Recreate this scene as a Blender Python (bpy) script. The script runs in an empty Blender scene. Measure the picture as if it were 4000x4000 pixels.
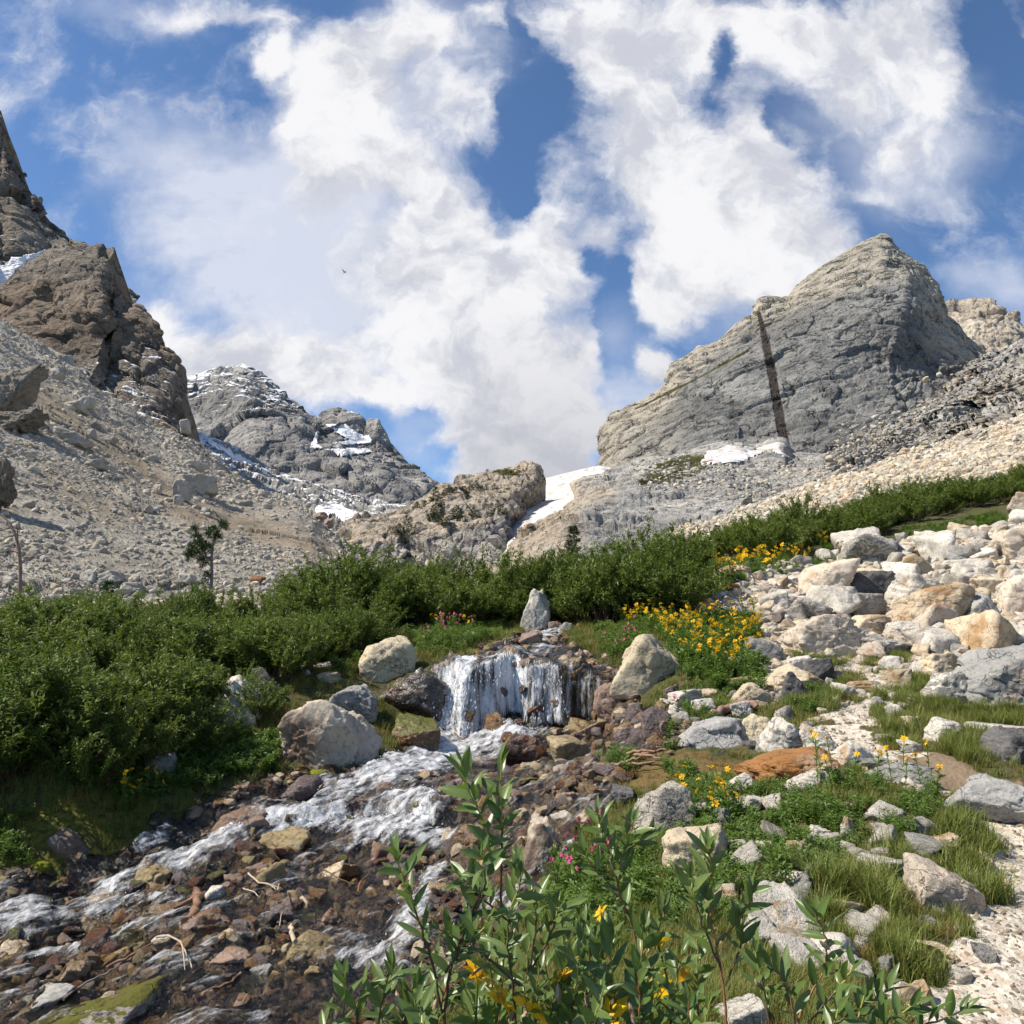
import bpy, math, random
import numpy as np
from mathutils import Vector, Matrix
C = bpy.context.scene
COL = C.collection
R = math.radians
PI = math.pi

# ------------------------------------------------------------------ camera
F_PX = 2800.0          # focal length in photo pixels (photo is 4000 x 4000)
PITCH = R(8.13)
cam_d = bpy.data.cameras.new('camera')
cam_d.sensor_fit = 'HORIZONTAL'; cam_d.sensor_width = 36.0
cam_d.lens = 36.0 * F_PX / 4000.0
cam_d.clip_start = 0.05; cam_d.clip_end = 20000
cam = bpy.data.objects.new('camera', cam_d); COL.objects.link(cam)
cam.location = (0, 0, 0); cam.rotation_euler = (PI/2 + PITCH, 0, 0)
C.camera = cam

# ------------------------------------------------------------------ light
SUN_EL, SUN_AZ = R(50), R(-97)      # azimuth from +Y (valley axis), negative = left
sd = Vector((math.sin(SUN_AZ)*math.cos(SUN_EL), math.cos(SUN_AZ)*math.cos(SUN_EL), math.sin(SUN_EL)))
sun_d = bpy.data.lights.new('sun', 'SUN'); sun_d.energy = 5.0; sun_d.angle = R(0.5)
sun_d.color = (1.0, 0.925, 0.80)
sun = bpy.data.objects.new('sun', sun_d); COL.objects.link(sun)
sun.rotation_euler = (-sd).to_track_quat('-Z', 'Y').to_euler()
sun.location = (-30, 10, 60)
C.view_settings.view_transform = 'Standard'; C.view_settings.look = 'None'
C.view_settings.gamma = 1.0; C.view_settings.exposure = 0.48
C.view_settings.use_curve_mapping = False
C.cycles.max_bounces = 6; C.cycles.diffuse_bounces = 2; C.cycles.glossy_bounces = 2
C.cycles.transmission_bounces = 3; C.cycles.transparent_max_bounces = 12
C.cycles.use_adaptive_sampling = True; C.cycles.adaptive_threshold = 0.02
C.cycles.sample_clamp_indirect = 3.0; C.cycles.sample_clamp_direct = 8.0
C.cycles.use_denoising = True
try:
    C.cycles.denoiser = 'OPENIMAGEDENOISE'; C.cycles.denoising_input_passes = 'RGB_ALBEDO_NORMAL'
except Exception: pass
C.cycles.caustics_reflective = False; C.cycles.caustics_refractive = False

# ------------------------------------------------------------------ geometry of the view
_cp, _sp = math.cos(PITCH), math.sin(PITCH)
def tanxz(px, py):
    u = (np.asarray(px, float)-2000)/F_PX; v = (2000-np.asarray(py, float))/F_PX
    den = _cp - v*_sp
    return u/den, (_sp + v*_cp)/den
def at(px, py, d):
    tx, tz = tanxz(px, py)
    d = np.asarray(d, float)
    return np.stack([tx*d, d+0*tx, tz*d], -1)
def to_px(P):
    P = np.asarray(P, float); x, y, z = P[..., 0], P[..., 1], P[..., 2]
    f = y*_cp + z*_sp; w = -y*_sp + z*_cp
    f = np.maximum(f, 1e-3)
    return 2000+F_PX*x/f, 2000-F_PX*w/f

# ------------------------------------------------------------------ world: sky and clouds
class NT:
    def __init__(s, tree): s.t = tree; s.n = tree.nodes; s.l = tree.links; s.n.clear()
    def new(s, typ, **kw):
        nd = s.n.new(typ)
        for k, v in kw.items(): setattr(nd, k, v)
        return nd
    def put(s, sock, v):
        if isinstance(v, bpy.types.NodeSocket): s.l.new(v, sock)
        elif v is not None:
            try: sock.default_value = v
            except Exception:
                sock.default_value = (v[0], v[1], v[2], 1.0) if len(v) == 3 else v
    def math(s, op, a, b=None, c=None, clamp=False):
        nd = s.new('ShaderNodeMath', operation=op, use_clamp=clamp)
        s.put(nd.inputs[0], a)
        if b is not None: s.put(nd.inputs[1], b)
        if c is not None: s.put(nd.inputs[2], c)
        return nd.outputs[0]
    def vmath(s, op, a, b=None, out=0):
        nd = s.new('ShaderNodeVectorMath', operation=op)
        s.put(nd.inputs[0], a)
        if b is not None: s.put(nd.inputs[1], b)
        return nd.outputs[out]
    def ramp(s, v, a, b, lo=0.0, hi=1.0, smooth=True):
        nd = s.new('ShaderNodeMapRange')
        nd.interpolation_type = 'SMOOTHSTEP' if smooth else 'LINEAR'
        s.put(nd.inputs[0], v); s.put(nd.inputs[1], a); s.put(nd.inputs[2], b)
        s.put(nd.inputs[3], lo); s.put(nd.inputs[4], hi)
        return nd.outputs[0]
    def noise(s, vec, scale, detail=4, rough=0.55, dist=0.0, out=0, lac=2.0):
        nd = s.new('ShaderNodeTexNoise')
        if vec is not None: s.put(nd.inputs['Vector'], vec)
        nd.inputs['Scale'].default_value = scale; nd.inputs['Detail'].default_value = detail
        nd.inputs['Roughness'].default_value = rough; nd.inputs['Distortion'].default_value = dist
        nd.inputs['Lacunarity'].default_value = lac
        return nd.outputs[out]
    def voro(s, vec, scale, feature='F1', out='Distance', rnd=1.0):
        nd = s.new('ShaderNodeTexVoronoi', feature=feature)
        if vec is not None: s.put(nd.inputs['Vector'], vec)
        nd.inputs['Scale'].default_value = scale; nd.inputs['Randomness'].default_value = rnd
        return nd.outputs[out]
    def mix(s, f, a, b, blend='MIX'):
        nd = s.new('ShaderNodeMix', data_type='RGBA', blend_type=blend)
        s.put(nd.inputs[0], f); s.put(nd.inputs[6], a); s.put(nd.inputs[7], b)
        return nd.outputs[2]
    def attr(s, name, out='Fac'):
        nd = s.new('ShaderNodeAttribute', attribute_name=name); return nd.outputs[out]
    def mapping(s, vec, scale=(1, 1, 1), rot=(0, 0, 0), loc=(0, 0, 0)):
        nd = s.new('ShaderNodeMapping'); s.put(nd.inputs['Vector'], vec)
        nd.inputs['Scale'].default_value = scale; nd.inputs['Rotation'].default_value = rot
        nd.inputs['Location'].default_value = loc
        return nd.outputs[0]

W = bpy.data.worlds.new('World'); C.world = W; W.use_nodes = True
n = NT(W.node_tree)
tc = n.new('ShaderNodeTexCoord').outputs['Generated']
sep = n.new('ShaderNodeSeparateXYZ'); n.l.new(tc, sep.inputs[0])
yy = n.math('MAXIMUM', sep.outputs[1], 0.12)
gx = n.math('DIVIDE', sep.outputs[0], yy); gz = n.math('DIVIDE', sep.outputs[2], yy)
cmb = n.new('ShaderNodeCombineXYZ'); n.l.new(gx, cmb.inputs[0]); n.l.new(gz, cmb.inputs[1])
G = cmb.outputs[0]
wn = n.noise(G, 5.0, 6, 0.6, out=1)
warp = n.vmath('MULTIPLY', n.vmath('SUBTRACT', wn, (0.5, 0.5, 0.5)), (0.16, 0.16, 0))
GW = n.vmath('ADD', G, warp)
def blob_sum(lst, src):
    tot = None
    for (px, py, rx, ry, a) in lst:
        cx, cz = tanxz(px, py)
        x1, _ = tanxz(px+rx, py); _, z1 = tanxz(px, py-ry)
        sx, sz = 1/abs(x1-cx), 1/abs(z1-cz)
        v = n.vmath('MULTIPLY', n.vmath('SUBTRACT', src, (float(cx), float(cz), 0)), (float(sx), float(sz), 0))
        ln = n.vmath('LENGTH', v, out=1)
        r_ = n.ramp(ln, 1.0, 0.0, 0.0, a)
        tot = r_ if tot is None else n.math('ADD', tot, r_)
    return tot
CLOUDS = [  # hard cumulus masses (px, py, rx, ry, amount); negative = blue gap
 (1250, 330, 260, 330, 1.0), (1060, 190, 110, 130, .8), (1500, 150, 420, 210, .8), (1480, 560, 330, 300, .9), (1850, 480, 260, 170, .6),
 (1300, 620, 240, 300, .8), (1720, 900, 330, 400, 1.2), (1850, 1250, 460, 420, 1.4), (2000, 1600, 430, 430, 1.5), (2150, 950, 260, 330, 1.0),
 (1700, 1350, 300, 330, 1.0), (1950, 1850, 330, 300, 1.3), (2250, 1750, 260, 330, 1.0), (2260, 1350, 130, 330, .7), (1650, 130, 300, 130, .7), (1900, 60, 150, 90, .6),
 (900, 60, 500, 90, .6), (1500, 1560, 200, 150, .6),
 (2350, 120, 330, 300, 1.3), (2500, 450, 330, 350, 1.3), (2700, 750, 420, 380, 1.3), (2650, 1100, 330, 300, 1.2), (3000, 950, 360, 320, 1.2),
 (3150, 1000, 300, 220, 1.0), (2950, 550, 180, 300, .8), (2700, 100, 330, 250, 1.1), (3050, 120, 330, 230, 1.0), (3400, 180, 360, 280, 1.1),
 (3650, 350, 260, 300, 1.0), (3300, 420, 200, 180, .7), (3080, 700, 200, 200, .5), (3500, 560, 200, 160, .7), (3380, 760, 130, 70, .5), (2530, 1430, 100, 130, .8), (3600, 80, 260, 200, .8),
 (850, 1420, 330, 240, 1.2), (1130, 1380, 230, 230, 1.2), (1250, 1500, 260, 200, 1.1), (640, 1240, 160, 130, .8), (470, 1150, 60, 90, .8), (1400, 1500, 160, 120, .7),
 (2050, 470, 150, 210, -1.1), (2140, 330, 110, 150, -.7), (2040, 760, 90, 90, -1.1), (2030, 150, 60, 120, -.6), (2840, 200, 90, 150, -.9), (3010, 470, 60, 130, -.6), (3250, 600, 90, 160, -.8),
 (2390, 1230, 110, 330, -1.1), (2300, 1000, 70, 90, -.6), (1640, 1650, 110, 110, -.9), (1730, 1800, 90, 100, -.8), (3900, 150, 120, 260, -.8), (1420, 330, 220, 180, .8), (1700, 330, 200, 160, .5), (1450, 1000, 200, 260, .5), (1400, 1330, 200, 160, .5), (3250, 330, 200, 120, .5), (2950, 300, 160, 120, .3), (2350, 900, 90, 130, .5),
 (2470, 1250, 120, 100, -.5), (1150, 1270, 90, 50, -.5),
]
VEIL = [(700, 700, 450, 500, .4), (1150, 700, 400, 400, .5), (1200, 1400, 500, 300, .4), (1250, 1020, 420, 260, .6), (1400, 800, 300, 260, .4), (3350, 500, 500, 500, .35), (3000, 1250, 500, 260, .3), (1150, 1100, 500, 300, .5), (800, 1150, 300, 200, .3), (1000, 900, 620, 560, .75), (1300, 1250, 500, 400, .7), (700, 1000, 360, 420, .5), (500, 550, 200, 330, .22), (1500, 500, 500, 400, .5), (500, 40, 500, 120, .5),
        (1700, 150, 420, 260, .5), (3900, 1080, 330, 200, .55), (3600, 700, 420, 160, .3), (2450, 1350, 200, 260, .35), (2500, 1560, 260, 120, .7), (3750, 500, 260, 360, .4), (1050, 1150, 420, 420, .3), (1600, 1700, 200, 160, .4)]
D1 = blob_sum(CLOUDS, GW)
n1 = n.noise(GW, 8.5, 8, 0.6)
n2 = n.noise(G, 30.0, 5, 0.6)
dd = n.math('ADD', n.math('MULTIPLY', n.math('SUBTRACT', n1, 0.5), 1.9), n.math('MULTIPLY', n.math('SUBTRACT', n2, 0.5), 0.35))
dens = n.math('ADD', n.math('SUBTRACT', D1, 0.18), dd)
c_hard = n.ramp(dens, -0.30, 0.62)
warp2 = n.vmath('MULTIPLY', n.vmath('SUBTRACT', n.noise(G, 2.6, 6, 0.6, out=1), (0.5, 0.5, 0.5)), (0.34, 0.34, 0))
D2 = blob_sum(VEIL, n.vmath('ADD', G, warp2))
n3 = n.noise(n.mapping(G, (1.0, 2.2, 1)), 4.0, 5, 0.55)
c_veil = n.math('MULTIPLY', D2, n.ramp(n3, 0.25, 0.7, 0.6, 1.6), clamp=True)
alpha = n.math('SUBTRACT', 1.0, n.math('MULTIPLY', n.math('SUBTRACT', 1.0, c_hard), n.math('SUBTRACT', 1.0, n.math('MULTIPLY', c_veil, 0.85))))
# shade inside the masses: thick bases are greyer, sunlit lobes whiter
lob = n.noise(n.vmath('ADD', GW, (0.07, -0.10, 0)), 7.0, 6, 0.6)
lit = n.ramp(n.math('SUBTRACT', n1, n.math('MULTIPLY', lob, 1.0)), -0.17, 0.13)
lowgrey = n.ramp(gz, 0.52, 0.10, 0.0, 1.0)
cc = n.mix(lit, (0.44, 0.455, 0.51), (0.67, 0.67, 0.685))
cc = n.mix(n.math('MULTIPLY', lowgrey, n.ramp(gx, -0.15, 0.0, 0.0, 0.75)), cc, (0.35, 0.355, 0.395))
cc = n.mix(n.math('MULTIPLY', n.math('SUBTRACT', 1.0, c_hard), 1.0), cc, (0.55, 0.575, 0.65))
sky = n.new('ShaderNodeTexSky'); sky.sky_type = 'NISHITA'; sky.sun_disc = False
sky.sun_elevation = SUN_EL; sky.sun_rotation = SUN_AZ
sky.altitude = 2800; sky.air_density = 1.0; sky.dust_density = 0.6; sky.ozone_density = 2.0
b1 = n.new('ShaderNodeBackground'); b1.inputs[1].default_value = 0.112; n.l.new(n.vmath('MULTIPLY', sky.outputs[0], (0.84, 1.0, 1.10)), b1.inputs[0])
b2 = n.new('ShaderNodeBackground'); b2.inputs[1].default_value = 1.0; n.l.new(cc, b2.inputs[0])
mx = n.new('ShaderNodeMixShader'); n.l.new(alpha, mx.inputs[0]); n.l.new(b1.outputs[0], mx.inputs[1]); n.l.new(b2.outputs[0], mx.inputs[2])
wo = n.new('ShaderNodeOutputWorld'); n.l.new(mx.outputs[0], wo.inputs[0])
W.cycles.sampling_method = 'MANUAL'; W.cycles.sample_map_resolution = 512
# ------------------------------------------------------------------ numpy noise
def _h(ix, iy, iz, seed):
    h = (ix.astype(np.int64)*374761393 + iy.astype(np.int64)*668265263 + iz.astype(np.int64)*2147483647 + seed*1274126177) & 0xffffffff
    h = ((h ^ (h >> 13))*1274126177) & 0xffffffff
    h = ((h ^ (h >> 16))*2246822519) & 0xffffffff
    return (h ^ (h >> 15)) & 0xffffffff
def _f(h): return h.astype(np.float64)/4294967295.0
def vnoise(P, seed=0):
    P = np.asarray(P, float); i = np.floor(P); f = P-i; i = i.astype(np.int64)
    u = f*f*f*(f*(f*6-15)+10); out = 0
    for a in (0, 1):
        wa = u[..., 0] if a else 1-u[..., 0]
        for b in (0, 1):
            wb = wa*(u[..., 1] if b else 1-u[..., 1])
            for c in (0, 1):
                wc = wb*(u[..., 2] if c else 1-u[..., 2])
                h = _h(i[..., 0]+a, i[..., 1]+b, i[..., 2]+c, seed)
                g = ((h & 1023)/511.5-1)*(f[..., 0]-a) + (((h >> 10) & 1023)/511.5-1)*(f[..., 1]-b) + (((h >> 20) & 1023)/511.5-1)*(f[..., 2]-c)
                out = out + wc*g
    return out*1.2
def fbm(P, octv=4, seed=0, gain=0.5, ridged=False):
    out = 0; a = 1.0; P = np.asarray(P, float)
    for k in range(octv):
        v = vnoise(P, seed+k*17)
        if ridged: v = 0.5-np.abs(v)*1.6
        out = out + a*v; a *= gain; P = P*2.03+11.7
    return out
def facet(P, seed=0, tilt=1.0, jit=0.95):
    """per-cell tilted planes: returns value, distance to border-ish, cell hash"""
    P = np.asarray(P, float); i = np.floor(P).astype(np.int64)
    shp = P.shape[:-1]
    d1 = np.full(shp, 9.0); d2 = np.full(shp, 9.0); val = np.zeros(shp); hid = np.zeros(shp)
    for a in (-1, 0, 1):
        for b in (-1, 0, 1):
            for c in (-1, 0, 1):
                q = i+np.array([a, b, c]); h = _h(q[..., 0], q[..., 1], q[..., 2], seed)
                h2 = _h(q[..., 0], q[..., 1], q[..., 2], seed+77)
                cx = q[..., 0]+.5+jit*((h & 1023)/1023-.5); cy = q[..., 1]+.5+jit*(((h >> 10) & 1023)/1023-.5); cz = q[..., 2]+.5+jit*(((h >> 20) & 1023)/1023-.5)
                dx, dy, dz = P[..., 0]-cx, P[..., 1]-cy, P[..., 2]-cz
                d = np.sqrt(dx*dx+dy*dy+dz*dz)
                v = ((h2 & 1023)/1023-.5) + tilt*(((h2 >> 10 & 255)/127.5-1)*dx + ((h2 >> 18 & 255)/127.5-1)*dy + ((h2 >> 24 & 255)/127.5-1)*dz)
                m = d < d1
                d2 = np.where(m, d1, np.minimum(d2, d)); val = np.where(m, v, val); hid = np.where(m, (h & 4095)/4095, hid); d1 = np.where(m, d, d1)
    return val, d2-d1, hid
def sstep(a, b, x):
    t = np.clip((x-a)/(b-a), 0, 1); return t*t*(3-2*t)

# ------------------------------------------------------------------ mesh helpers
def mesh_np(name, V, Fq, smooth=True):
    """V (n,3); Fq list of int arrays (m,k)"""
    me = bpy.data.meshes.new(name)
    V = np.ascontiguousarray(V, dtype=np.float32)
    if not isinstance(Fq, (list, tuple)): Fq = [Fq]
    Fq = [np.asarray(f, np.int32) for f in Fq if len(f)]
    me.vertices.add(len(V)); me.vertices.foreach_set('co', V.ravel())
    loops = np.concatenate([f.ravel() for f in Fq]) if Fq else np.zeros(0, np.int32)
    sizes = np.concatenate([np.full(len(f), f.shape[1], np.int32) for f in Fq]) if Fq else np.zeros(0, np.int32)
    me.loops.add(len(loops)); me.loops.foreach_set('vertex_index', loops)
    me.polygons.add(len(sizes))
    st = np.concatenate([[0], np.cumsum(sizes)[:-1]]).astype(np.int32)
    me.polygons.foreach_set('loop_start', st); me.polygons.foreach_set('loop_total', sizes)
    me.update(calc_edges=True)
    me.polygons.foreach_set('use_smooth', np.full(len(sizes), smooth, bool))
    return me
def set_attr(me, name, arr, dom='POINT'):
    a = me.attributes.new(name, 'FLOAT', dom); a.data.foreach_set('value', np.asarray(arr, np.float32).ravel())
def link(name, me, mat=None, parent=None, loc=None, rot=None, scale=None):
    o = bpy.data.objects.new(name, me); COL.objects.link(o)
    if mat is not None and me is not None:
        me.materials.clear()
        for m in (mat if isinstance(mat, (list, tuple)) else [mat]): me.materials.append(m)
    if parent is not None: o.parent = parent
    if loc is not None: o.location = [float(v) for v in loc]
    if rot is not None: o.rotation_euler = rot
    if scale is not None: o.scale = scale
    return o
def tag(o, label=None, cat=None, group=None, kind=None):
    if label: o['label'] = label
    if cat: o['category'] = cat
    if group: o['group'] = group
    if kind: o['kind'] = kind
    return o
def struct(o): o['kind'] = 'structure'; return o
def grid_faces(nr, nc):
    i = np.arange(nr*nc).reshape(nr, nc)
    return np.stack([i[:-1, :-1], i[:-1, 1:], i[1:, 1:], i[1:, :-1]], -1).reshape(-1, 4)
def pip(X, Y, poly):
    poly = np.asarray(poly, float); ins = np.zeros(X.shape, bool); j = len(poly)-1
    for i in range(len(poly)):
        xi, yi = poly[i][:2]; xj, yj = poly[j][:2]
        c = ((yi > Y) != (yj > Y)) & (X < (xj-xi)*(Y-yi)/(yj-yi+1e-12)+xi)
        ins ^= c; j = i
    return ins
def polydist(X, Y, line):
    line = np.asarray(line, float); best = np.full(X.shape, 1e9)
    for a, b in zip(line[:-1], line[1:]):
        ab = b[:2]-a[:2]; L = (ab**2).sum()+1e-12
        t = np.clip(((X-a[0])*ab[0]+(Y-a[1])*ab[1])/L, 0, 1)
        best = np.minimum(best, np.hypot(X-a[0]-t*ab[0], Y-a[1]-t*ab[1]))
    return best
def normals_grid(P):
    du = np.gradient(P, axis=1); dv = np.gradient(P, axis=0)
    N = np.cross(du, dv); N /= np.linalg.norm(N, axis=-1, keepdims=True)+1e-9
    return N
def tube(path, rad, ns=6, cap=True):
    """path (n,3), rad (n,) -> V, F"""
    path = np.asarray(path, float); rad = np.broadcast_to(rad, (len(path),)).astype(float)
    T = np.gradient(path, axis=0); T /= np.linalg.norm(T, axis=1, keepdims=True)+1e-9
    ref = np.array([0.31, 0.9, 0.2]); A = np.cross(T, ref); A /= np.linalg.norm(A, axis=1, keepdims=True)+1e-9
    B = np.cross(T, A); th = np.arange(ns)*2*PI/ns
    V = path[:, None]+rad[:, None, None]*(np.cos(th)[None, :, None]*A[:, None]+np.sin(th)[None, :, None]*B[:, None])
    n_ = len(path); i = np.arange(n_*ns).reshape(n_, ns); j = np.roll(i, -1, 1)
    Fq = np.stack([i[:-1], j[:-1], j[1:], i[1:]], -1).reshape(-1, 4)
    return V.reshape(-1, 3), Fq
class MB:
    def __init__(s): s.V = []; s.F = []; s.n = 0; s.A = []
    def add(s, V, F, a=0.0):
        V = np.asarray(V, float).reshape(-1, 3); F = np.asarray(F)
        s.V.append(V); s.F.append(F+s.n); s.n += len(V)
        s.A.append(np.broadcast_to(np.asarray(a, float), (len(V),)))
    def mesh(s, name, smooth=True, attr=None):
        V = np.concatenate(s.V); fs = {}
        for f in s.F: fs.setdefault(f.shape[1], []).append(f)
        me = mesh_np(name, V, [np.concatenate(v) for v in fs.values()], smooth)
        if attr: set_attr(me, attr, np.concatenate(s.A))
        return me

# ------------------------------------------------------------------ materials
def new_mat(name):
    m = bpy.data.materials.new(name); m.use_nodes = True
    return m, NT(m.node_tree)
def finish(m, t, col, rough=0.8, bump=None, bdist=0.02, bstr=0.6, spec=0.3, sub=None, emis=None, metal=0.0, surf=None):
    p = t.new('ShaderNodeBsdfPrincipled')
    t.put(p.inputs['Base Color'], col); t.put(p.inputs['Roughness'], rough); t.put(p.inputs['Specular IOR Level'], spec)
    if bump is not None:
        b = t.new('ShaderNodeBump'); b.inputs['Strength'].default_value = bstr; b.inputs['Distance'].default_value = bdist
        t.put(b.inputs['Height'], bump); t.l.new(b.outputs[0], p.inputs['Normal'])
    o = t.new('ShaderNodeOutputMaterial')
    t.l.new(p.outputs[0] if surf is None else surf(p), o.inputs[0])
    return m

def rock_mat(name, c1, c2, band=0.5, bscale=3.0, speck=0.3, stain=None, stain_amt=0.0, rough=0.85, crack=0.35, scale=1.0,
             spots=None, spec=0.25, bd=0.03, lichen=0.25, moss=0.0, wetline=None):
    """boulder stone: swirled foliation bands c1/c2, speckle, stains, lichen; object coordinates, shifted per object"""
    m, t = new_mat(name)
    tcn = t.new('ShaderNodeTexCoord'); oi = t.new('ShaderNodeObjectInfo')
    rnd = oi.outputs['Random']
    off = t.new('ShaderNodeCombineXYZ'); t.l.new(t.math('MULTIPLY', rnd, 37.0), off.inputs[0]); t.l.new(t.math('MULTIPLY', rnd, 91.0), off.inputs[1])
    P = t.vmath('ADD', t.vmath('MULTIPLY', tcn.outputs['Object'], (scale, scale, scale)), off.outputs[0])
    low = t.noise(P, 1.1, 3, 0.5)
    sw = t.vmath('MULTIPLY', t.vmath('SUBTRACT', t.noise(P, 1.3, 4, 0.55, out=1), (.5, .5, .5)), (1.6, 1.6, 1.6))
    Pw = t.mapping(t.vmath('ADD', P, sw), (0.5, 0.5, bscale), (0.5, 0.7, 0.2))
    bands = t.noise(Pw, 2.2, 7, 0.62)
    bmask = t.ramp(bands, 0.5-0.22*(1.2-band), 0.5+0.22*(1.2-band))
    f = t.math('ADD', t.math('MULTIPLY', bmask, band), t.math('MULTIPLY', t.ramp(low, 0.35, 0.65), 1-band))
    col = t.mix(f, c1, c2)
    fine = t.noise(P, 42.0, 3, 0.7)
    col = t.mix(t.math('MULTIPLY', t.ramp(fine, 0.54, 0.68), speck), col, tuple(x*0.3 for x in c2))
    col = t.mix(t.math('MULTIPLY', t.ramp(t.noise(P, 60.0, 2, 0.6), 0.58, 0.7), speck*0.8), col, tuple(min(.8, x*1.35) for x in c1))
    col = t.mix(t.math('MULTIPLY', t.ramp(t.noise(P, 5.0, 5, 0.65), 0.5, 0.72), lichen), col, (0.14, 0.135, 0.12))
    col = t.mix(t.math('MULTIPLY', t.ramp(t.noise(P, 17.0, 3, .55), .59, .63), min(.8, lichen*1.6)), col, (.07, .068, .06))
    col = t.mix(t.math('MULTIPLY', t.ramp(t.noise(P, 26.0, 2, .5), .62, .65), min(.7, lichen*1.2)), col, (.5, .5, .44))
    if stain is not None:
        sm = t.ramp(t.noise(P, 0.9, 5, 0.6), 0.62-0.25*stain_amt, 0.72-0.2*stain_amt)
        col = t.mix(t.math('MULTIPLY', sm, 0.85), col, t.mix(t.noise(P, 9.0, 4, 0.6), stain, tuple(x*.55 for x in stain)))
    if spots:
        sp = t.ramp(t.voro(P, 7.0), 0.16, 0.12); col = t.mix(t.math('MULTIPLY', sp, t.ramp(low, .4, .5)), col, spots)
    cr = t.voro(t.vmath('ADD', t.mapping(P, (1, 1, 1.8), (.4, .3, 0)), sw), 1.7, 'DISTANCE_TO_EDGE')
    crm = t.math('MULTIPLY', t.ramp(cr, 0.02, 0.0), t.ramp(low, .42, .6))
    col = t.mix(t.math('MULTIPLY', crm, crack), col, (0.05, 0.045, 0.04))
    if moss:
        nz = t.new('ShaderNodeSeparateXYZ'); t.l.new(t.new('ShaderNodeNewGeometry').outputs['Normal'], nz.inputs[0])
        mm = t.ramp(t.math('ADD', nz.outputs[2], t.math('MULTIPLY', t.noise(P, 3.0, 5, .6), 1.2)), 1.45-moss, 1.6-moss)
        col = t.mix(mm, col, t.mix(t.noise(P, 30, 3, .6), (.05, .055, .01), (.15, .14, .02)))
    # small change of tone from stone to stone
    tone = t.ramp(t.math('FRACT', t.math('MULTIPLY', rnd, 7.31)), 0, 1, 0.8, 1.12, smooth=False)
    col = t.vmath('MULTIPLY', col, tone)
    hgt = t.math('ADD', t.math('MULTIPLY', bands, 0.8), t.math('MULTIPLY', t.noise(P, 11.0, 7, 0.65), 0.9))
    hgt = t.math('SUBTRACT', hgt, t.math('MULTIPLY', crm, 0.8))
    if rough < 0.5:
        rough_s = t.ramp(t.noise(P, 4.0, 4, .6), .35, .65, rough*0.6, rough*1.8)
        hgt = t.math('ADD', hgt, t.math('MULTIPLY', t.noise(P, 55.0, 3, .6), 0.35))
    else: rough_s = rough
    return finish(m, t, col, rough_s, hgt, bd, 0.9, spec)

RM = {}
RM['white'] = rock_mat('white_gneiss', (.69, .63, .54), (.46, .42, .365), band=.55, lichen=.3, stain=(.42, .27, .13), stain_amt=.15)
RM['cream'] = rock_mat('cream_granite', (0.616, 0.505, 0.359), (0.484, 0.381, 0.258), band=.5, speck=.25, stain=(.45, .27, .12), stain_amt=.35)
RM['pink'] = rock_mat('pink_granite', (0.60, 0.50, 0.40), (0.50, 0.42, 0.33), band=.4, speck=.35, stain=(.46, .28, .14), stain_amt=.22)
RM['tan'] = rock_mat('tan_granite', (.52, .42, .30), (.40, .31, .21), band=.5, speck=.3, stain=(.38, .19, .06), stain_amt=.4)
RM['orange'] = rock_mat('rust_stained_gneiss', (.50, .40, .29), (.36, .25, .15), band=.4, stain=(.34, .135, .025), stain_amt=1.25)
RM['grey'] = rock_mat('banded_grey_gneiss', (0.363, 0.345, 0.313), (0.187, 0.180, 0.170), band=.8, bscale=5, lichen=.15, stain=(.36, .26, .17), stain_amt=.1)
RM['band'] = rock_mat('white_banded_gneiss', (0.550, 0.505, 0.432), (0.187, 0.175, 0.161), band=.95, bscale=6, lichen=.15)
RM['slab'] = rock_mat('veined_grey_slab', (.40, .385, .36), (.30, .29, .275), band=.6, bscale=6, speck=.5, lichen=.15, stain=(.45, .26, .12), stain_amt=.02, crack=.6)
RM['outcrop'] = rock_mat('outcrop_rock', (.23, .19, .145), (.13, .115, .095), band=.7, bscale=4, crack=.7)
RM['dark'] = rock_mat('dark_gneiss', (0.165, 0.154, 0.147), (0.083, 0.079, 0.078), band=.7, bscale=4, lichen=.1, speck=.2)
RM['speck'] = rock_mat('speckled_granite', (0.550, 0.489, 0.414), (0.242, 0.216, 0.184), band=.4, speck=.95, lichen=.5)
RM['talus'] = rock_mat('talus_stone', (0.47, 0.43, 0.37), (0.31, 0.28, 0.24), band=.4, speck=.2, lichen=.3)
RM['talusw'] = rock_mat('pale_talus_stone', (0.616, 0.536, 0.414), (0.396, 0.340, 0.262), band=.4, speck=.2, stain=(.42, .26, .12), stain_amt=.25)
RM['beige'] = rock_mat('beige_block', (0.550, 0.469, 0.322), (0.418, 0.350, 0.239), band=.35, speck=.3, lichen=.35)
RM['wet'] = rock_mat('wet_dark_stone', (.085, .055, .035), (.035, .025, .02), band=.6, rough=.16, spec=.7, speck=.3, moss=.12, stain=(.13, .055, .015), stain_amt=.5)
RM['wetred'] = rock_mat('wet_red_stone', (.12, .05, .025), (.05, .025, .015), band=.6, rough=.18, spec=.6, stain=(.2, .07, .015), stain_amt=.5)
RM['wettan'] = rock_mat('wet_ochre_stone', (.38, .26, .14), (.19, .125, .065), band=.6, rough=.2, spec=.6, stain=(.26, .11, .02), stain_amt=.7)
RM['mossy'] = rock_mat('mossy_wet_stone', (.13, .07, .03), (.05, .03, .015), band=.6, rough=.2, spec=.5, moss=.28, stain=(.2, .08, .02), stain_amt=.6)
RM['brown'] = rock_mat('brown_stone', (.33, .225, .165), (.18, .12, .09), band=.5, rough=.55, spec=.4, stain=(.25, .13, .06), stain_amt=.4)
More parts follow.
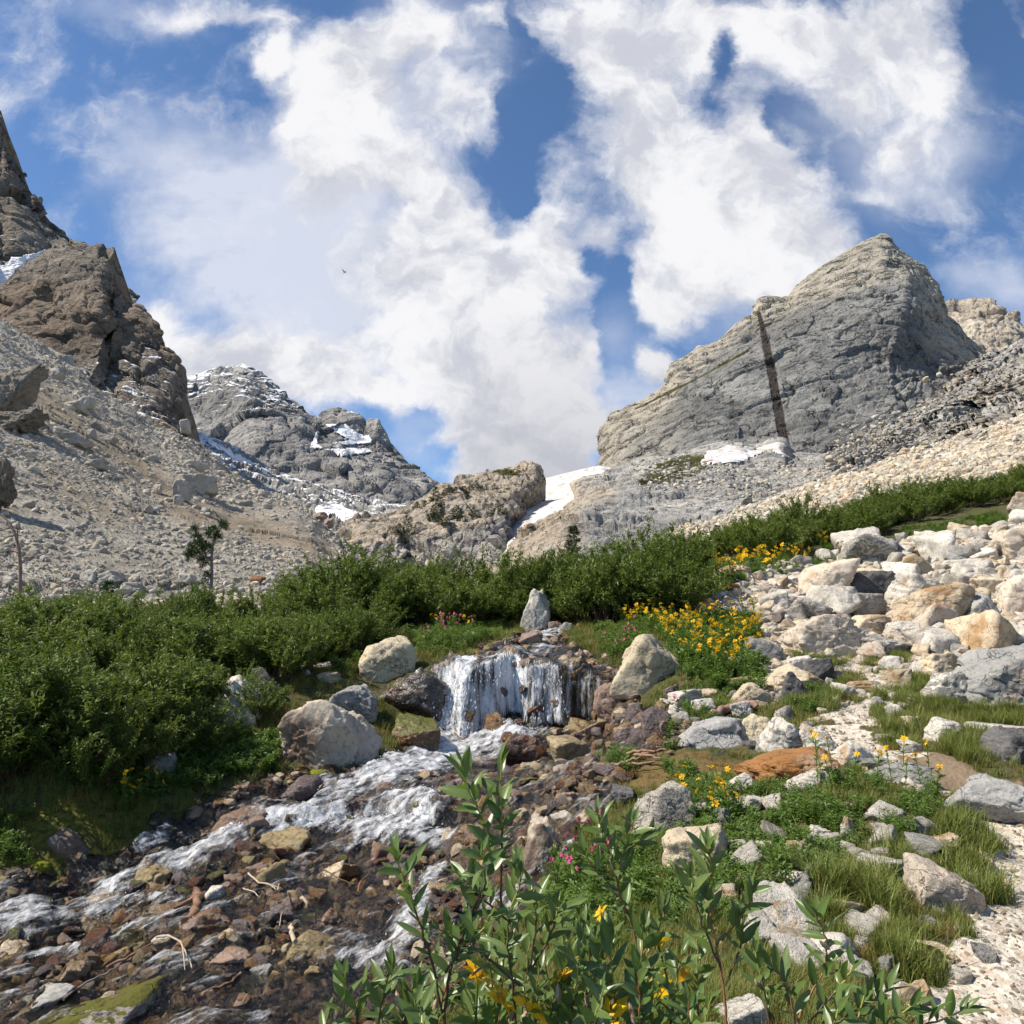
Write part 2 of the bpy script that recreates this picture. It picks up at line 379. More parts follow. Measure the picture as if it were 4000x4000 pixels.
RM['purple'] = rock_mat('purple_brown_stone', (.16, .115, .105), (.085, .062, .06), band=.5, rough=.5, spec=.4, speck=.25)
RM['half'] = rock_mat('pale_patched_brown_stone', (.58, .50, .39), (.40, .33, .25), band=.4, rough=.6, speck=.3, lichen=.2, stain=(.13, .075, .05), stain_amt=.85, scale=.8)
RM['spot'] = rock_mat('black_spotted_yellow_stone', (.42, .34, .2), (.24, .18, .1), band=.4, rough=.4, spots=(.02, .018, .015), speck=.5)
RM['yellow'] = rock_mat('ochre_stone', (.36, .27, .12), (.22, .15, .065), band=.5, rough=.35, spec=.5)
RM['mossslab'] = rock_mat('moss_topped_slab', (.46, .41, .35), (.27, .22, .18), band=.6, speck=.4, moss=.30)

# ------------------------------------------------------------------ stones
def ico(sub):
    import bmesh
    bm = bmesh.new(); bmesh.ops.create_icosphere(bm, subdivisions=sub, radius=1.0)
    V = np.array([v.co for v in bm.verts]); Fc = np.array([[v.index for v in f.verts] for f in bm.faces]); bm.free()
    return V, Fc
ICO = {k: ico(k) for k in (1, 2, 3, 4, 5, 6)}
def rock_geo(seed, sub=4, ncut=11, poly=None, rnd=.036, rough=.04, blocky=.35):
    """angular stone filling [-1,1]^3. poly: convex outline in (x,z) of the front view, -1..1"""
    rs = np.random.RandomState(seed); D, Fc = ICO[sub]
    N = []; K = []
    if poly is not None:
        c = np.mean(poly, 0)
        if sum((poly[i][0]*poly[(i+1) % len(poly)][1]-poly[(i+1) % len(poly)][0]*poly[i][1]) for i in range(len(poly))) < 0: poly = poly[::-1]
        for i in range(len(poly)):
            a = np.array(poly[i], float); b = np.array(poly[(i+1) % len(poly)], float)
            e = b-a; nn = np.array([e[1], -e[0]])/max(np.linalg.norm(e), 1e-6)
            k = nn@(a-c)
            ty = rs.uniform(-.35, .35)
            N.append([nn[0], ty, nn[1]]); K.append(max(k, .1))
        for s in (-1, 1):
            for _ in range(3):
                N.append([rs.uniform(-.6, .6), s, rs.uniform(-.5, .6)]); K.append(rs.uniform(.75, 1.0))
    else:
        c = np.zeros(2)
        for ax in range(3):
            for s in (-1, 1):
                v = rs.normal(0, blocky*.7, 3); v[ax] = s; N.append(v); K.append(rs.uniform(.62, .95))
        for _ in range(ncut+3):
            v = rs.normal(0, 1, 3); v /= np.linalg.norm(v); N.append(v); K.append(rs.uniform(.68, 1.0))
    N = np.array(N); K = np.array(K); K = K/1.0; nl = np.linalg.norm(N, axis=1); N = N/nl[:, None]; K = K/ (nl if poly is not None else 1)
    dots = D@N.T; rr = np.where(dots > 1e-3, K[None]/np.maximum(dots, 1e-3), 9.0)
    p = 1.0/rnd
    r = (np.sum(rr**(-p), 1))**(-1/p)
    V = D*r[:, None]
    so = rs.uniform(0, 50, 3)
    if sub >= 3:
        f1, e1, _ = facet(V*1.6+so, seed, 1.0)
        V = V+D*(f1*rough*2.3)[:, None]
        if sub >= 4:
            f2, e2, _ = facet(V*4.2+so, seed+5, 1.0)
            V = V+D*(f2*rough*.95 + fbm(V*3+so, 4, seed)*rough*.45)[:, None]
        if sub >= 5: V = V+D*(facet(V*10+so, seed+9, 1.0)[0]*rough*.2+fbm(V*14+so, 3, seed+3)*rough*.22)[:, None]
    if poly is not None:
        V[:, 0] += c[0]; V[:, 2] += c[1]
        V[:, 1] /= np.abs(V[:, 1]).max()
    else:
        V -= (V.max(0)+V.min(0))/2; V /= np.abs(V).max(0)
    return V, Fc

# ------------------------------------------------------------------ scattering of uncountable stuff (one object, geometry nodes)
def scatter_stuff(name, label, cat, protos, P, scale, rot, idx, mats=None):
    """protos: list of (mesh); P (n,3) scale (n,) or (n,3), rot (n,3) euler, idx (n,)"""
    pc = bpy.data.collections.new(name+'_shapes')
    for k, me in enumerate(protos):
        ob = bpy.data.objects.new('%s_shape_%03d' % (name, k), me); pc.objects.link(ob)
    me = bpy.data.meshes.new(name); me.vertices.add(len(P)); me.vertices.foreach_set('co', np.asarray(P, np.float32).ravel())
    sc = np.asarray(scale, float); sc = np.repeat(sc[:, None], 3, 1) if sc.ndim == 1 else sc
    for nm, arr in (('sc', sc), ('ro', rot)):
        a = me.attributes.new(nm, 'FLOAT_VECTOR', 'POINT'); a.data.foreach_set('vector', np.asarray(arr, np.float32).ravel())
    a = me.attributes.new('ix', 'INT', 'POINT'); a.data.foreach_set('value', np.asarray(idx, np.int32))
    o = bpy.data.objects.new(name, me); COL.objects.link(o)
    ng = bpy.data.node_groups.new(name, 'GeometryNodeTree')
    ng.interface.new_socket('Geometry', in_out='INPUT', socket_type='NodeSocketGeometry')
    ng.interface.new_socket('Geometry', in_out='OUTPUT', socket_type='NodeSocketGeometry')
    N_, L_ = ng.nodes, ng.links
    gi = N_.new('NodeGroupInput'); go = N_.new('NodeGroupOutput')
    ci = N_.new('GeometryNodeCollectionInfo'); ci.inputs['Collection'].default_value = pc
    ci.inputs['Separate Children'].default_value = True; ci.inputs['Reset Children'].default_value = True
    ip = N_.new('GeometryNodeInstanceOnPoints'); ip.inputs['Pick Instance'].default_value = True
    def na(nm, dt):
        q = N_.new('GeometryNodeInputNamedAttribute'); q.data_type = dt; q.inputs['Name'].default_value = nm; return q.outputs[0]
    L_.new(gi.outputs[0], ip.inputs['Points']); L_.new(ci.outputs[0], ip.inputs['Instance'])
    L_.new(na('ix', 'INT'), ip.inputs['Instance Index'])
    er = N_.new('FunctionNodeEulerToRotation'); L_.new(na('ro', 'FLOAT_VECTOR'), er.inputs[0]); L_.new(er.outputs[0], ip.inputs['Rotation'])
    L_.new(na('sc', 'FLOAT_VECTOR'), ip.inputs['Scale']); L_.new(ip.outputs[0], go.inputs[0])
    md = o.modifiers.new('scatter', 'NODES'); md.node_group = ng
    tag(o, label, cat, kind='stuff')
    return o
def stone_protos(n, mats, seed, sub=2, flat=.62):
    out = []
    for k in range(n):
        V, Fc = rock_geo(seed+k, sub, ncut=6, rnd=.07)
        rs = np.random.RandomState(seed+k); V = V*np.array([1, rs.uniform(.6, .95), rs.uniform(flat*.7, flat*1.25)])*0.5
        me = mesh_np('stone', V, Fc, smooth=(sub > 2)); me.materials.append(mats[k % len(mats)]); out.append(me)
    return out
# ------------------------------------------------------------------ near terrain: control points (photo x, photo y, distance)
CP = [
 # trail and right foreground
 (3900,4000,3.1),(4300,4300,2.6),(3500,3900,3.35),(3000,4000,3.1),(2500,4200,2.8),(3700,3300,5.0),(3350,3450,4.5),(3950,3400,4.75),(4500,3300,5),
 (3500,2950,7.2),(3900,3000,6.9),(4300,2950,7.0),(3200,2800,9.1),(3600,2780,9.2),(4000,2800,8.9),(3400,2600,12),(3800,2550,12.4),(4300,2500,12.5),(3300,2450,15),
 (3700,2300,18.5),(4200,2200,19),(3000,2400,15.8),(3500,2200,22),(3900,2050,26),(4300,1950,27),(2900,2250,20),(3200,2200,23),(3100,2330,18.5),
 (3300,2100,29),(3700,1990,33),(4200,1880,36),(2700,2230,24),(2900,2160,31),(3300,2060,38),(3700,1960,45),(4200,1850,48),
 # meadow between stream and path
 (2900,3000,7.7),(2500,3300,5.9),(2900,3300,5.5),(2700,3650,4.1),(2650,2800,9.7),(2600,2600,12.2),(2850,2650,11.5),(2600,2450,15.5),(2800,2480,14.8),(3000,2850,8.9),
 # willow bank near the camera
 (2100,4100,3.9),(1800,4300,3.6),(2200,3600,5.3),(2350,3100,7.9),(2200,3350,6.6),(2450,2900,9.6),
 # stream bed
 (2200,2480,16.6),(2120,2520,15.0),(2000,2570,13.6),(1800,2600,13.2),(2250,2580,13.6),
 (2000,2905,11.7),(1750,2930,11.5),(2300,2930,11.3),(1650,3000,10.6),(2150,3010,9.9),(1900,3050,9.9),(1400,3120,9.15),(1700,3110,9.0),(1150,3160,8.9),
 (1450,3290,8.3),(1150,3310,8.2),(1750,3300,8.2),(1900,3200,8.2),(1600,3500,7.1),(1100,3500,7.15),(700,3350,8.0),(300,3450,7.55),(0,3650,6.75),(-300,3700,6.6),
 (600,3700,6.35),(1100,3900,5.6),(500,3980,5.3),(1500,3900,5.6),(0,4000,5.45),(1600,4300,4.5),(600,4400,4.2),(2000,3600,6.0),(2000,3400,7.1),
 # left bank
 (300,3180,8.0),(0,3250,7.7),(-400,3300,7.4),(700,3120,8.75),(950,3060,9.2),(200,2900,9.2),(-300,2900,8.8),(600,2850,10.2),(900,2900,10.3),
 (600,2600,13.5),(0,2600,12.8),(1100,2720,11.6),(1350,2650,12.8),(1300,2560,14.5),(600,2480,18),(0,2470,17.5),(-500,2480,16.5),
 (1500,2500,15.5),(1800,2470,17.2),(1200,2460,19),(2200,2420,19.5),(2000,2410,20.5),(1700,2410,21.5),(2500,2390,19.5),
 (900,2420,25),(200,2420,26),(-600,2430,25),(1500,2390,28),(2000,2370,30),(2400,2330,30),
 (300,2370,36),(1000,2340,38),(-700,2380,36),(1600,2330,42),(2100,2290,48),(2500,2240,46),
]
CPX = at(*np.array(CP, float).T)
class TPS:
    def __init__(s, X, z, lam=.02):
        s.X = X; n_ = len(X)
        K = s._k(X[:, None]-X[None]); A = np.zeros((n_+3, n_+3)); A[:n_, :n_] = K+lam*np.eye(n_)
        Pm = np.c_[np.ones(n_), X]; A[:n_, n_:] = Pm; A[n_:, :n_] = Pm.T
        s.w = np.linalg.solve(A, np.r_[z, 0, 0, 0])
    def _k(s, d): r2 = (d**2).sum(-1)+1e-12; return .5*r2*np.log(r2)
    def __call__(s, Q):
        out = np.empty(len(Q))
        for i in range(0, len(Q), 20000):
            q = Q[i:i+20000]; out[i:i+20000] = s._k(q[:, None]-s.X[None])@s.w[:-3]+s.w[-3]+q@s.w[-2:]
        return out
# log-like distance so that near and far control points weigh alike
def _lg(x, y):
    r = np.log(np.maximum(y, .6)+1.2); return np.stack([x/(y+1.2)*1.6, r], -1)
tps = TPS(_lg(CPX[:, 0], CPX[:, 1]), CPX[:, 2], .0005)
FALL_Y = lambda x: 12.45 + .22*np.sin(x*2.2+1.0) + .15*np.sin(x*5.3+2) + .08*np.sin(x*11+1)
def base_h(x, y):
    x = np.asarray(x, float); y = np.asarray(y, float)
    # main waterfall: the drop is squeezed into a short steep step
    w = sstep(-2.3, -1.3, x)*(1-sstep(1.6, 2.4, x))
    fy = FALL_Y(x); a, b = fy-.85, fy+1.25
    t = np.clip((y-a)/(b-a), 0, 1); wd = .11+.22*sstep(-.3, -1.3, x); t1 = .40-.5*(wd-.11); t2 = np.where(t < t1, t*.06/t1, np.where(t < t1+wd, .06+(t-t1)/wd*.80, .86+(t-t1-wd)/(1-t1-wd)*.14))
    yw = np.where((y > a) & (y < b), a+(b-a)*t2, y); y1 = y+(yw-y)*w
    # lower small fall
    w2 = sstep(-3.1, -2.6, x)*(1-sstep(-.95, -.6, x)); fy2 = 8.62+.16*np.sin(x*3.0); a, b = fy2-.35, fy2+.4
    t = np.clip((y-a)/(b-a), 0, 1); t2 = np.where(t < .4, t*.25, np.where(t < .62, .1+(t-.4)/.22*.75, .85+(t-.62)*.395))
    yw = np.where((y > a) & (y < b), a+(b-a)*t2, y); y1 = y1+(yw-y)*w2
    q = _lg(x, y1)
    sh = q.shape[:-1]
    return tps(q.reshape(-1, 2)).reshape(sh)
def world_poly(pts):   # outline drawn on the photo -> outline on the ground plan
    out = []
    for (px, py) in pts:
        h = hit(px, py); out.append((h[0], h[1]))
    return np.array(out)
_DS = np.exp(np.linspace(math.log(1.6), math.log(60), 420))
def hit(px, py, hf=None):
    tx, tz = tanxz(px, py); hf = hf or base_h
    z = hf(tx*_DS, _DS); s = tz*_DS < z
    if not s.any(): d = 55.0
    else:
        k = int(np.argmax(s)); d = _DS[k]
        if k > 0:
            g0 = tz*_DS[k-1]-z[k-1]; g1 = tz*_DS[k]-z[k]; d = _DS[k-1]+(_DS[k]-_DS[k-1])*g0/(g0-g1+1e-9)
    return np.array([tx*d, d, tz*d])

# ground zones, drawn once as outlines and stored on the ground plan
Z_STREAM = world_poly([(2330,2430),(2100,2440),(2010,2500),(1880,2545),(1730,2580),(1640,2640),(1700,2800),(1640,2930),(1450,2990),(1180,3020),(1050,3060),(880,3110),(700,3190),(560,3260),(330,3370),(120,3400),(-300,3400),
   (-500,4300),(1500,4400),(1720,4000),(1830,3800),(1950,3620),(2150,3480),(2250,3330),(2330,3180),(2420,3080),(2500,2980),(2680,2900),(2640,2780),(2420,2620),(2280,2560),(2200,2500),(2260,2460)])
Z_TRAIL = world_poly([(3250,2560),(3420,2620),(3560,2640),(3560,2720),(3480,2800),(3420,2880),(3560,2930),(3650,3010),(4100,3100),(4500,3200),(4500,4500),(3500,4400),(3600,3850),(3780,3650),(3820,3500),(3850,3250),(3780,3150),(3640,3080),(3500,3080),(3380,3010),(3200,2940),(3160,2860),(3200,2800),(3330,2750),(3400,2700),(3350,2640),(3200,2600)])
Z_DIRT = world_poly([(3550,2900),(3700,2960),(3850,3020),(4000,3060),(4000,3120),(3800,3100),(3650,3030),(3560,2960)])
Z_BROWNGRASS = world_poly([(2480,2960),(2900,2960),(2950,3050),(2900,3120),(2700,3080),(2450,3090),(2380,3020)])
Z_MOSS = world_poly([(100,3150),(450,3120),(620,3180),(580,3240),(420,3330),(250,3360),(100,3420),(60,3250)])
Z_MOSS2 = world_poly([(1130,3030),(1260,3020),(1320,3040),(1200,3060),(1050,3080)])
Z_MOSS3 = world_poly([(1800,2510),(2000,2500),(2030,2540),(1900,2570),(1780,2560)])
Z_BOULD = world_poly([(2680,2290),(2850,2240),(3050,2210),(3350,2150),(3650,2090),(4100,2020),(4500,1950),(4500,2600),(3560,2620),(3240,2590),(3130,2680),(2950,2760),(2900,2600),(2950,2500),(2980,2420),(2720,2400)])
Z_TALUS_R = world_poly([(2450,2230),(2750,2190),(3000,2130),(3300,2050),(3700,1960),(4300,1850),(4500,1700),(3400,1500),(2400,2100)])

def terrain_attrs(X, Y, jit=True):
    S = X+1j*0
    P3 = np.stack([X*1.7, Y*1.7, 0*X], -1)
    jx = X+.30*fbm(P3*1.5, 6, 5, .6)*np.minimum(1, Y/6); jy = Y+.40*fbm(P3*1.5, 6, 9, .6)*np.minimum(1, Y/6)
    g = lambda Z: pip(jx, jy, Z).astype(float)
    wet = g(Z_STREAM); gravel = np.maximum(g(Z_TRAIL), 0); dirt = g(Z_DIRT); bg = g(Z_BROWNGRASS)
    moss = np.maximum.reduce([g(Z_MOSS), g(Z_MOSS2), g(Z_MOSS3)]); bo = np.maximum(g(Z_BOULD), g(Z_TALUS_R))
    tal = ((Y > 27+.25*np.abs(X)) & (X < 2)).astype(float)
    gravel = np.maximum(gravel*(1-dirt), np.maximum(bo, tal)*(1-wet))
    return wet, gravel, dirt, bg, moss
def detail_h(X, Y, wet, gravel):
    P3 = np.stack([X, Y, 0*X], -1)
    far = np.minimum(1, Y/5)
    h = .10*fbm(P3*.9, 3, 21)*(.4+.6*far)
    h += .018*fbm(P3*6, 4, 23)
    f, e, _ = facet(np.stack([X*2.6, Y*2.6, 0*X+.5], -1), 31, .9); h += wet*(.10*f+.05*fbm(P3*3, 3, 2))
    f, e, _ = facet(np.stack([X*7, Y*7, 0*X+.5], -1), 33, .9); h += wet*.035*f + gravel*.012*f
    return h
def full_h(X, Y):
    X = np.asarray(X, float); Y = np.asarray(Y, float)
    w, g, *_ = terrain_attrs(X, Y); return base_h(X, Y)+detail_h(X, Y, w, g)
def y_rows(a, b, rel):
    out = [a]
    while out[-1] < b:
        y = out[-1]; k = .22 if 11.75 < y < 13.2 else .35 if 8.2 < y < 9.0 else 1.0
        out.append(y+y*rel*k)
    return np.array(out)
NC = 640; yy_ = y_rows(1.1, 62, .0056); NR = len(yy_)
if True:
    pass
uu = np.linspace(-1.05, 1.05, NC)
YY = np.repeat(yy_[:, None], NC, 1); XX = uu[None]*(YY+1.2)
T_wet, T_grav, T_dirt, T_bg, T_moss = terrain_attrs(XX, YY)
ZZ = base_h(XX, YY)+detail_h(XX, YY, T_wet, T_grav)
me = mesh_np('ground', np.stack([XX, YY, ZZ], -1).reshape(-1, 3), grid_faces(NR, NC))
def blur(a, k=1):
    for _ in range(k):
        b = np.pad(a, 1, mode='edge'); a = (b[1:-1, 1:-1]*2+b[:-2, 1:-1]+b[2:, 1:-1]+b[1:-1, :-2]+b[1:-1, 2:])/6
    return a
for nm, a_ in (('wet', T_wet), ('gravel', T_grav), ('dirt', T_dirt), ('brown', T_bg), ('moss', T_moss)): set_attr(me, nm, blur(a_, 2))
m, t = new_mat('ground_surface')
pos = t.new('ShaderNodeNewGeometry').outputs['Position']
nA = t.noise(pos, 2.2, 6, .6); nB = t.noise(pos, 18, 5, .65); nC = t.noise(pos, 90, 3, .6)
grass = t.mix(t.ramp(nA, .35, .65), (.055, .065, .018), (.10, .085, .03))
grass = t.mix(t.ramp(nB, .45, .65), grass, (.035, .028, .016))
brown = t.mix(t.ramp(nB, .35, .7), (.16, .10, .035), (.09, .075, .025))
vf = t.voro(pos, 26.0, out='Color'); sv = t.new('ShaderNodeSeparateColor'); t.l.new(vf, sv.inputs[0])
grav = t.mix(sv.outputs[0], (.48, .42, .34), (.64, .59, .50)); grav = t.mix(t.math('MULTIPLY', t.ramp(sv.outputs[1], .8, .9), .6), grav, (.45, .30, .2))
grav = t.mix(t.ramp(nB, .52, .75, 0, .8), grav, (.30, .24, .17))
bedc = t.mix(t.ramp(nA, .4, .6), (.085, .055, .028), (.03, .02, .013)); bedc = t.mix(t.ramp(nB, .5, .7), bedc, (.23, .16, .08)); bedc = t.mix(t.ramp(t.noise(pos, 7, 5, .6), .6, .7), bedc, (.05, .06, .012))
mossc = t.mix(t.ramp(nB, .35, .65), (.05, .05, .008), (.16, .15, .018))
dirtc = t.mix(nB, (.17, .115, .07), (.28, .21, .14))
col = t.mix(t.ramp(t.attr('gravel'), .3, .7), grass, grav)
col = t.mix(t.attr('brown'), col, brown); col = t.mix(t.ramp(t.attr('dirt'), .2, .8), col, dirtc)
col = t.mix(t.ramp(t.attr('wet'), .3, .7), col, bedc); col = t.mix(t.math('MULTIPLY', t.attr('moss'), t.ramp(nA, .35, .5)), col, mossc)
hh = t.math('ADD', t.math('MULTIPLY', nB, .8), t.math('MULTIPLY', nC, .4)); hh = t.math('ADD', hh, t.math('MULTIPLY', t.voro(pos, 26.0), .5))
rgh = t.math('SUBTRACT', .92, t.math('MULTIPLY', t.attr('wet'), .45))
finish(m, t, col, rgh, hh, .02, 1.0, .3)
ground = struct(link('ground', me, m))

# ------------------------------------------------------------------ far terrain sheets
def resample(row, nc, arc):
    P = at(*np.array(row, float).T)
    px = np.array(row, float)[:, :2]
    L = np.r_[0, np.cumsum(np.hypot(*(px[1:]-px[:-1]).T))] if arc else np.array([p[0] for p in row], float)
    L = (L-L[0])/(L[-1]-L[0]); s = np.linspace(0, 1, nc)
    return np.stack([np.interp(s, L, P[:, k]) for k in range(3)], -1)
def sheet(rows, nc, nr, arc=True, back=(90, -60), nback=10):
    """rows: list from the TOP silhouette to the BOTTOM; nr: list of counts between rows; world-linear in between"""
    Rw = [resample(r, nc, arc) for r in rows]; out = []
    for k in range(len(Rw)-1):
        a, b = Rw[k], Rw[k+1]; da, db = a[:, 1].mean(), b[:, 1].mean()
        ss = np.linspace(0, 1, nr[k], endpoint=(k == len(Rw)-2))
        w = ss if abs(da-db) < .08*da else (da**(1-ss)*db**ss-da)/(db-da)
        out.append(a[None]+(b-a)[None]*w[:, None, None])
    P = np.concatenate(out)
    if back:
        s = np.linspace(1, 0, nback, endpoint=False)[:, None, None]**1.6
        bk = P[0][None]+s*np.array([0, back[0], back[1]])[None, None]
        P = np.concatenate([bk, P])
    return P
def relief(P, feats, rot=0, top=10, seed=0, stretch=(1, 1, 1), nb=0):
    """feats: (kind, size_m, amp_m[, octaves]); displaced along the sheet normal"""
    N = normals_grid(P); N = np.where(N[..., 1:2] > 0, -N, N)
    ca, sa = math.cos(rot), math.sin(rot); Q = np.stack([P[..., 0]*ca+P[..., 2]*sa, P[..., 1], -P[..., 0]*sa+P[..., 2]*ca], -1)/np.array(stretch); d = 0
    for k, f in enumerate(feats):
        s = f[1]
        if f[0] == 'fbm': d = d+f[2]*fbm(Q/s, f[3] if len(f) > 3 else 5, seed+k)
        elif f[0] == 'ridge': d = d+f[2]*fbm(Q/s, f[3] if len(f) > 3 else 5, seed+k, ridged=True)
        else:
            w = np.stack([vnoise(Q/s*1.3, seed+k+50), vnoise(Q/s*1.3+9, seed+k+51), vnoise(Q/s*1.3+19, seed+k+52)], -1)*.5
            v, e, _ = facet(Q/s+w, seed+k, 1.1); d = d+f[2]*(v-.35*sstep(.12, 0, e))
    w = np.clip(np.abs(np.arange(P.shape[0])-top)/14.0, .3, 1)
    return P+N*(d*w[:, None])[..., None], d
def grid_obj(name, P, mat, attrs=None, smooth=True, parent=None):
    nr, nc = P.shape[:2]; me = mesh_np(name, P.reshape(-1, 3), grid_faces(nr, nc), smooth)
    for k, v in (attrs or {}).items(): set_attr(me, k, v)
    return link(name, me, mat, parent)
def wpoly_mask(P, pts, jit=0, sc=.02, seed=3):
    """mask of grid vertices inside an outline on that same surface (outline converted through the surface's own points)"""
    px, py = to_px(P)
    if jit: px = px+jit*fbm(P*sc, 4, seed); py = py+jit*fbm(P*sc+7, 4, seed+1)
    return pip(px, py, pts)

def cliff_mat(name, c1, c2, cdark, s=.02, tan=None, snow=0.0, streak=.5, bd=6.0, strat=(1, 1, 3.2), rot=(.5, .35, 0)):
    m, t = new_mat(name)
    P = t.vmath('MULTIPLY', t.new('ShaderNodeNewGeometry').outputs['Position'], (s, s, s))
    sw = t.vmath('MULTIPLY', t.vmath('SUBTRACT', t.noise(P, 1.5, 4, .6, out=1), (.5, .5, .5)), (1.2, 1.2, 1.2))
    Ps = t.mapping(t.vmath('ADD', P, sw), strat, rot)
    a = t.noise(Ps, 1.6, 8, .66); b = t.noise(P, 5.0, 7, .7); low = t.noise(P, .55, 3, .5)
    col = t.mix(t.ramp(a, .36, .64), c1, c2)
    col = t.mix(t.ramp(t.noise(Ps, .5, 4, .6), .52, .62, 0, .45), col, tuple(min(.7, x*1.45) for x in c1))
    col = t.mix(t.ramp(t.noise(Ps, .35, 3, .6), .5, .64, 0, .5), col, tuple(x*.62 for x in c2))
    if tan is not None:
        tm = t.attr('tan'); col = t.mix(t.math('MULTIPLY', tm, t.ramp(t.math('ADD', low, t.math('MULTIPLY', b, .3)), .35, .75, .55, 1.0)), col, t.mix(t.ramp(b, .35, .65), tan, tuple(x*.62 for x in tan)))
    cr = t.voro(t.vmath('ADD', Ps, t.vmath('MULTIPLY', sw, (.3, .3, .3))), 1.3, 'DISTANCE_TO_EDGE')
    cr2 = t.voro(t.mapping(t.vmath('ADD', P, sw), (1.5, 1.5, 4.0), (.2, -.5, .3)), 2.6, 'DISTANCE_TO_EDGE')
    ck = t.math('MAXIMUM', t.math('MULTIPLY', t.ramp(cr, .05, 0), t.ramp(b, .4, .6)), t.math('MULTIPLY', t.ramp(cr2, .05, 0), t.ramp(b, .5, .62, 0, .8)))
    col = t.mix(t.math('MULTIPLY', ck, .75), col, cdark)
    col = t.mix(t.ramp(b, .55, .75, 0, .55), col, cdark)
    st = t.noise(t.mapping(P, (7, 7, .7)), 1.5, 4, .6)      # water streaks down the faces
    col = t.mix(t.math('MULTIPLY', t.ramp(st, .55, .7), streak*.6), col, cdark)
    h = t.math('ADD', t.math('MULTIPLY', a, 1.0), t.math('MULTIPLY', b, .8)); h = t.math('SUBTRACT', h, t.math('MULTIPLY', ck, .35))
    h = t.math('ADD', h, t.math('MULTIPLY', t.noise(P, 22, 4, .65), .25))
    if snow:
        nz = t.new('ShaderNodeSeparateXYZ'); t.l.new(t.new('ShaderNodeNewGeometry').outputs['Normal'], nz.inputs[0])
        sm = t.ramp(t.math('ADD', t.math('ADD', t.math('MULTIPLY', nz.outputs[2], .8), t.math('MULTIPLY', a, 1.1)), t.attr('snow')), 1.30-snow, 1.36-snow)
        col = t.mix(sm, col, (.78, .80, .84))
    veg = t.attr('veg'); col = t.mix(t.math('MULTIPLY', t.ramp(t.math('ADD', veg, t.math('MULTIPLY', t.math('SUBTRACT', b, .5), 1.6)), .45, .6), t.ramp(veg, 0.02, .1)), col, t.mix(b, (.035, .042, .014), (.10, .085, .03)))
    return finish(m, t, col, .92, h, bd, 1.0, .15)
# ------------------------------------------------------------------ far mountains
M_FAR = cliff_mat('dusted_grey_rock', (.33, .31, .285), (.19, .182, .175), (.07, .07, .075), s=.0042, snow=-.09, bd=11, streak=.4)
# far peak
P = sheet([
 [(560,1700,2500),(660,1540,2500),(700,1500,2500),(720,1475,2500),(760,1470,2550),(830,1445,2600),(900,1438,2600),(950,1423,2600),(990,1438,2600),(1050,1488,2580),(1120,1555,2550),(1180,1608,2500),(1240,1635,2450),(1262,1605,2500),(1320,1590,2500),(1345,1597,2500),(1380,1620,2480),(1430,1658,2450),(1447,1640,2450),(1478,1638,2440),(1508,1690,2420),(1525,1728,2400),(1560,1768,2380),(1592,1808,2350),(1650,1858,2300),(1700,1900,2260),(1745,1932,2230),(1800,1962,2200),(1950,2030,2150)],
 [(560,1750,2250),(800,1650,2280),(950,1560,2330),(1150,1660,2250),(1250,1700,2330),(1400,1740,2300),(1550,1820,2200),(1700,1930,2140),(1900,2040,2080)],
 [(560,1850,1950),(850,1790,1980),(1000,1760,1950),(1200,1780,1950),(1350,1790,2000),(1500,1850,1950),(1650,1980,1950),(1900,2070,1950)],
 [(560,2000,1600),(900,1950,1650),(1200,1980,1700),(1400,2020,1700),(1600,2060,1750),(1900,2120,1750)]],
 620, [120, 120, 90], back=(700, -500))
P0 = P.copy()
P, dsp = relief(P, [('ridge', 520, 42, 4), ('facet', 260, 16), ('facet', 90, 7), ('facet', 34, 3), ('fbm', 45, 5, 4)], seed=11, stretch=(.8, 1, 1.7))
px, py = to_px(P)
snow = np.clip(.5*sstep(1700, 1480, py)+.12*sstep(1230, 1300, px)*sstep(1850, 1750, py)+.12*sstep(900, 750, px), 0, .6)*.55
peak = struct(grid_obj('distant_peak', P, M_FAR, {'snow': snow-.02, 'veg': 0*snow}))
PEAK = P
# snow patches lie on the surface they came from, lifted by their own depth
M_SNOW = None
def snow_mat(name, dirt=.3, cup=.0, s=1.0):
    m, t = new_mat(name); P_ = t.new('ShaderNodeNewGeometry').outputs['Position']
    P_ = t.vmath('MULTIPLY', P_, (s, s, s))
    a = t.noise(t.mapping(P_, (1, .5, 1)), .9, 6, .6); b = t.noise(P_, 8, 4, .6)
    col = t.mix(t.math('MULTIPLY', t.ramp(a, .35, .7), dirt), (.80, .80, .81) if dirt < .2 else (.68, .665, .66), (.50, .42, .35))
    h = t.math('ADD', a, t.math('MULTIPLY', b, .2))
    if cup: h = t.math('SUBTRACT', h, t.math('MULTIPLY', t.ramp(t.voro(t.mapping(P_, (1, .55, 1)), cup, 'SMOOTH_F1'), 0, .8), .5))
    return finish(m, t, col, .7, h, .5/s, .8, .2)
SN_FAR = snow_mat('clean_snow', .12, s=.01)
SN_DIRTY = snow_mat('dusty_pink_snow', .8, cup=1.3, s=.16)
SN_MID = snow_mat('dusty_snow', .9, s=.12)
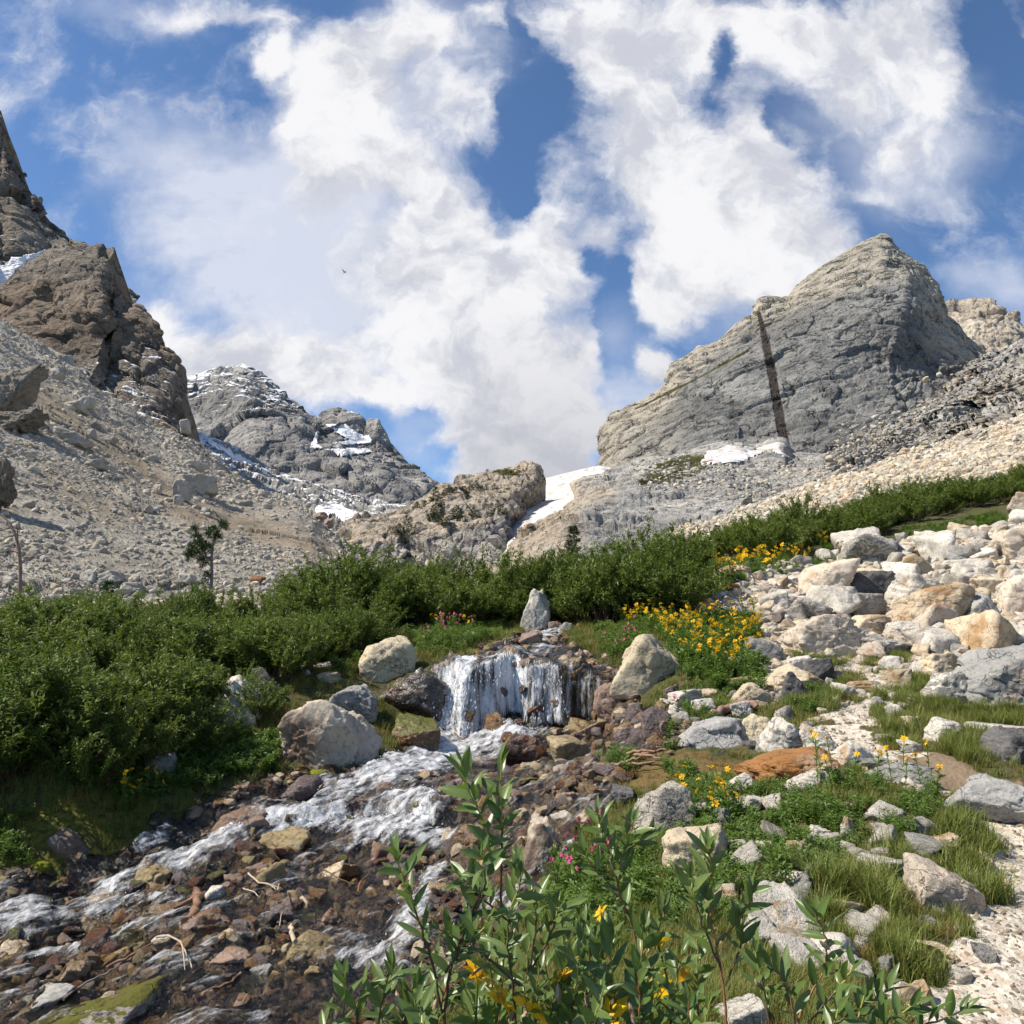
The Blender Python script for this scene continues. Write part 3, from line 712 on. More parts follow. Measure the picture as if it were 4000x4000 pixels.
def snow_patch(P, pts, label, mat, lift0, cat='snow patch', jit=10, sc=.01, seed=1, smooth=9):
    lift = lift0*.55; px, py = to_px(P); nr, nc = px.shape
    jx = px+jit*fbm(P*sc, 4, seed); jy = py+jit*.7*fbm(P*sc+31, 4, seed+3)
    ins = pip(jx, jy, pts)
    r, c = np.nonzero(ins)
    left = set(zip(r.tolist(), c.tolist())); best = []
    while left:
        st = [left.pop()]; comp = list(st)
        while st:
            a, b = st.pop()
            for q in ((a+1, b), (a-1, b), (a, b+1), (a, b-1)):
                if q in left: left.discard(q); st.append(q); comp.append(q)
        if len(comp) > len(best): best = comp
    ins = np.zeros_like(ins)
    if best: bb = np.array(best); ins[bb[:, 0], bb[:, 1]] = True
    ins = blur(ins.astype(float), 1) > .55; r, c = np.nonzero(ins)
    if len(r) < 6: print('EMPTY SNOW', label); return None
    S = P.copy()
    for _ in range(smooth):
        S[1:-1, 1:-1] = (S[1:-1, 1:-1]*1+S[:-2, 1:-1]+S[2:, 1:-1]+S[1:-1, :-2]+S[1:-1, 2:])/5
    N = normals_grid(S); N = np.where(N[..., 2:3] < 0, -N, N)
    dist = ins.astype(float); dist = blur(dist, 3)
    S = S+(N*.5+np.array([0, -.5, .5]))*lift*(sstep(.2, .9, dist)*1.3-.1)[..., None]
    fm = ins[:-1, :-1] & ins[1:, :-1] & ins[:-1, 1:] & ins[1:, 1:]
    fq = grid_faces(nr, nc).reshape(nr-1, nc-1, 4)[fm]
    # skirt: keep a closed lower sheet so the patch has thickness
    used = np.unique(fq); mp = -np.ones(nr*nc, int); mp[used] = np.arange(len(used))
    top = S.reshape(-1, 3)[used]; low = P.reshape(-1, 3)[used]+np.array([0, lift*.5, -lift*.2])
    V = np.concatenate([top, low]); f1 = mp[fq]; f2 = f1[:, ::-1]+len(used)
    me = mesh_np('snow_patch', top, f1, True)
    o = link('snow_patch', me, mat); tag(o, label, cat, 'snow patches on the mountains'); return o
for pts, lab in [
  ([(1270,1660),(1350,1665),(1420,1700),(1450,1735),(1380,1730),(1300,1690)], 'small white snow shelf high under the far double summit'),
  ([(1280,1740),(1380,1720),(1440,1700),(1450,1735),(1390,1740),(1300,1748)], 'thin slanting snow ledge between the two upper shelves of the far peak'),
  ([(1290,1760),(1370,1755),(1430,1755),(1460,1772),(1400,1780),(1320,1787)], 'broad snow ledge below the notch on the far peak'),
  ([(1215,1745),(1235,1685),(1245,1680),(1240,1740),(1270,1760),(1210,1755)], 'narrow vertical snow gully beside the dark dome'),
  ]:
    snow_patch(P, pts, lab, SN_FAR, 7, seed=len(lab))
# moraine in the basin below the peak
M_MOR = cliff_mat('grey_moraine', (.31, .295, .265), (.20, .19, .175), (.10, .095, .09), s=.03, snow=.01, bd=1.5, streak=0, strat=(1, 1, 1), rot=(0, 0, 0))
P = sheet([
 [(640,1560,1000),(735,1680,1000),(800,1700,990),(880,1728,980),(930,1758,970),(1000,1800,960),(1080,1848,950),(1200,1890,980),(1300,1930,1000),(1450,1965,1050),(1600,1990,1050),(1700,2000,1050),(1900,2030,1050)],
 [(600,1700,600),(800,1840,560),(1000,1960,520),(1200,2000,500),(1400,2040,520),(1600,2050,560),(1900,2090,560)],
 [(600,1850,420),(900,2000,400),(1200,2100,380),(1400,2120,380),(1600,2120,380),(1900,2150,380)]],
 420, [110, 110], arc=False, back=(150, -120))
P, _ = relief(P, [('ridge', 110, 9, 4), ('facet', 30, 4), ('facet', 9, 1.6), ('fbm', 15, 2.5, 5)], seed=31)
px, py = to_px(P)
struct(grid_obj('moraine_slope', P, M_MOR, {'snow': .12*sstep(1100, 800, px), 'veg': 0*px}))
for pts, lab in [
  ([(800,1712),(850,1740),(900,1760),(960,1790),(1000,1815),(1060,1845),(1090,1865),(1040,1862),(960,1840),(880,1800),(830,1760)], 'long tapering snowfield sloping down below the dark dome'),
  ([(1300,1910),(1330,1898),(1400,1902),(1450,1930),(1460,1950),(1400,1945),(1330,1930)], 'white fan of snow at the foot of the far rock wall'),
  ([(1225,1995),(1250,1975),(1290,1972),(1275,1955),(1300,1965),(1350,1985),(1380,2000),(1420,2010),(1510,2012),(1440,2030),(1390,2045),(1300,2035),(1240,2030)], 'wide ragged snowfield on the basin floor beside two dark boulders'),
  ]:
    snow_patch(P, pts, lab, SN_FAR, 3.0, seed=len(lab), sc=.02)
# right-hand couloir ridge beside the knob
P = sheet([
 [(1560,2010,700),(1600,1990,700),(1660,1950,710),(1700,1903,720),(1715,1895,720),(1760,1915,700),(1830,1960,700),(1900,2000,700)],
 [(1550,2030,640),(1640,2010,620),(1700,1990,600),(1800,2010,600),(1900,2040,600)],
 [(1550,2120,520),(1700,2110,520),(1900,2110,520)]], 200, [50, 40], back=(80, -60))
P, _ = relief(P, [('facet', 22, 5), ('facet', 8, 1.8), ('fbm', 12, 1.5, 4)], seed=41)
struct(grid_obj('rocky_spur', P, M_MOR, {'snow': P[..., 0]*0-.1, 'veg': P[..., 0]*0}))
snow_patch(P, [(1585,1985),(1620,1970),(1690,1895),(1712,1898),(1690,1925),(1650,1960),(1625,2000),(1580,1995)], 'steep bright snow chute left of the tree covered knob', SN_FAR, 2.5, seed=4, sc=.02)

# left cliffs: rear wall and nearer tower
M_CLF = cliff_mat('brown_cliff_rock', (.235, .20, .16), (.15, .13, .11), (.055, .05, .045), s=.012, snow=.02, bd=5, streak=.5, tan=(.25, .18, .125))
P = sheet([
 [(-500,-200,900),(-100,300,880),(-10,425,870),(3,432,870),(10,465,870),(2,480,870),(4,515,870),(25,575,865),(30,590,865),(45,615,860),(72,640,860),(78,690,855),(110,730,850),(130,775,850),(165,835,845),(190,865,845),(225,890,840),(260,930,835),(300,950,830),(318,978,830),(400,1040,820),(520,1180,800)],
 [(-500,600,800),(-100,800,790),(60,860,780),(200,1000,780),(320,1060,780),(520,1200,760)],
 [(-500,1250,680),(0,1250,680),(250,1250,680),(520,1300,680)]], 420, [200, 160], back=(260, -260))
P, _ = relief(P, [('ridge', 150, 14, 5), ('facet', 75, 8), ('facet', 28, 3), ('facet', 10, 1.3), ('ridge', 22, 2, 5)], seed=51, stretch=(1.9, 1, .9), rot=-1.0)
px, py = to_px(P)
rear = struct(grid_obj('rear_cliff', P, M_CLF, {'snow': -.10+.20*sstep(800, 1000, py), 'veg': 0*px, 'tan': .3*sstep(900, 700, py)}))
snow_patch(P, [(-60,1080),(-10,1060),(55,1015),(120,1000),(170,985),(195,980),(150,1015),(110,1040),(70,1070),(60,1105),(0,1140),(-80,1160)], 'shaded snow couloir between the two left hand cliffs', SN_FAR, 6, seed=4, sc=.01)
P = sheet([
 [(-500,1260,600),(-300,1200,600),(0,1128,600),(60,1070,600),(95,1030,600),(150,1000,600),(200,975,600),(260,965,590),(320,985,585),(333,975,580),(350,962,580),(385,950,575),(402,952,575),(410,972,575),(445,966,570),(440,1000,570),(434,1040,570),(433,1090,570),(445,1148,565),(470,1152,560),(490,1175,560),(520,1192,555),(545,1200,550),(575,1255,545),(600,1300,540),(618,1335,535),(650,1365,530),(686,1400,525),(692,1430,522),(708,1440,520),(715,1480,518),(730,1530,515),(733,1600,510),(738,1660,505),(740,1725,500),(745,1760,500)],
 [(-500,1300,560),(0,1230,545),(200,1180,530),(330,1150,515),(400,1200,500),(440,1280,510),(520,1330,510),(600,1420,500),(660,1500,490),(700,1600,485),(725,1750,480)],
 [(-500,1360,520),(0,1330,500),(200,1370,480),(380,1400,470),(420,1440,490),(520,1480,480),(600,1560,470),(680,1700,465),(722,1790,460)],
 [(-500,1500,430),(0,1500,420),(250,1600,410),(500,1740,400),(650,1820,400),(720,1850,400)]], 520, [130, 130, 80], back=(160, -160))
P, _ = relief(P, [('ridge', 90, 8, 5), ('facet', 60, 6), ('facet', 24, 2.2), ('facet', 9, .9), ('ridge', 14, 1.4, 5)], seed=61, stretch=(2.0, 1, .9), rot=-1.1)
px, py = to_px(P)
tw = struct(grid_obj('cliff_tower', P, M_CLF, {'snow': -.14+.22*sstep(1330, 1480, py+.2*px-60)*sstep(750, 650, px), 'veg': 0*px, 'tan': .8*sstep(1050, 1150, py)*sstep(1450, 1300, py)+.5*sstep(580, 640, px)}))

# right massif
M_MAS = cliff_mat('grey_gneiss_cliff_cloud_shade', (.25, .243, .225), (.155, .152, .145), (.05, .048, .046), s=.012, bd=5, tan=(.45, .40, .32), streak=.8, strat=(1, 1, 2.6), rot=(.25, .75, 0))  # grey rock colour, darkened further to stand in for cloud shadow on the face
P = sheet([
 [(2330,1850,640),(2348,1800,640),(2353,1700,640),(2360,1655,640),(2375,1640,650),(2400,1615,660),(2450,1585,680),(2510,1560,690),(2560,1530,700),(2605,1500,700),(2612,1455,700),(2618,1422,700),(2680,1392,720),(2700,1378,720),(2725,1350,730),(2780,1345,735),(2830,1310,750),(2870,1270,760),(2900,1250,760),(2915,1235,760),(2935,1232,760),(2945,1195,760),(2962,1165,760),(3000,1157,765),(3050,1160,765),(3090,1155,770),(3105,1128,770),(3150,1085,780),(3200,1050,785),(3240,1025,790),(3300,988,800),(3360,950,805),(3410,925,810),(3440,913,810),(3462,915,808),(3478,925,805),(3490,950,800),(3512,970,795),(3560,1005,790),(3600,1035,785),(3625,1055,780),(3640,1085,780),(3665,1110,775),(3672,1150,770),(3690,1190,765),(3700,1228,760),(3712,1240,760),(3745,1265,755),(3775,1310,750),(3805,1335,745),(3835,1360,740),(3858,1385,735),(3900,1440,730)],
 [(2325,1870,600),(2420,1700,600),(2600,1600,610),(2800,1500,620),(2980,1330,650),(3150,1200,680),(3300,1110,690),(3450,1060,690),(3540,1090,680),(3600,1180,680),(3680,1290,690),(3760,1380,690),(3860,1480,690)],
 [(2325,1890,560),(2450,1800,560),(2700,1700,545),(2900,1650,545),(3100,1550,560),(3300,1450,580),(3480,1400,590),(3560,1420,610),(3640,1470,620),(3860,1540,620)],
 [(2320,1950,500),(2500,1930,490),(2750,1900,480),(3050,1900,480),(3300,1850,490),(3600,1700,520),(3860,1620,560)]], 640, [130, 190, 90], back=(200, -200))
P, _ = relief(P, [('ridge', 130, 3.5, 6), ('facet', 60, 3.2), ('facet', 24, 2.2), ('facet', 9, .9), ('ridge', 18, 1.4, 4), ('ridge', 8, 1.0, 4)], seed=71, stretch=(2.1, 1.2, .9), rot=.42)
px, py = to_px(P)
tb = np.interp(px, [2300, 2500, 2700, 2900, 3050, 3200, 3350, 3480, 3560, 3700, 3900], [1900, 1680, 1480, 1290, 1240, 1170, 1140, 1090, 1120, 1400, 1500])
tanm = np.clip(sstep(45, -45, py-tb+40*fbm(P*.012, 4, 5))+.5*sstep(2750, 2500, px)+.6*sstep(3560, 3660, px)*sstep(1450, 1330, py), 0, 1)  # tan summit against grey face: rock colour with some cloud shade painted in
dk = polydist(px, py, [(2965,1225),(2990,1330),(3020,1480),(3045,1620),(3075,1790)]); wd = np.interp(py, [1220, 1350, 1790], [7, 15, 19])*(1+.15*fbm(P*.05, 3, 12))
dike = sstep(1.25, .9, dk/wd)*(py > 1215)
Nn = normals_grid(P); Nn = np.where(Nn[..., 1:2] > 0, -Nn, Nn); P = P-Nn*(dike*.8)[..., None]
vg = np.clip(1-polydist(px, py, [(2480,1600),(2600,1540),(2720,1480),(2850,1410),(2920,1370)])/14, 0, 1)*.8
MASP = P[12:]
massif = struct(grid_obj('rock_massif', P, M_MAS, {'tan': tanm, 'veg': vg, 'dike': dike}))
# the dark basalt dike that cuts the face
t = NT(M_MAS.node_tree) if False else None
nt = M_MAS.node_tree; pb = [q for q in nt.nodes if q.type == 'BSDF_PRINCIPLED'][0]
src = pb.inputs['Base Color'].links[0].from_socket
mxn = nt.nodes.new('ShaderNodeMix'); mxn.data_type = 'RGBA'; atn = nt.nodes.new('ShaderNodeAttribute'); atn.attribute_name = 'dike'
nt.links.new(atn.outputs['Fac'], mxn.inputs[0]); nt.links.new(src, mxn.inputs[6]); mxn.inputs[7].default_value = (.05, .042, .037, 1); nt.links.new(mxn.outputs[2], pb.inputs['Base Color'])
# further pale ridge on the right
M_PAL = cliff_mat('pale_ridge_rock', (.52, .46, .37), (.40, .35, .29), (.17, .15, .13), s=.008, bd=7, tan=(.5, .4, .3))
P = sheet([
 [(3600,1300,1250),(3680,1175,1250),(3700,1178,1250),(3730,1168,1250),(3745,1178,1250),(3800,1168,1240),(3870,1165,1230),(3890,1175,1230),(3905,1205,1225),(3925,1220,1220),(3950,1222,1220),(3980,1262,1215),(3998,1300,1210),(4100,1400,1200),(4400,1600,1150)],
 [(3600,1400,1150),(3800,1300,1150),(3950,1350,1120),(4100,1480,1100),(4400,1650,1050)],
 [(3600,1550,950),(3850,1480,950),(4100,1560,950),(4400,1720,950)]], 220, [80, 70], back=(250, -250))
P, _ = relief(P, [('facet', 90, 9), ('facet', 32, 5), ('facet', 12, 2), ('fbm', 25, 4, 5)], seed=81)
struct(grid_obj('pale_ridge', P, M_PAL, {'tan': P[..., 0]*0+.4, 'veg': P[..., 0]*0}))
snow_patch(P, [(3835,1420),(3875,1385),(3920,1372),(3960,1372),(3940,1395),(3900,1420),(3870,1440),(3840,1445)], 'small snow tongue at the foot of the pale ridge', SN_MID, 5, seed=4, sc=.01)

# apron of slabs and scree below the massif
M_APR = cliff_mat('streaked_slab_rock', (.40, .38, .34), (.26, .255, .245), (.10, .095, .09), s=.045, bd=1.4, tan=(.47, .38, .28), streak=.9, strat=(1, 1, 3), rot=(.25, .3, 0))
P = sheet([
 [(1900,2280,170),(1968,2200,175),(2000,2175,180),(2040,2130,190),(2060,2110,200),(2130,2085,220),(2175,2052,240),(2220,2008,280),(2245,1985,300),(2232,1945,320),(2230,1930,330),(2250,1890,350),(2275,1864,360),(2310,1858,375),(2360,1855,390),(2400,1835,430),(2500,1800,460),(2700,1770,475),(2740,1750,475),(2850,1728,475),(2950,1738,475),(3050,1715,475),(3090,1770,470),(3250,1780,470),(3350,1760,480),(3500,1670,510),(3650,1580,550),(3800,1440,600),(3870,1395,640),(3940,1370,640),(4000,1335,640),(4400,1100,640)],
 [(1900,2300,150),(2060,2190,160),(2200,2080,180),(2330,1990,210),(2480,1930,250),(2700,1900,280),(2900,1900,290),(3100,1890,300),(3300,1840,320),(3600,1700,380),(3850,1530,440),(4000,1450,450),(4400,1250,450)],
 [(1900,2320,130),(2080,2210,135),(2200,2090,150),(2320,2010,165),(2420,1985,175),(2600,1990,180),(2800,1990,185),(3000,1970,200),(3300,1900,230),(3600,1790,270),(3850,1640,320),(4000,1560,330),(4400,1400,330)],
 [(1900,2360,105),(2100,2280,105),(2300,2220,105),(2500,2190,110),(2700,2110,125),(2850,2050,140),(3000,2030,150),(3300,1970,170),(3600,1880,190),(3850,1760,210),(4000,1700,215),(4400,1560,215)],
 [(1900,2420,85),(2200,2330,85),(2500,2260,85),(2700,2180,85),(3000,2120,95),(3300,2050,105),(3600,1980,115),(4000,1850,125),(4400,1750,125)]],
 620, [110, 90, 90, 40], arc=False, back=(60, -60))
P, _ = relief(P, [('ridge', 60, 5, 5), ('facet', 26, 1.6), ('facet', 9, .9), ('facet', 3.2, .4), ('ridge', 6, .5, 5)], seed=91, stretch=(1.8, 1, 1), rot=.3)
px, py = to_px(P); P2, _ = relief(P, [('ridge', 90, 8, 5), ('facet', 40, 3), ('facet', 12, 1.3), ('facet', 5, .5)], seed=97, stretch=(1.8, 1, 1), rot=.35); w2 = sstep(3150, 3420, px)[..., None]; P = P*(1-w2)+P2*w2; px, py = to_px(P); APR = P
tanm = np.clip(sstep(2330, 2200, px)*.9+sstep(3380, 3560, px+.3*(py-1700))*sstep(1380, 1480, py)*(.35+.9*fbm(P*.02, 4, 33))+.5*np.clip(1-np.hypot((px-2330)/120, (py-1920)/70), 0, 1)*2, 0, 1)
vg = np.clip(1.3-np.hypot((px-2650)/190, (py-1830+.25*(px-2650))/55), 0, 1)
grid_ap = struct(grid_obj('slab_apron', P, M_APR, {'tan': tanm, 'veg': vg}))
snow_patch(P, [(2730,1810),(2760,1765),(2850,1740),(2950,1755),(3045,1728),(3050,1760),(3080,1795),(3050,1790),(3010,1765),(2980,1770),(2900,1810),(2800,1815),(2740,1820)], 'broad pinkish snow patch at the foot of the dark dike', SN_MID, 1.2, seed=14, sc=.02)

# snow gully between knob and slabs
P = sheet([
 [(1960,1900,560),(2090,1880,545),(2130,1868,540),(2200,1850,540),(2260,1835,540),(2320,1822,540),(2360,1820,540),(2400,1832,540),(2520,1800,540)],
 [(1930,2050,400),(2060,1970,400),(2130,1960,400),(2250,1930,410),(2350,1900,430),(2520,1880,430)],
 [(1920,2150,290),(2040,2060,290),(2100,2050,290),(2200,2020,295),(2300,2000,300),(2520,1960,300)],
 [(1900,2260,215),(1960,2200,212),(2010,2180,212),(2080,2150,215),(2200,2130,215),(2520,2080,215)]], 260, [90, 90, 80], arc=False, back=(60, -30))
P, _ = relief(P, [('fbm', 60, 3.5, 3), ('fbm', 9, .5, 3)], seed=95)
tag(grid_obj('snowfield', P, SN_DIRTY), 'large dusty pink snowfield filling the gully right of the tree covered knob', 'snow patch', 'snow patches on the mountains')

# knob with trees
M_KNB = cliff_mat('tan_knob_rock', (.40, .385, .36), (.24, .235, .23), (.075, .07, .065), s=.045, bd=1.6, tan=(.46, .385, .295), streak=.9, strat=(1, 1, 2.2))
P = sheet([
 [(1280,2140,330),(1330,2110,335),(1390,2055,340),(1450,2040,345),(1530,2030,350),(1590,2003,360),(1640,1970,370),(1660,1955,375),(1700,1930,380),(1760,1906,385),(1775,1895,390),(1830,1868,395),(1880,1855,400),(1930,1840,400),(1990,1828,400),(2040,1820,400),(2060,1817,400),(2100,1822,398),(2112,1825,395),(2116,1850,392),(2127,1868,390),(2102,1880,385),(2105,1905,380),(2090,1922,375),(2065,1925,370),(2040,1940,355),(2050,1975,345),(2052,1995,335),(2020,2000,325),(1985,2003,315),(1990,2030,305),(2003,2090,292),(1985,2120,280),(1960,2165,265),(1945,2190,255),(1920,2230,245)],
 [(1290,2150,300),(1400,2080,300),(1480,2060,300),(1580,2040,315),(1660,2010,330),(1750,1970,340),(1850,1930,350),(1950,1900,355),(2030,1890,360),(2050,1900,355),(2040,1940,345),(2020,1980,330),(1975,2000,315),(1960,2030,300),(1965,2090,285),(1950,2150,262),(1915,2225,243)],
 [(1300,2160,275),(1420,2100,272),(1500,2085,272),(1600,2075,275),(1680,2055,280),(1760,2030,285),(1830,2015,290),(1900,2015,292),(1950,2010,295),(1960,2020,292),(1950,2080,280),(1935,2140,262),(1905,2220,243)],
 [(1300,2180,255),(1440,2130,252),(1520,2125,250),(1570,2160,250),(1590,2130,262),(1680,2090,262),(1760,2060,266),(1830,2045,266),(1900,2040,268),(1930,2100,262),(1925,2150,254),(1895,2220,240)],
 [(1300,2300,235),(1500,2300,232),(1700,2300,236),(1800,2300,238),(1880,2290,236)]],
 520, [90, 90, 70, 120], back=(60, -60))
P, _ = relief(P, [('ridge', 40, 4, 5), ('facet', 26, 3.4), ('facet', 9, 1.5), ('facet', 3.4, .5), ('ridge', 7, .6, 5)], seed=101, stretch=(1, 1, 1.5))
px, py = to_px(P); KNOB = P
brow = np.interp(px, [1300, 1450, 1600, 1700, 1900, 1990], [2150, 2110, 2110, 2080, 2040, 2010])
tanm = np.clip(sstep(30, -30, py-brow+25*fbm(P*.05, 3, 4))+.3+.3*fbm(P*.03, 3, 7), 0, 1)
vg = np.clip(.9-np.abs(py-(2050-.42*(px-1650)))/35+.5*fbm(P*.05, 3, 6), 0, 1)*sstep(1600, 1650, px)*.55+np.clip(1-np.hypot((px-1980)/110, (py-1845)/28), 0, 1)
struct(grid_obj('tan_knob', P, M_KNB, {'tan': tanm, 'veg': vg}))
MOR = None

# left talus
M_TAL = cliff_mat('talus_gravel', (.43, .395, .335), (.32, .285, .235), (.15, .135, .11), s=1.3, bd=.12, streak=0, strat=(1, 1, 1), rot=(0, 0, 0), tan=(.33, .26, .175))
P = sheet([
 [(-500,960,430),(-200,1150,415),(0,1240,400),(100,1310,392),(200,1380,383),(300,1450,372),(420,1535,360),(480,1570,352),(560,1635,340),(640,1680,330),(735,1722,315),(820,1790,290),(900,1845,270),(1000,1900,250),(1080,1930,235),(1160,1960,220),(1215,1995,205),(1250,2035,192),(1290,2080,175),(1330,2115,160),(1400,2165,140),(1450,2205,125),(1530,2240,110),(1620,2270,95),(1800,2300,85)],
 [(-500,2390,34),(0,2385,34),(500,2375,36),(1000,2345,38),(1400,2320,44),(1800,2310,56)],
 [(-500,2480,26),(0,2470,26),(500,2460,27),(1000,2440,29),(1400,2420,32),(1800,2400,40)]],
 560, [360, 20], arc=False, back=(120, -90))
def tal_relief(P, seed):
    far = np.clip(P[..., 1]/200, .12, 1.6)
    N = normals_grid(P); N = np.where(N[..., 2:3] < 0, -N, N)
    d = far*(3.5*fbm(P/60, 4, seed)+1.6*fbm(P/14, 4, seed+1))+.35*fbm(P/3.5, 4, seed+2)*np.minimum(1, far*2)
    v, e, _ = facet(P/(2.2), seed+4, 1.0); d = d+.10*v
    v, e, _ = facet(P/9, seed+6, 1.0); d = d+far*.8*v
    return P+N*d[..., None]
P = tal_relief(P, 111); px, py = to_px(P); TAL_L = P
g1 = np.clip(1-polydist(px, py, [(150,1550),(300,1650),(520,1800),(720,2000),(950,2050),(1250,2150)])/110, 0, 1)+np.clip(1-polydist(px, py, [(200,1850),(350,1980),(500,2000)])/80, 0, 1)*.7
vg = np.clip(1-polydist(px, py, [(60,2080),(130,2200),(220,2280),(290,2330)])/70, 0, 1)*.5
struct(grid_obj('left_talus_slope', P, M_TAL, {'tan': np.clip(g1, 0, 1), 'veg': vg}))
# right talus
P = sheet([
 [(2420,2240,60),(2500,2190,66),(2600,2135,75),(2700,2095,85),(2800,2062,95),(2900,2020,105),(3000,1985,118),(3100,1945,130),(3200,1905,142),(3300,1855,155),(3400,1825,165),(3500,1792,175),(3600,1768,185),(3700,1738,195),(3800,1695,205),(3900,1655,212),(4000,1605,220),(4500,1400,230)],
 [(2420,2290,46),(2700,2215,44),(2900,2160,42),(3300,2060,42),(3700,1965,46),(4000,1900,48),(4500,1830,50)],
 [(2420,2330,38),(2900,2230,34),(3300,2130,34),(3700,2030,36),(4000,1960,38),(4500,1900,40)]],
 480, [260, 20], arc=False, back=(60, -60))
M_TAR = cliff_mat('pale_talus_gravel', (.56, .50, .42), (.42, .37, .30), (.25, .215, .17), s=1.3, bd=.12, streak=0, strat=(1, 1, 1), rot=(0, 0, 0), tan=(.45, .33, .2))
P = tal_relief(P, 131); px, py = to_px(P); TAL_R = P
vg = np.clip(1-np.abs(py-(1850-.30*(px-3500)))/40, 0, 1)*sstep(3350, 3700, px)*.42
struct(grid_obj('right_talus_slope', P, M_TAR, {'tan': .25+0*px, 'veg': vg}))
# valley floor under everything, out to the far side
P = sheet([[(-3000,2320,3000),(7000,2320,3000)], [(-3000,2395,60),(7000,2395,60)]], 30, [30], arc=False, back=None)
P[..., 2] -= 8
struct(grid_obj('valley_floor', P, M_TAL, {'tan': P[..., 0]*0, 'veg': P[..., 0]*0+.4}))

# the valley walls go on beyond the frame on both sides
P = sheet([[(-9000,-1500,350),(-4000,-600,480),(-1500,-150,700),(-430,60,880)], [(-9000,1700,200),(-4000,1500,300),(-1500,1200,420),(-430,1150,560)], [(-9000,2420,20),(-4000,2430,24),(-1500,2420,30),(-430,2400,38)]], 320, [90, 110], arc=False, back=(160, -200))
P1, _ = relief(P, [('ridge', 120, 16, 5), ('facet', 60, 8), ('facet', 22, 3)], seed=201, stretch=(1.6, 1, .9), rot=-.9); P = P+(P1-P)*np.clip((P[..., 1:2]-90)/250, .02, 1)
struct(grid_obj('left_valley_wall', P, M_MOR, {'snow': P[..., 0]*0-.2, 'veg': P[..., 0]*0}))
P = sheet([[(4350,1150,640),(5500,900,600),(8000,200,480),(13000,-800,350)], [(4350,1480,260),(5500,1400,260),(8000,1300,240),(13000,1500,200)], [(4350,1880,52),(5500,1900,50),(8000,1900,48),(13000,1950,46)]], 320, [90, 110], arc=False, back=(160, -200))
P1, _ = relief(P, [('ridge', 120, 12, 5), ('facet', 50, 6), ('facet', 18, 2.4)], seed=205, stretch=(1.6, 1, 1), rot=.5); P = P+(P1-P)*np.clip((P[..., 1:2]-90)/250, .02, 1)
struct(grid_obj('right_valley_wall', P, M_APR, {'tan': P[..., 0]*0+.5, 'veg': P[..., 0]*0}))
# ------------------------------------------------------------------ boulders one can point at
ALL_STONES = []      # (x, y, radius) on the ground plan, so that grass and gravel keep clear
def boulder(x0, x1, y0, y1, mat, label, poly=None, name='boulder', cat='boulder', dep=.8, seed=None, d=None, group=None, sink=.10, hf=None, rough=.04, sub=None, rotz=0, ncut=3):
    cx = (x0+x1)/2
    if d is None:
        d = hit(cx, y1-.06*(y1-y0))[1]
    w = (x1-x0)/F_PX*d
    dd_ = w*dep
    dc = d+dd_*.35
    p0 = at(cx, y0, dc); p1 = at(cx, y1, dc); w = (at(x1, (y0+y1)/2, dc)-at(x0, (y0+y1)/2, dc))[0]
    h = (p0-p1)[2]; h2 = h*(1+sink)
    seed = seed if seed is not None else int(x0*7+y0*13) % 99991
    wpx = (x1-x0)/4
    sub = sub or (6 if wpx > 75 else 5 if wpx > 22 else 4)
    V, Fc = rock_geo(seed, sub, poly=poly, rough=rough, ncut=ncut)
    dims = np.array([w, dd_, h2])/2; sz = float(np.cbrt(w*h*w*.8))
    k = sz**.6
    me = mesh_np(name, V*dims/k, Fc, smooth=True)
    c = (p0+p1)/2; c[2] -= h*sink/2
    o = link(name, me, RM[mat], loc=c, scale=(k, k, k), rot=(0, 0, rotz))
    tag(o, label, cat, group)
    ALL_STONES.append((c[0], c[1], w/2))
    return o
G1 = 'boulders of the sunlit field above the path'
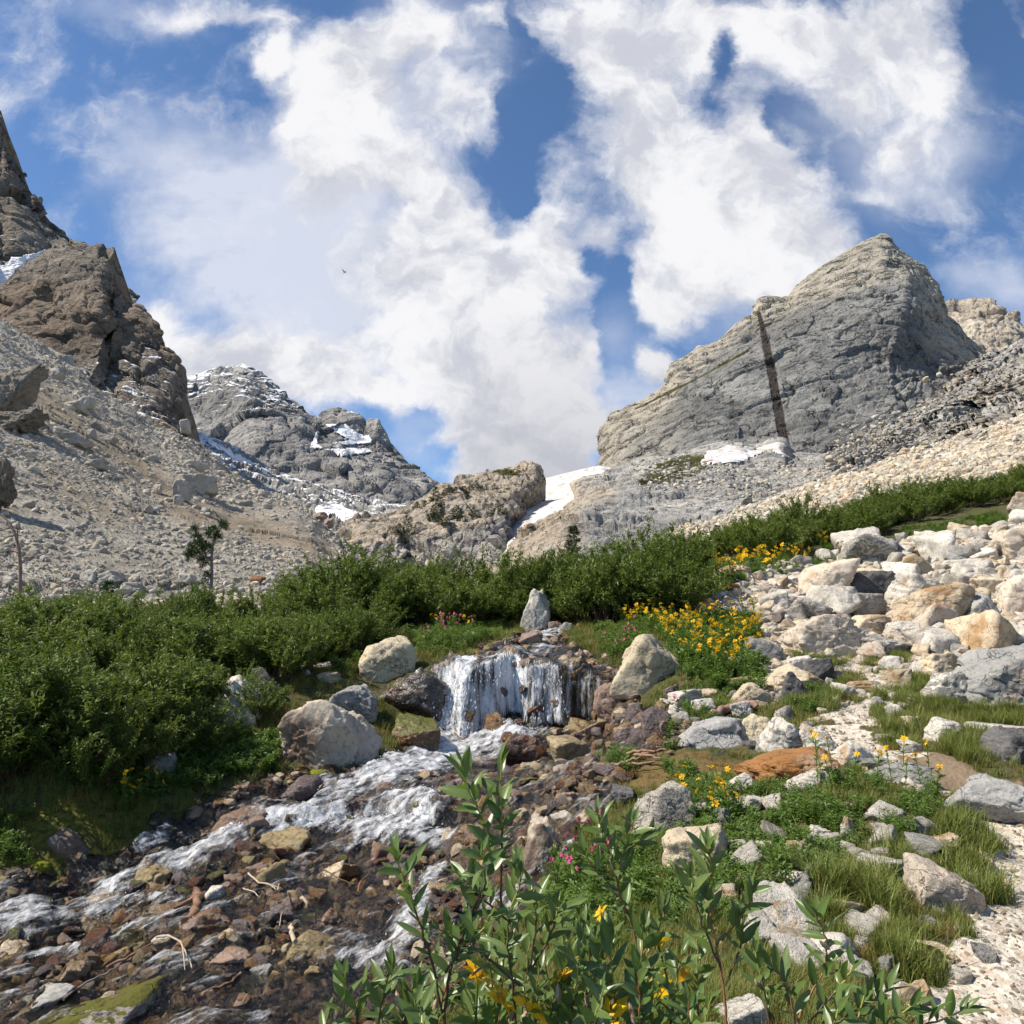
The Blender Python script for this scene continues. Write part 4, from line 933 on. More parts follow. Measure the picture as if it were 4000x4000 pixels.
# outlines (x, z) in -1..1
TILT = [(-1,-.55),(-.95,-.1),(-.25,.75),(.55,1),(.9,.95),(1,.6),(.6,-.1),(.1,-.9),(-.2,-1)]
B = [
 (3124,3343,2184,2372,'pink','big tan egg-shaped boulder leaning right over a dark hollow',TILT),
 (3319,3497,2231,2350,'dark','dark grey angular block wedged behind the leaning tan boulder',[(-1,.1),(-.75,.9),(.3,1),(1,.35),(.7,-.4),(.3,-1),(-.8,-.8)]),
 (3460,3690,2225,2380,'white','long pale rounded boulder right of the dark grey block',None),
 (3487,3790,2290,2468,'tan','large orange-tan block with a rough brown right face',[(-1,-.7),(-.7,.1),(-.4,.7),(.3,1),(.65,.75),(1,-.3),(.75,-.65),(-.1,-1)]),
 (3504,3645,2165,2258,'cream','cream pointed boulder behind the long pale boulder',[(-1,-.4),(-.6,.7),(-.1,1),(.6,.3),(1,-.7),(0,-1)]),
 (3689,3806,2130,2210,'grey','grey block shaded below at the back right of the field',[(-1,.1),(-.5,.9),(.7,1),(1,.3),(.9,-.7),(-.6,-1)]),
 (3871,4120,2068,2200,'pink','huge pale pink boulder cut by the right edge, high in the field',None),
 (3900,4090,2230,2415,'pink','tall peach boulder at the right edge above the reddish stone',[(-1,-1),(-.7,.3),(0,.9),(.6,1),(1,.5),(1,-1)]),
 (3770,3960,2432,2514,'tan','flat reddish-tan boulder just above the big grey slab',None),
 (3062,3365,2405,2572,'pink','wide pale boulder with a rusty patch on its upper left',[(-.95,-.2),(-.85,.35),(-.1,1),(.6,.9),(.9,.4),(1,-.6),(.5,-1),(-.7,-.8)]),
 (3335,3600,2480,2562,'band','low grey and white banded slab right of the rusty-patched boulder',[(-1,.6),(-.5,1),(.6,.3),(1,-.4),(.5,-1),(-.7,-.9)]),
 (3467,3590,2424,2495,'white','white blocky stone on top of the low banded slab',None),
 (3604,3704,2432,2510,'white','white leaning stone left of the reddish-tan boulder',[(-1,-1),(-.2,.5),(.6,1),(1,.6),(.7,-1)]),
 (3775,3915,2250,2336,'cream','flat-topped cream slab between the orange-tan block and right edge',None),
 (3302,3469,2315,2422,'speck','grey speckled rounded stone under the dark angular block',None),
 (3302,3482,2400,2475,'cream','pale low stone below the speckled rounded stone',None),
 (3745,3880,2318,2460,'grey','grey wedge stone leaning beside the orange-tan block',[(-1,-1),(-.3,.6),(.5,1),(1,.2),(.6,-1)]),
 (2905,3055,2490,2592,'grey','light grey stone at the edge of the yellow flower meadow',[(-1,.5),(-.6,1),(.3,.7),(1,.1),(.8,-.8),(0,-1),(-.9,-.4)]),
 (2670,2825,2296,2395,'tan','orange-tan wedge slab pointing up out of the yellow flowers',[(-1,-.7),(-.95,1),(-.6,.85),(.2,.4),(1,-.5),(.9,-1),(-.8,-1)]),
 (2960,3072,2298,2384,'white','pale rounded stone left of the leaning tan boulder',None),
 (3048,3140,2245,2303,'white','white stone just behind and left of the leaning tan boulder',None),
 (3040,3125,2220,2256,'grey','flat grey stone beneath the far willow band',None),
 (2828,2898,2276,2322,'orange','small reddish rounded stone left of the pale ones',None),
 (2790,2932,2205,2262,'cream','cream stone half sunk in the yellow flower strip',None),
 (2979,3145,2008,2142,'orange','tall tan and brown boulder standing against the right talus',[(-1,-.9),(-.7,-.2),(-.1,.5),(.3,1),(.8,.9),(1,.2),(.9,-.6),(.2,-1)]),
 (3945,4080,1922,2026,'pink','pale boulder at the right edge above the shrub band',None),
 (3220,3285,2145,2190,'white','small white stone inside the yellow flower patch right of the willows',None),
 (3690,3790,2180,2220,'white','low white stone behind the pale field boulders',None),
 (3560,3700,2330,2380,'tan','brown-edged slab wedged above the orange-tan block',None),
 # big slab group on the right
 (3742,4150,2508,2790,'slab','huge grey slab with a white quartz vein overhanging the grass at the right edge',[(-1,-.25),(-.9,.1),(-.2,.75),(.5,1),(1,1),(1,-1),(.2,-.95),(-.5,-.85),(-.9,-.7)]),
 (3590,3790,2620,2762,'band','streaked grey block leaning on the left end of the huge slab',[(-1,-.6),(-.8,-.1),(-.2,.8),(.4,1),(1,.3),(1,-.9),(0,-1)]),
 (3600,3730,2545,2640,'cream','cream rounded stone behind the streaked grey block',None),
 (3650,3722,2585,2630,'tan','small peach stone on the path edge behind the grey block',None),
 (3622,3760,2804,2908,'white','white wedge-shaped stone standing in the grass below the grey slab',[(-1,-.7),(-.85,.3),(-.4,.95),(.6,.8),(1,.55),(.5,-.2),(.2,-1),(-.5,-1)]),
 (3842,4060,2850,3000,'dark','dark grey banded boulder with a white lower edge near the right edge',[(-1,-.3),(-.8,.3),(-.3,1),(1,.9),(1,-.4),(-.3,-.9),(-.7,-1)]),
 (3785,4050,2822,2890,'white','long white flat stone behind the dark banded boulder',None),
 (3400,3462,2720,2760,'grey','small flat grey stone lying on the path bend',None),
 (3255,3345,2668,2718,'white','white low stone in the grass left of the upper path',None),
 (3430,3510,2560,2620,'white','light stone bordering the top of the path',None),
 (3450,3560,2610,2680,'cream','flat step stone crossing the upper path',None),
 (3300,3420,2660,2700,'cream','thin flat slab lying across the path above the bend',None),
 (3450,3540,2750,2790,'white','white stone at the inner corner of the grassy bank',None),
 (3520,3590,2795,2850,'cream','half buried pale stone in the grass right of the path',None),
 (3510,3590,2890,2935,'white','white stone beside the path below the wedge stone',None),
 # centre right cluster
 (2925,3322,2925,3058,'orange','long white boulder with a large rust-orange stain across its face',[(-1,-.5),(-.95,.2),(-.4,.75),(.3,1),(1,.4),(.95,-.4),(.2,-.9),(-.3,-1),(-.8,-.9)]),
 (3245,3412,2890,3008,'white','white boulder behind the right end of the rust-stained boulder',[(-1,-.6),(-.7,.4),(-.1,1),(.5,.6),(1,-.4),(.6,-1),(-.7,-1)]),
 (2959,3148,2812,2960,'band','swirled grey and white boulder behind the rust-stained boulder',[(-1,-.9),(-.9,-.2),(-.2,.8),(.2,1),(.9,.5),(1,-.6),(.6,-1)]),
 (3130,3268,2848,2940,'band','striped stone trailing right of the swirled boulder',None),
 (2640,2912,2800,2940,'slab','flat grey slab with pale crossing veins beside the herbs',[(-1,-.5),(-.5,.7),(.1,1),(.9,.8),(1,-.2),(.6,-1),(-.2,-.8)]),
 (2885,3040,2790,2922,'beige','cream rugged block on the right end of the veined slab',[(-1,-.3),(-.8,.6),(-.2,1),(.6,.7),(1,-.3),(.5,-.9),(-.6,-1)]),
 (2902,2985,2890,2940,'dark','small dark stone below the cream rugged block',None),
 (3048,3175,2630,2745,'dark','pointed dark grey rock standing in the meadow',[(-1,-.6),(-.7,.5),(-.5,1),(-.1,.9),(.6,-.1),(1,-.7),(.3,-1),(-.8,-1)]),
 (2972,3222,2600,2700,'cream','flat cream and brown boulder behind the pointed dark rock',[(-1,-.5),(-.5,.7),(0,1),(.8,.2),(1,-.5),(.5,-1),(-.7,-.9)]),
 (3140,3256,2568,2666,'dark','dark blue-grey block with white edges above the flat cream boulder',None),
 (3060,3170,2560,2630,'white','light stone left of the dark blue-grey block',None),
 (2842,3002,2665,2762,'cream','cream rounded boulder above the white cube-like stone',[(-1,-.7),(-.5,.4),(0,1),(.5,.8),(1,-.2),(.7,-.9),(-.5,-1)]),
 (2820,2940,2640,2690,'tan','small peaked tan stone behind the cream rounded boulder',None),
 (2846,2938,2738,2808,'white','white cube-like stone near a piece of driftwood',None),
 (2700,2790,2728,2780,'white','round white stone beside the monkeyflowers',None),
 (3030,3095,2755,2822,'band','small black and white stone behind the swirled boulder',None),
 (2612,2752,2685,2757,'white','bright white stone below the large pointed boulder',None),
 (2735,2800,2690,2730,'cream','smaller white stone right behind the bright white one',None),
 (2711,2795,2725,2782,'white','pale angular stone below the bright white one',None),
 (3380,3640,2980,3085,'grey','flat grey banded slab beside the path end of the flower bed',[(-1,-.2),(-.7,.7),(.4,1),(.9,.6),(1,-.7),(.2,-.9),(-.6,-1)]),
 (3330,3500,2960,3010,'grey','low grey slab behind the flat banded one',None),
 (3065,3275,3008,3100,'white','bright white block under the rust-stained boulder',[(-1,-.7),(-.6,.3),(.1,1),(.7,.9),(1,.1),(.8,-.8),(-.7,-1)]),
 (2805,2932,3020,3115,'white','white slanting stone left of the rust-stained boulder in the herbs',[(-1,-1),(-.2,.4),(.6,1),(1,.8),(.9,-.6),(.2,-1)]),
 (3700,4100,3035,3245,'slab','broad grey striped slab lying in the gravel path at the right edge',[(-1,-.1),(-.6,.8),(0,1),(.7,.5),(1,0),(1,-1),(.2,-.6)]),
 (2466,2715,3068,3265,'speck','large black and white speckled boulder right of the foreground willow',[(-1,-1),(-.9,-.2),(-.4,.7),(.2,1),(.8,.9),(1,0),(1,-1)]),
 (2596,2835,3250,3435,'cream','striped cream slab with a flat front below the speckled boulder',[(-1,.7),(-.6,.95),(.8,1),(1,.5),(.95,-1),(-.9,-1)]),
 (2830,2925,3285,3360,'speck','small pinkish grey stone right of the striped cream slab',None),
 (2369,2480,3068,3150,'dark','blue-grey rounded stone left of the speckled boulder',None),
 (2041,2205,3212,3420,'half','tall white-topped brown stone standing behind the willow leaves',[(-1,-1),(-.9,.3),(-.5,.95),(0,1),(.7,.4),(1,-.2),(.8,-1)]),
 (2159,2278,3085,3158,'brown','brown-tan rounded stone on the gravel bank of the stream',None),
 (2262,2320,3110,3165,'white','small white stone beside the brown-tan rounded stone',None),
 (3564,3812,3375,3582,'pink','big pinkish white block with a flat face beside the path',[(-1,.2),(-.85,1),(-.1,.85),(.8,.35),(1,0),(.9,-.7),(.55,-1),(-.4,-.9),(-.9,-.4)]),
 (3376,3546,3342,3430,'white','white broad stone above the pinkish block in the grass',None),
 (3148,3356,3648,3780,'white','smooth white dome-shaped boulder in the lower right grass',[(-1,-.7),(-.8,.3),(-.2,1),(.4,.95),(.85,.3),(1,-.6),(.5,-1),(-.6,-1)]),
 (3278,3426,3740,3840,'white','white rounded stone just below the dome-shaped boulder',None),
 (3340,3400,3660,3725,'white','narrow pale stone touching the dome boulder on its right',None),
 (3556,3762,3610,3770,'cream','long cream stone lying diagonally beside the path',[(-1,.6),(-.8,1),(-.3,.8),(.3,0),(.9,-.1),(1,-.5),(.6,-1),(0,-.8),(-.5,.1)]),
 (3264,3400,3495,3582,'cream','pale egg-like stone in the grass left of the pinkish block',None),
 (3170,3256,3525,3595,'pink','small pinkish stone left of the pale egg-like stone',None),
 (3018,3096,3495,3575,'dark','blue-grey stone half hidden in the lower herbs',None),
 (3062,3185,3392,3490,'white','white rough stone in the middle of the herb bed',None),
 (3278,3338,3190,3280,'white','upright white stone standing like a tooth in the herbs',[(-.9,-1),(-.7,.1),(0,1),(.8,.8),(1,-.1),(.5,-1)]),
 (3400,3484,3215,3270,'speck','small mottled stone right of the tooth-like stone',None),
 (3148,3255,3228,3280,'white','flat white stone left of the tooth-like stone',None),
 (3144,3226,3126,3185,'tan','tan stone among brown grass below the rust-stained boulder',None),
 (2735,2910,3470,3565,'pink','pale pink stone behind the red willow twig',None),
 (3424,3532,3718,3815,'grey','grey granite stone between the two grass tufts',None),
 (3365,3690,3850,3960,'white','long white rock at the bottom beside the path',None),
 (2805,3000,3900,4050,'white','white rock peeping through the willow at the bottom edge',None),
 (3640,3735,3255,3320,'cream','pale stone in the tussock above the pinkish block',None),
 (3460,3560,3420,3470,'grey','small grey stone near the left edge of the pinkish block',None),
 (3580,3700,3585,3640,'grey','smooth flat grey cobble above the long cream stone',None),
 (3810,3900,3690,3780,'grey','grey cobble in the gravel right of the long cream stone',None),
 (3720,3800,3780,3850,'white','small smooth white cobble below the long cream stone',None),
 # waterfall group
 (2382,2655,2476,2730,'beige','large pale pointed boulder beside the top of the waterfall',[(-1,-.75),(-.75,-.05),(-.15,.95),(.15,1),(.7,.5),(1,.1),(.9,-.3),(.75,-1),(-.1,-.95)]),
 (2318,2485,2665,2815,'brown','round brown boulder at the right end of the waterfall',[(-1,-.2),(-.8,.6),(-.2,1),(.5,.7),(1,-.1),(.7,-1),(-.5,-1)]),
 (2036,2145,2308,2480,'white','tall white streaked boulder standing among the willows upstream',[(-.2,1),(.4,.95),(.95,.4),(1,-.3),(.8,-1),(.1,-1),(-1,-.45),(-.75,.1)]),
 (2025,2122,2462,2538,'brown','brown rounded stone at the brink of the upper cascade',None),
 (2140,2185,2425,2480,'brown','small brown stone right of the tall white boulder',None),
 (2185,2235,2430,2485,'grey','little grey stone where the stream leaves the willows',None),
 (1958,2126,2872,2995,'wetred','dark red wet boulder at the foot of the waterfall',[(-1,-.6),(-.7,.5),(-.1,1),(.6,.8),(1,0),(.9,-.9),(-.6,-1)]),
 (2136,2320,2876,2998,'spot','yellowish boulder with black spots below the waterfall',None),
 (2310,2372,2885,2975,'wettan','small ochre wet stone right of the spotted boulder',None),
 (2198,2378,2810,2895,'brown','flat brown pointed slab above the spotted boulder',[(-1,-.8),(-.3,.3),(.5,.7),(.85,1),(1,.2),(.8,-.8),(0,-1)]),
 (2428,2515,2748,2844,'purple','purple-brown stone below the large pointed boulder',None),
 (2500,2640,2762,2888,'purple','cracked purple-grey boulder right of the purple-brown stone',None),
 (2398,2520,2840,2905,'purple','low dark purple stone below the pair of purple boulders',None),
 (2570,2640,2810,2895,'brown','brown pointed stone right of the cracked purple boulder',None),
 (2590,2660,2670,2730,'purple','dark stone under the right corner of the pointed boulder',None),
 (1755,1832,2612,2688,'wet','black mossy rock splitting the left arm of the waterfall',None),
 (1888,1975,2785,2892,'wettan','wet ochre-topped rock inside the white water below the fall',None),
 (1402,1627,2495,2668,'beige','large flat-topped beige block perched above dark wet rocks',[(-1,-.1),(-.9,.3),(-.6,.75),(-.1,1),(.7,.95),(1,.4),(.85,-.5),(.1,-1),(-.8,-1),(-.95,-.5)]),
 (1465,1756,2610,2815,'wet','dark brown wet boulder left of the waterfall',[(-1,-.7),(-.9,.2),(-.3,.7),(.3,1),(.7,.7),(1,0),(.95,-.9),(-.3,-1)]),
 (1536,1725,2790,2956,'mossy','rusty brown mossy boulder at the left foot of the fall',None),
 (1122,1472,2735,3012,'half','big cream and brown patched boulder left of the white water',[(-1,-.4),(-.9,.3),(-.65,.85),(-.2,1),(.3,.7),(.75,.1),(1,-.6),(.9,-.95),(.2,-1),(-.5,-.95)]),
 (1298,1478,2675,2820,'grey','grey cracked boulder behind the cream and brown patched one',None),
 (835,1022,2645,2855,'white','pale boulder poking out of the willows on the left bank',[(-1,-.2),(-.6,.7),(-.1,1),(.5,.6),(1,-.1),(.9,-1),(-.6,-1)]),
 (988,1115,2610,2768,'dark','dark slab leaning right beside the pale left bank boulder',[(-1,.9),(-.4,1),(.4,.3),(1,-.8),(.6,-1),(-.4,-.4)]),
 (1242,1342,2622,2676,'cream','flat pale stone on the grass left of the perched beige block',None),
 (1230,1320,2585,2615,'white','small flat white stone behind the flat pale one',None),
 (1170,1215,2615,2645,'white','tiny white stone in the grass under the willow edge',None),
 (1040,1256,3045,3152,'purple','smooth purple-brown boulder lying in the left of the stream',[(-1,-1),(-.5,.1),(.2,1),(.7,.9),(1,-.3),(.6,-1)]),
 (818,1072,3165,3282,'brown','rusty brown flat-topped boulder beside the white rapid',[(-1,-.5),(-.7,.5),(-.2,1),(.7,.8),(1,0),(.6,-.8),(-.7,-.9)]),
 (1020,1218,3240,3340,'yellow','flat olive-tan slab in midstream below the rapid',[(-1,-.2),(-.9,.7),(-.2,1),(.8,.9),(1,.3),(.7,-.6),(-.8,-1)]),
 (1078,1176,3300,3366,'wetred','dark red wet stone below the flat olive-tan slab',None),
 (1330,1424,3358,3455,'wettan','rounded wet orange-brown stone in the lower stream',None),
 (1200,1346,3368,3445,'cream','pale triangular slab left of the wet orange-brown stone',[(-1,-.6),(-.2,.1),(.9,1),(1,.7),(.8,-.7),(-.3,-1)]),
 (1086,1352,3642,3796,'yellow','large pinkish ochre slab holding a short stick near the bottom',[(-1,-1),(-.7,.2),(-.2,1),(.4,.7),(1,.1),(.7,-.7)]),
 (1207,1357,3550,3662,'brown','reddish pointed stone above the large ochre slab',[(-1,-.5),(-.4,.3),(0,1),(.5,.7),(1,-.2),(.8,-1),(-.2,-.9)]),
 (1036,1156,3546,3642,'purple','rounded mauve stone left of the reddish pointed stone',None),
 (686,912,3550,3662,'brown','reddish brown angular block near the driftwood log',[(-1,-.9),(-.9,.2),(-.3,.7),(.2,1),(.8,.4),(1,0),(.6,-.8)]),
 (818,964,3722,3812,'brown','brick-brown squarish stone among cobbles at the bottom left',[(-1,-.3),(-.7,.7),(.3,1),(1,.7),(.9,-.6),(.2,-1),(-.9,-.9)]),
 (968,1070,3768,3838,'grey','grey-mauve stone right of the brick-brown squarish one',None),
 (804,882,3458,3542,'white','small upright white and yellow stone near the dry twigs',None),
 (636,704,3716,3786,'white','clean white egg-shaped cobble at the bottom left',None),
 (622,708,3786,3850,'dark','dark grey round cobble under the white egg-shaped cobble',None),
 (584,716,3530,3616,'wettan','wet orange stone left of the driftwood log',None),
 (1195,1272,3775,3842,'yellow','small ochre wet stone below the large ochre slab',None),
 (115,356,3240,3388,'half','pale grey boulder on the left bank fringed by moss',[(-1,-.8),(-.8,.1),(-.1,1),(.3,.8),(1,-.3),(.9,-1),(-.6,-1)]),
 (40,600,3862,4080,'mossslab','big slanting slab with yellow moss in the bottom left corner',[(-1,-.9),(-.7,-.1),(.1,.5),(.75,1),(.95,.9),(1,.1),(.9,-1)]),
 (-60,285,3855,3990,'grey','thin grey slab behind the moss-topped slab',[(-1,-.8),(-.2,.2),(.5,.9),(1,1),(.6,0),(.1,-.8)]),
 (-40,108,3675,3765,'tan','tan wet stone at the left edge by the rapid',None),
 (320,444,3412,3470,'brown','low brown stone in the left rapid',None),
 (504,672,3378,3500,'yellow','round olive wet boulder in the middle of the left stream',None),
 (358,474,3478,3565,'tan','pale tan stone under thin white water on the left',None),
 (370,522,3695,3768,'yellow','thin yellowish slab leaning in the lower left stream',[(-1,-1),(-.2,.2),(.7,1),(1,.7),(.6,-.1),(-.5,-1)]),
 (205,335,3758,3880,'wettan','ochre sloping stone at the lower left water edge',[(-1,-1),(-.5,.2),(0,1),(.8,.8),(1,.2),(.3,-.6)]),
 (292,370,3846,3895,'grey','small grey striped cobble on the moss at the bottom left',None),
 (555,680,2940,3060,'grey','mossy grey boulder in the shade of the left bank herbs',None),
 (590,670,3660,3712,'white','pinkish white stone beneath the forked driftwood',None),
 (1668,1776,3448,3545,'wettan','wet tan stone with white trickle behind the willow twigs',None),
 # left talus boulders
]
for k, (x0, x1, y0, y1, mt, lab, poly) in enumerate(B):
    if x0 > 4150: continue
    boulder(x0, x1, y0, y1, mt, lab, poly)
def sheet_hit(S, px, py):
    X, Y = to_px(S[12:]); i = np.argmin((X-px)**2+(Y-py)**2+(S[12:][..., 2] > 1e6)*1e9); r, c = divmod(i, X.shape[1]); return S[12:][r, c]
BT = [
 (305,370,1546,1602,'pale rounded boulder high on the left talus under the cliff'),(228,330,1572,1615,'flat shaded boulder left of the high rounded one'),
 (236,345,1676,1748,'long slab sliding down the upper left talus'),(340,378,1675,1718,'dark block touching the long slab on the upper talus'),(380,455,1698,1735,'grey slab right of the dark block on the upper talus'),
 (335,415,1792,1838,'brown-shadowed rock in the middle of the left talus'),(400,455,1820,1850,'pale thin rock right of the brown-shadowed one'),
 (660,755,1876,1962,'large tan block above the dead centre of the left talus'),(716,850,1856,1938,'largest grey slab lying on the left talus'),(590,640,1890,1930,'rounded rock left of the large tan block'),
 (735,805,1800,1845,'blocky rock near the talus crest above the grey slab'),(680,722,1935,1980,'pale rock below the large tan block'),
 (550,600,1975,2005,'long pale stone on the lower middle talus'),(385,500,2228,2286,'wide pale boulder near the foot of the left talus'),(318,385,2228,2280,'upright white boulder left of the wide pale one'),
 (466,556,2272,2330,'square white boulder below the wide pale one'),(470,530,2335,2368,'small cream boulder at the edge of the willows'),(700,765,2240,2285,'pale boulder left of the bent pine'),
 (120,160,2140,2180,'isolated white boulder on the grassy patch of talus'),(120,150,1820,1850,'small grey boulder on the left part of the talus'),(575,620,1780,1810,'pale boulder below the talus crest'),(920,950,1880,1910,'white boulder near the middle of the talus crest'),
 (1010,1050,1915,1945,'pale boulder above the talus crest bend'),(90,135,1955,1985,'pale boulder in the far left of the talus'),(1385,1500,2225,2275,'broad flat boulder just above the centre willows'),(1330,1390,2230,2270,'orange flat boulder left of the broad flat one'),
 (975,1035,2250,2285,'small orange-tipped boulder low on the talus'),(700,745,1640,1690,'small block under the corner of the brown cliff'),(180,250,1440,1495,'pale block in the upper left scree'),
]
for (x0, x1, y0, y1, lab) in BT:
    p = sheet_hit(TAL_L, (x0+x1)/2, y1-4)
    boulder(x0, x1, y0, y1, 'orange' if 'orange' in lab else 'talus', lab, d=float(p[1]), cat='boulder', dep=1.0)
for (x0, x1, y0, y1, lab, dd_) in [(1224,1278,1995,2042,'dark rounded boulder on the talus crest beside the basin snow',196),(1262,1305,2020,2062,'brown boulder right of the dark rounded one on the crest',186)]:
    boulder(x0, x1, y0, y1, 'brown', lab, d=dd_, dep=1.0)
for (x0, x1, y0, y1, lab, sx, sy) in [(2490,2550,1918,1960,'big grey block resting on the scree above the slab',0,0),(2520,2556,1978,1998,'dark boulder on the rim of the grey slab',0,0),(2840,2885,1915,1960,'upright grey block in the scree below the dike',0,0),(2880,2945,1945,1975,'flat grey block right of the upright one',0,0)]:
    p = sheet_hit(APR, (x0+x1)/2, y1-2); boulder(x0, x1, y0, y1, 'dark' if 'dark' in lab else 'grey', lab, d=float(p[1]), dep=1.0)
# dark outcrops at the left edge of the talus
for (x0, x1, y0, y1, d_, lab) in [(-80,138,1405,1640,150,'large brown rock outcrop jutting in from the left edge'),(-50,60,1790,1985,110,'lower dark rock outcrop at the left edge'),(-40,165,1600,1690,140,'shaded ledge under the upper left outcrop')]:
    d_ = float(sheet_hit(TAL_L, max(6, x1-40), y1-5)[1])*.97
    boulder(x0, x1, y0, y1, 'outcrop', lab, d=d_, name='rock_outcrop', cat='rock outcrop', dep=.8, sub=6, rough=.09)
# ------------------------------------------------------------------ countable middle-sized stones, copied from shared shapes
PROT = {}
def proto(mat, k, sub=4):
    if (mat, k) not in PROT:
        V, Fc = rock_geo(1000+k*31+len(mat)*7, sub, ncut=1, rnd=.03)
        V = V*np.array([1, .85, .62])*.5
        me = mesh_np('boulder', V*2.0, Fc, True); me.materials.append(RM[mat]); PROT[(mat, k)] = me
    return PROT[(mat, k)]
rs = np.random.RandomState(5)
import re
LM = []      # landmark boulders: position on the ground plan and a short name for them
for o in list(COL.objects):
    if o.get('category') == 'boulder':
        lab = o['label']; sh = re.split(r" (?:with|leaning|wedged|right|left|behind|cut|at|above|on|under|between|below|beside|just|in|among|of|standing|lying|poking|holding|near|from|by|perched|trailing|sliding|against|inside|splitting|beneath|fringed|touching|and)\b", lab)[0]
        if len(sh.split()) >= 3: LM.append((o.location.x, o.location.y, sh))
from collections import Counter
_c = Counter(l[2] for l in LM); LM = [l for l in LM if _c[l[2]] == 1]
ADJ = {'white': 'white', 'cream': 'cream', 'pink': 'pinkish', 'grey': 'grey', 'speck': 'speckled', 'tan': 'tan', 'brown': 'brown', 'wettan': 'wet ochre', 'purple': 'mauve', 'wet': 'wet black', 'wetred': 'wet red', 'mossy': 'mossy', 'yellow': 'olive', 'dark': 'dark', 'band': 'banded'}
USED = Counter()
def auto_label(x, y, s, mt, noun, flat, zone):
    best = min(LM, key=lambda l: (l[0]-x)**2+(l[1]-y)**2)
    dx, dy = x-best[0], y-best[1]; r = math.hypot(dx, dy)
    rel = ('right of' if dx > 0 else 'left of') if abs(dx) > abs(dy) else ('behind' if dy > 0 else 'in front of')
    near = 'just ' if r < .7 else ''
    size = 'tiny' if s < .12 else 'small' if s < .28 else 'middling' if s < .55 else 'large'
    for shp in ([flat] + ['', 'knobbly', 'angular', 'smooth', 'wedge-like', 'low', 'chunky', 'lopsided']):
        L = ' '.join(f"{size} {shp} {ADJ[mt]} {noun} {near}{rel} the {best[2]}".split())
        if USED[L] == 0: USED[L] += 1; return L
    return f"{ADJ[mt]} {noun} among {zone}"
def fill_stones(zone_px, n, smin, smax, mats, label, group, avoid=.8, dmax=60, name='boulder', cat='stone', power=2.2):
    got = 0; tries = 0; poly = np.array(zone_px, float); lo, hi = poly.min(0), poly.max(0)
    while got < n and tries < n*30:
        tries += 1
        px = rs.uniform(lo[0], hi[0]); py = rs.uniform(lo[1], hi[1])
        if not pip(np.array([px]), np.array([py]), poly)[0]: continue
        h = hit(px, py)
        s = smin+(smax-smin)*rs.rand()**power
        s *= max(1.0, h[1]/14)
        if any((h[0]-a)**2+(h[1]-b)**2 < (avoid*(r_+s*.5))**2 for a, b, r_ in ALL_STONES): continue
        mt = mats[rs.randint(len(mats))]
        o = bpy.data.objects.new(name, proto(mt, rs.randint(5))); COL.objects.link(o)
        zs = rs.uniform(.75, 1.35); o.location = (h[0], h[1], h[2]+s*.12); k = s*.5
        o.scale = (k*rs.uniform(.8, 1.2), k*rs.uniform(.8, 1.2), k*zs); o.rotation_euler = (rs.normal(0, .25), rs.normal(0, .25), rs.uniform(0, 6.28))
        tag(o, auto_label(h[0], h[1], s, mt, name, 'flat' if zs < .95 else 'tall' if zs > 1.15 else 'rounded', label), name, group); ALL_STONES.append((h[0], h[1], s*.45)); got += 1
fill_stones([(3050,2200),(3400,2130),(3900,2040),(4050,2030),(4050,2520),(3600,2560),(3250,2580),(3060,2440),(2930,2380)], 88, .3, 1.25, ['white','white','white','cream','band','speck','pink'], 'the boulder field', 'stones filling the boulder field', avoid=.62, name='rock')
fill_stones([(2860,2480),(3080,2420),(3300,2600),(3250,2720),(3050,2760),(2900,2900),(2780,2700)], 18, .16, .42, ['white','cream','grey'], 'the meadow stones', 'small stones beside the meadow', avoid=.7, name='stone')
fill_stones([(2700,3100),(3500,3050),(3650,3300),(3600,3700),(3100,3900),(2900,3600)], 46, .09, .34, ['white','white','cream','grey','speck'], 'small rounded stone half buried in the lower right herbs and grass', 'small stones in the lower right herb bed', avoid=.75, name='stone')
fill_stones([(2000,3000),(2350,2990),(2480,2940),(2330,3180),(2200,3330),(2000,3300)], 34, .08, .3, ['brown','tan','wettan','white','purple','pink'], 'brown or pale cobble on the gravel bar right of the stream', 'cobbles on the gravel bar', avoid=.7, name='cobble')
fill_stones([(700,3620),(1100,3560),(1350,3700),(1100,3850),(700,3900),(550,3850),(450,3750)], 34, .07, .2, ['white','pink','brown','grey','tan','purple'], 'dry cobble heaped on the bar at the bottom left', 'cobbles heaped at the bottom left', avoid=.7, name='cobble')
fill_stones([(800,3080),(1600,3000),(1850,3100),(1750,3400),(1700,3700),(1000,3950),(300,3900),(0,3600),(100,3420),(600,3350)], 44, .1, .36, ['wettan','wet','brown','yellow','mossy','wetred','wet'], 'wet dark or ochre stone washed by the shallow stream', 'wet stones in the stream', avoid=.8, name='stone')
fill_stones([(1800,2530),(2300,2520),(2420,2600),(2480,2700),(2360,2680),(2150,2620),(1850,2600)], 26, .12, .34, ['brown','purple','wet','pink','wettan','grey'], 'brown stone along the brink above the waterfall', 'stones along the brink of the waterfall', avoid=.6, name='stone')
fill_stones([(2480,2620),(2700,2740),(2760,2880),(2600,2930),(2420,2900),(2400,2740)], 14, .14, .36, ['purple','brown','grey','white'], 'purple-grey stone in the pile right of the waterfall', 'stones piled right of the waterfall', avoid=.6, name='stone')

fill_stones([(1760,2640),(2330,2640),(2400,2820),(2100,2850),(1780,2850)], 12, .16, .42, ['wet','wettan','wet','mossy'], 'the fall', 'stones in the face of the waterfall', avoid=.7, name='stone')
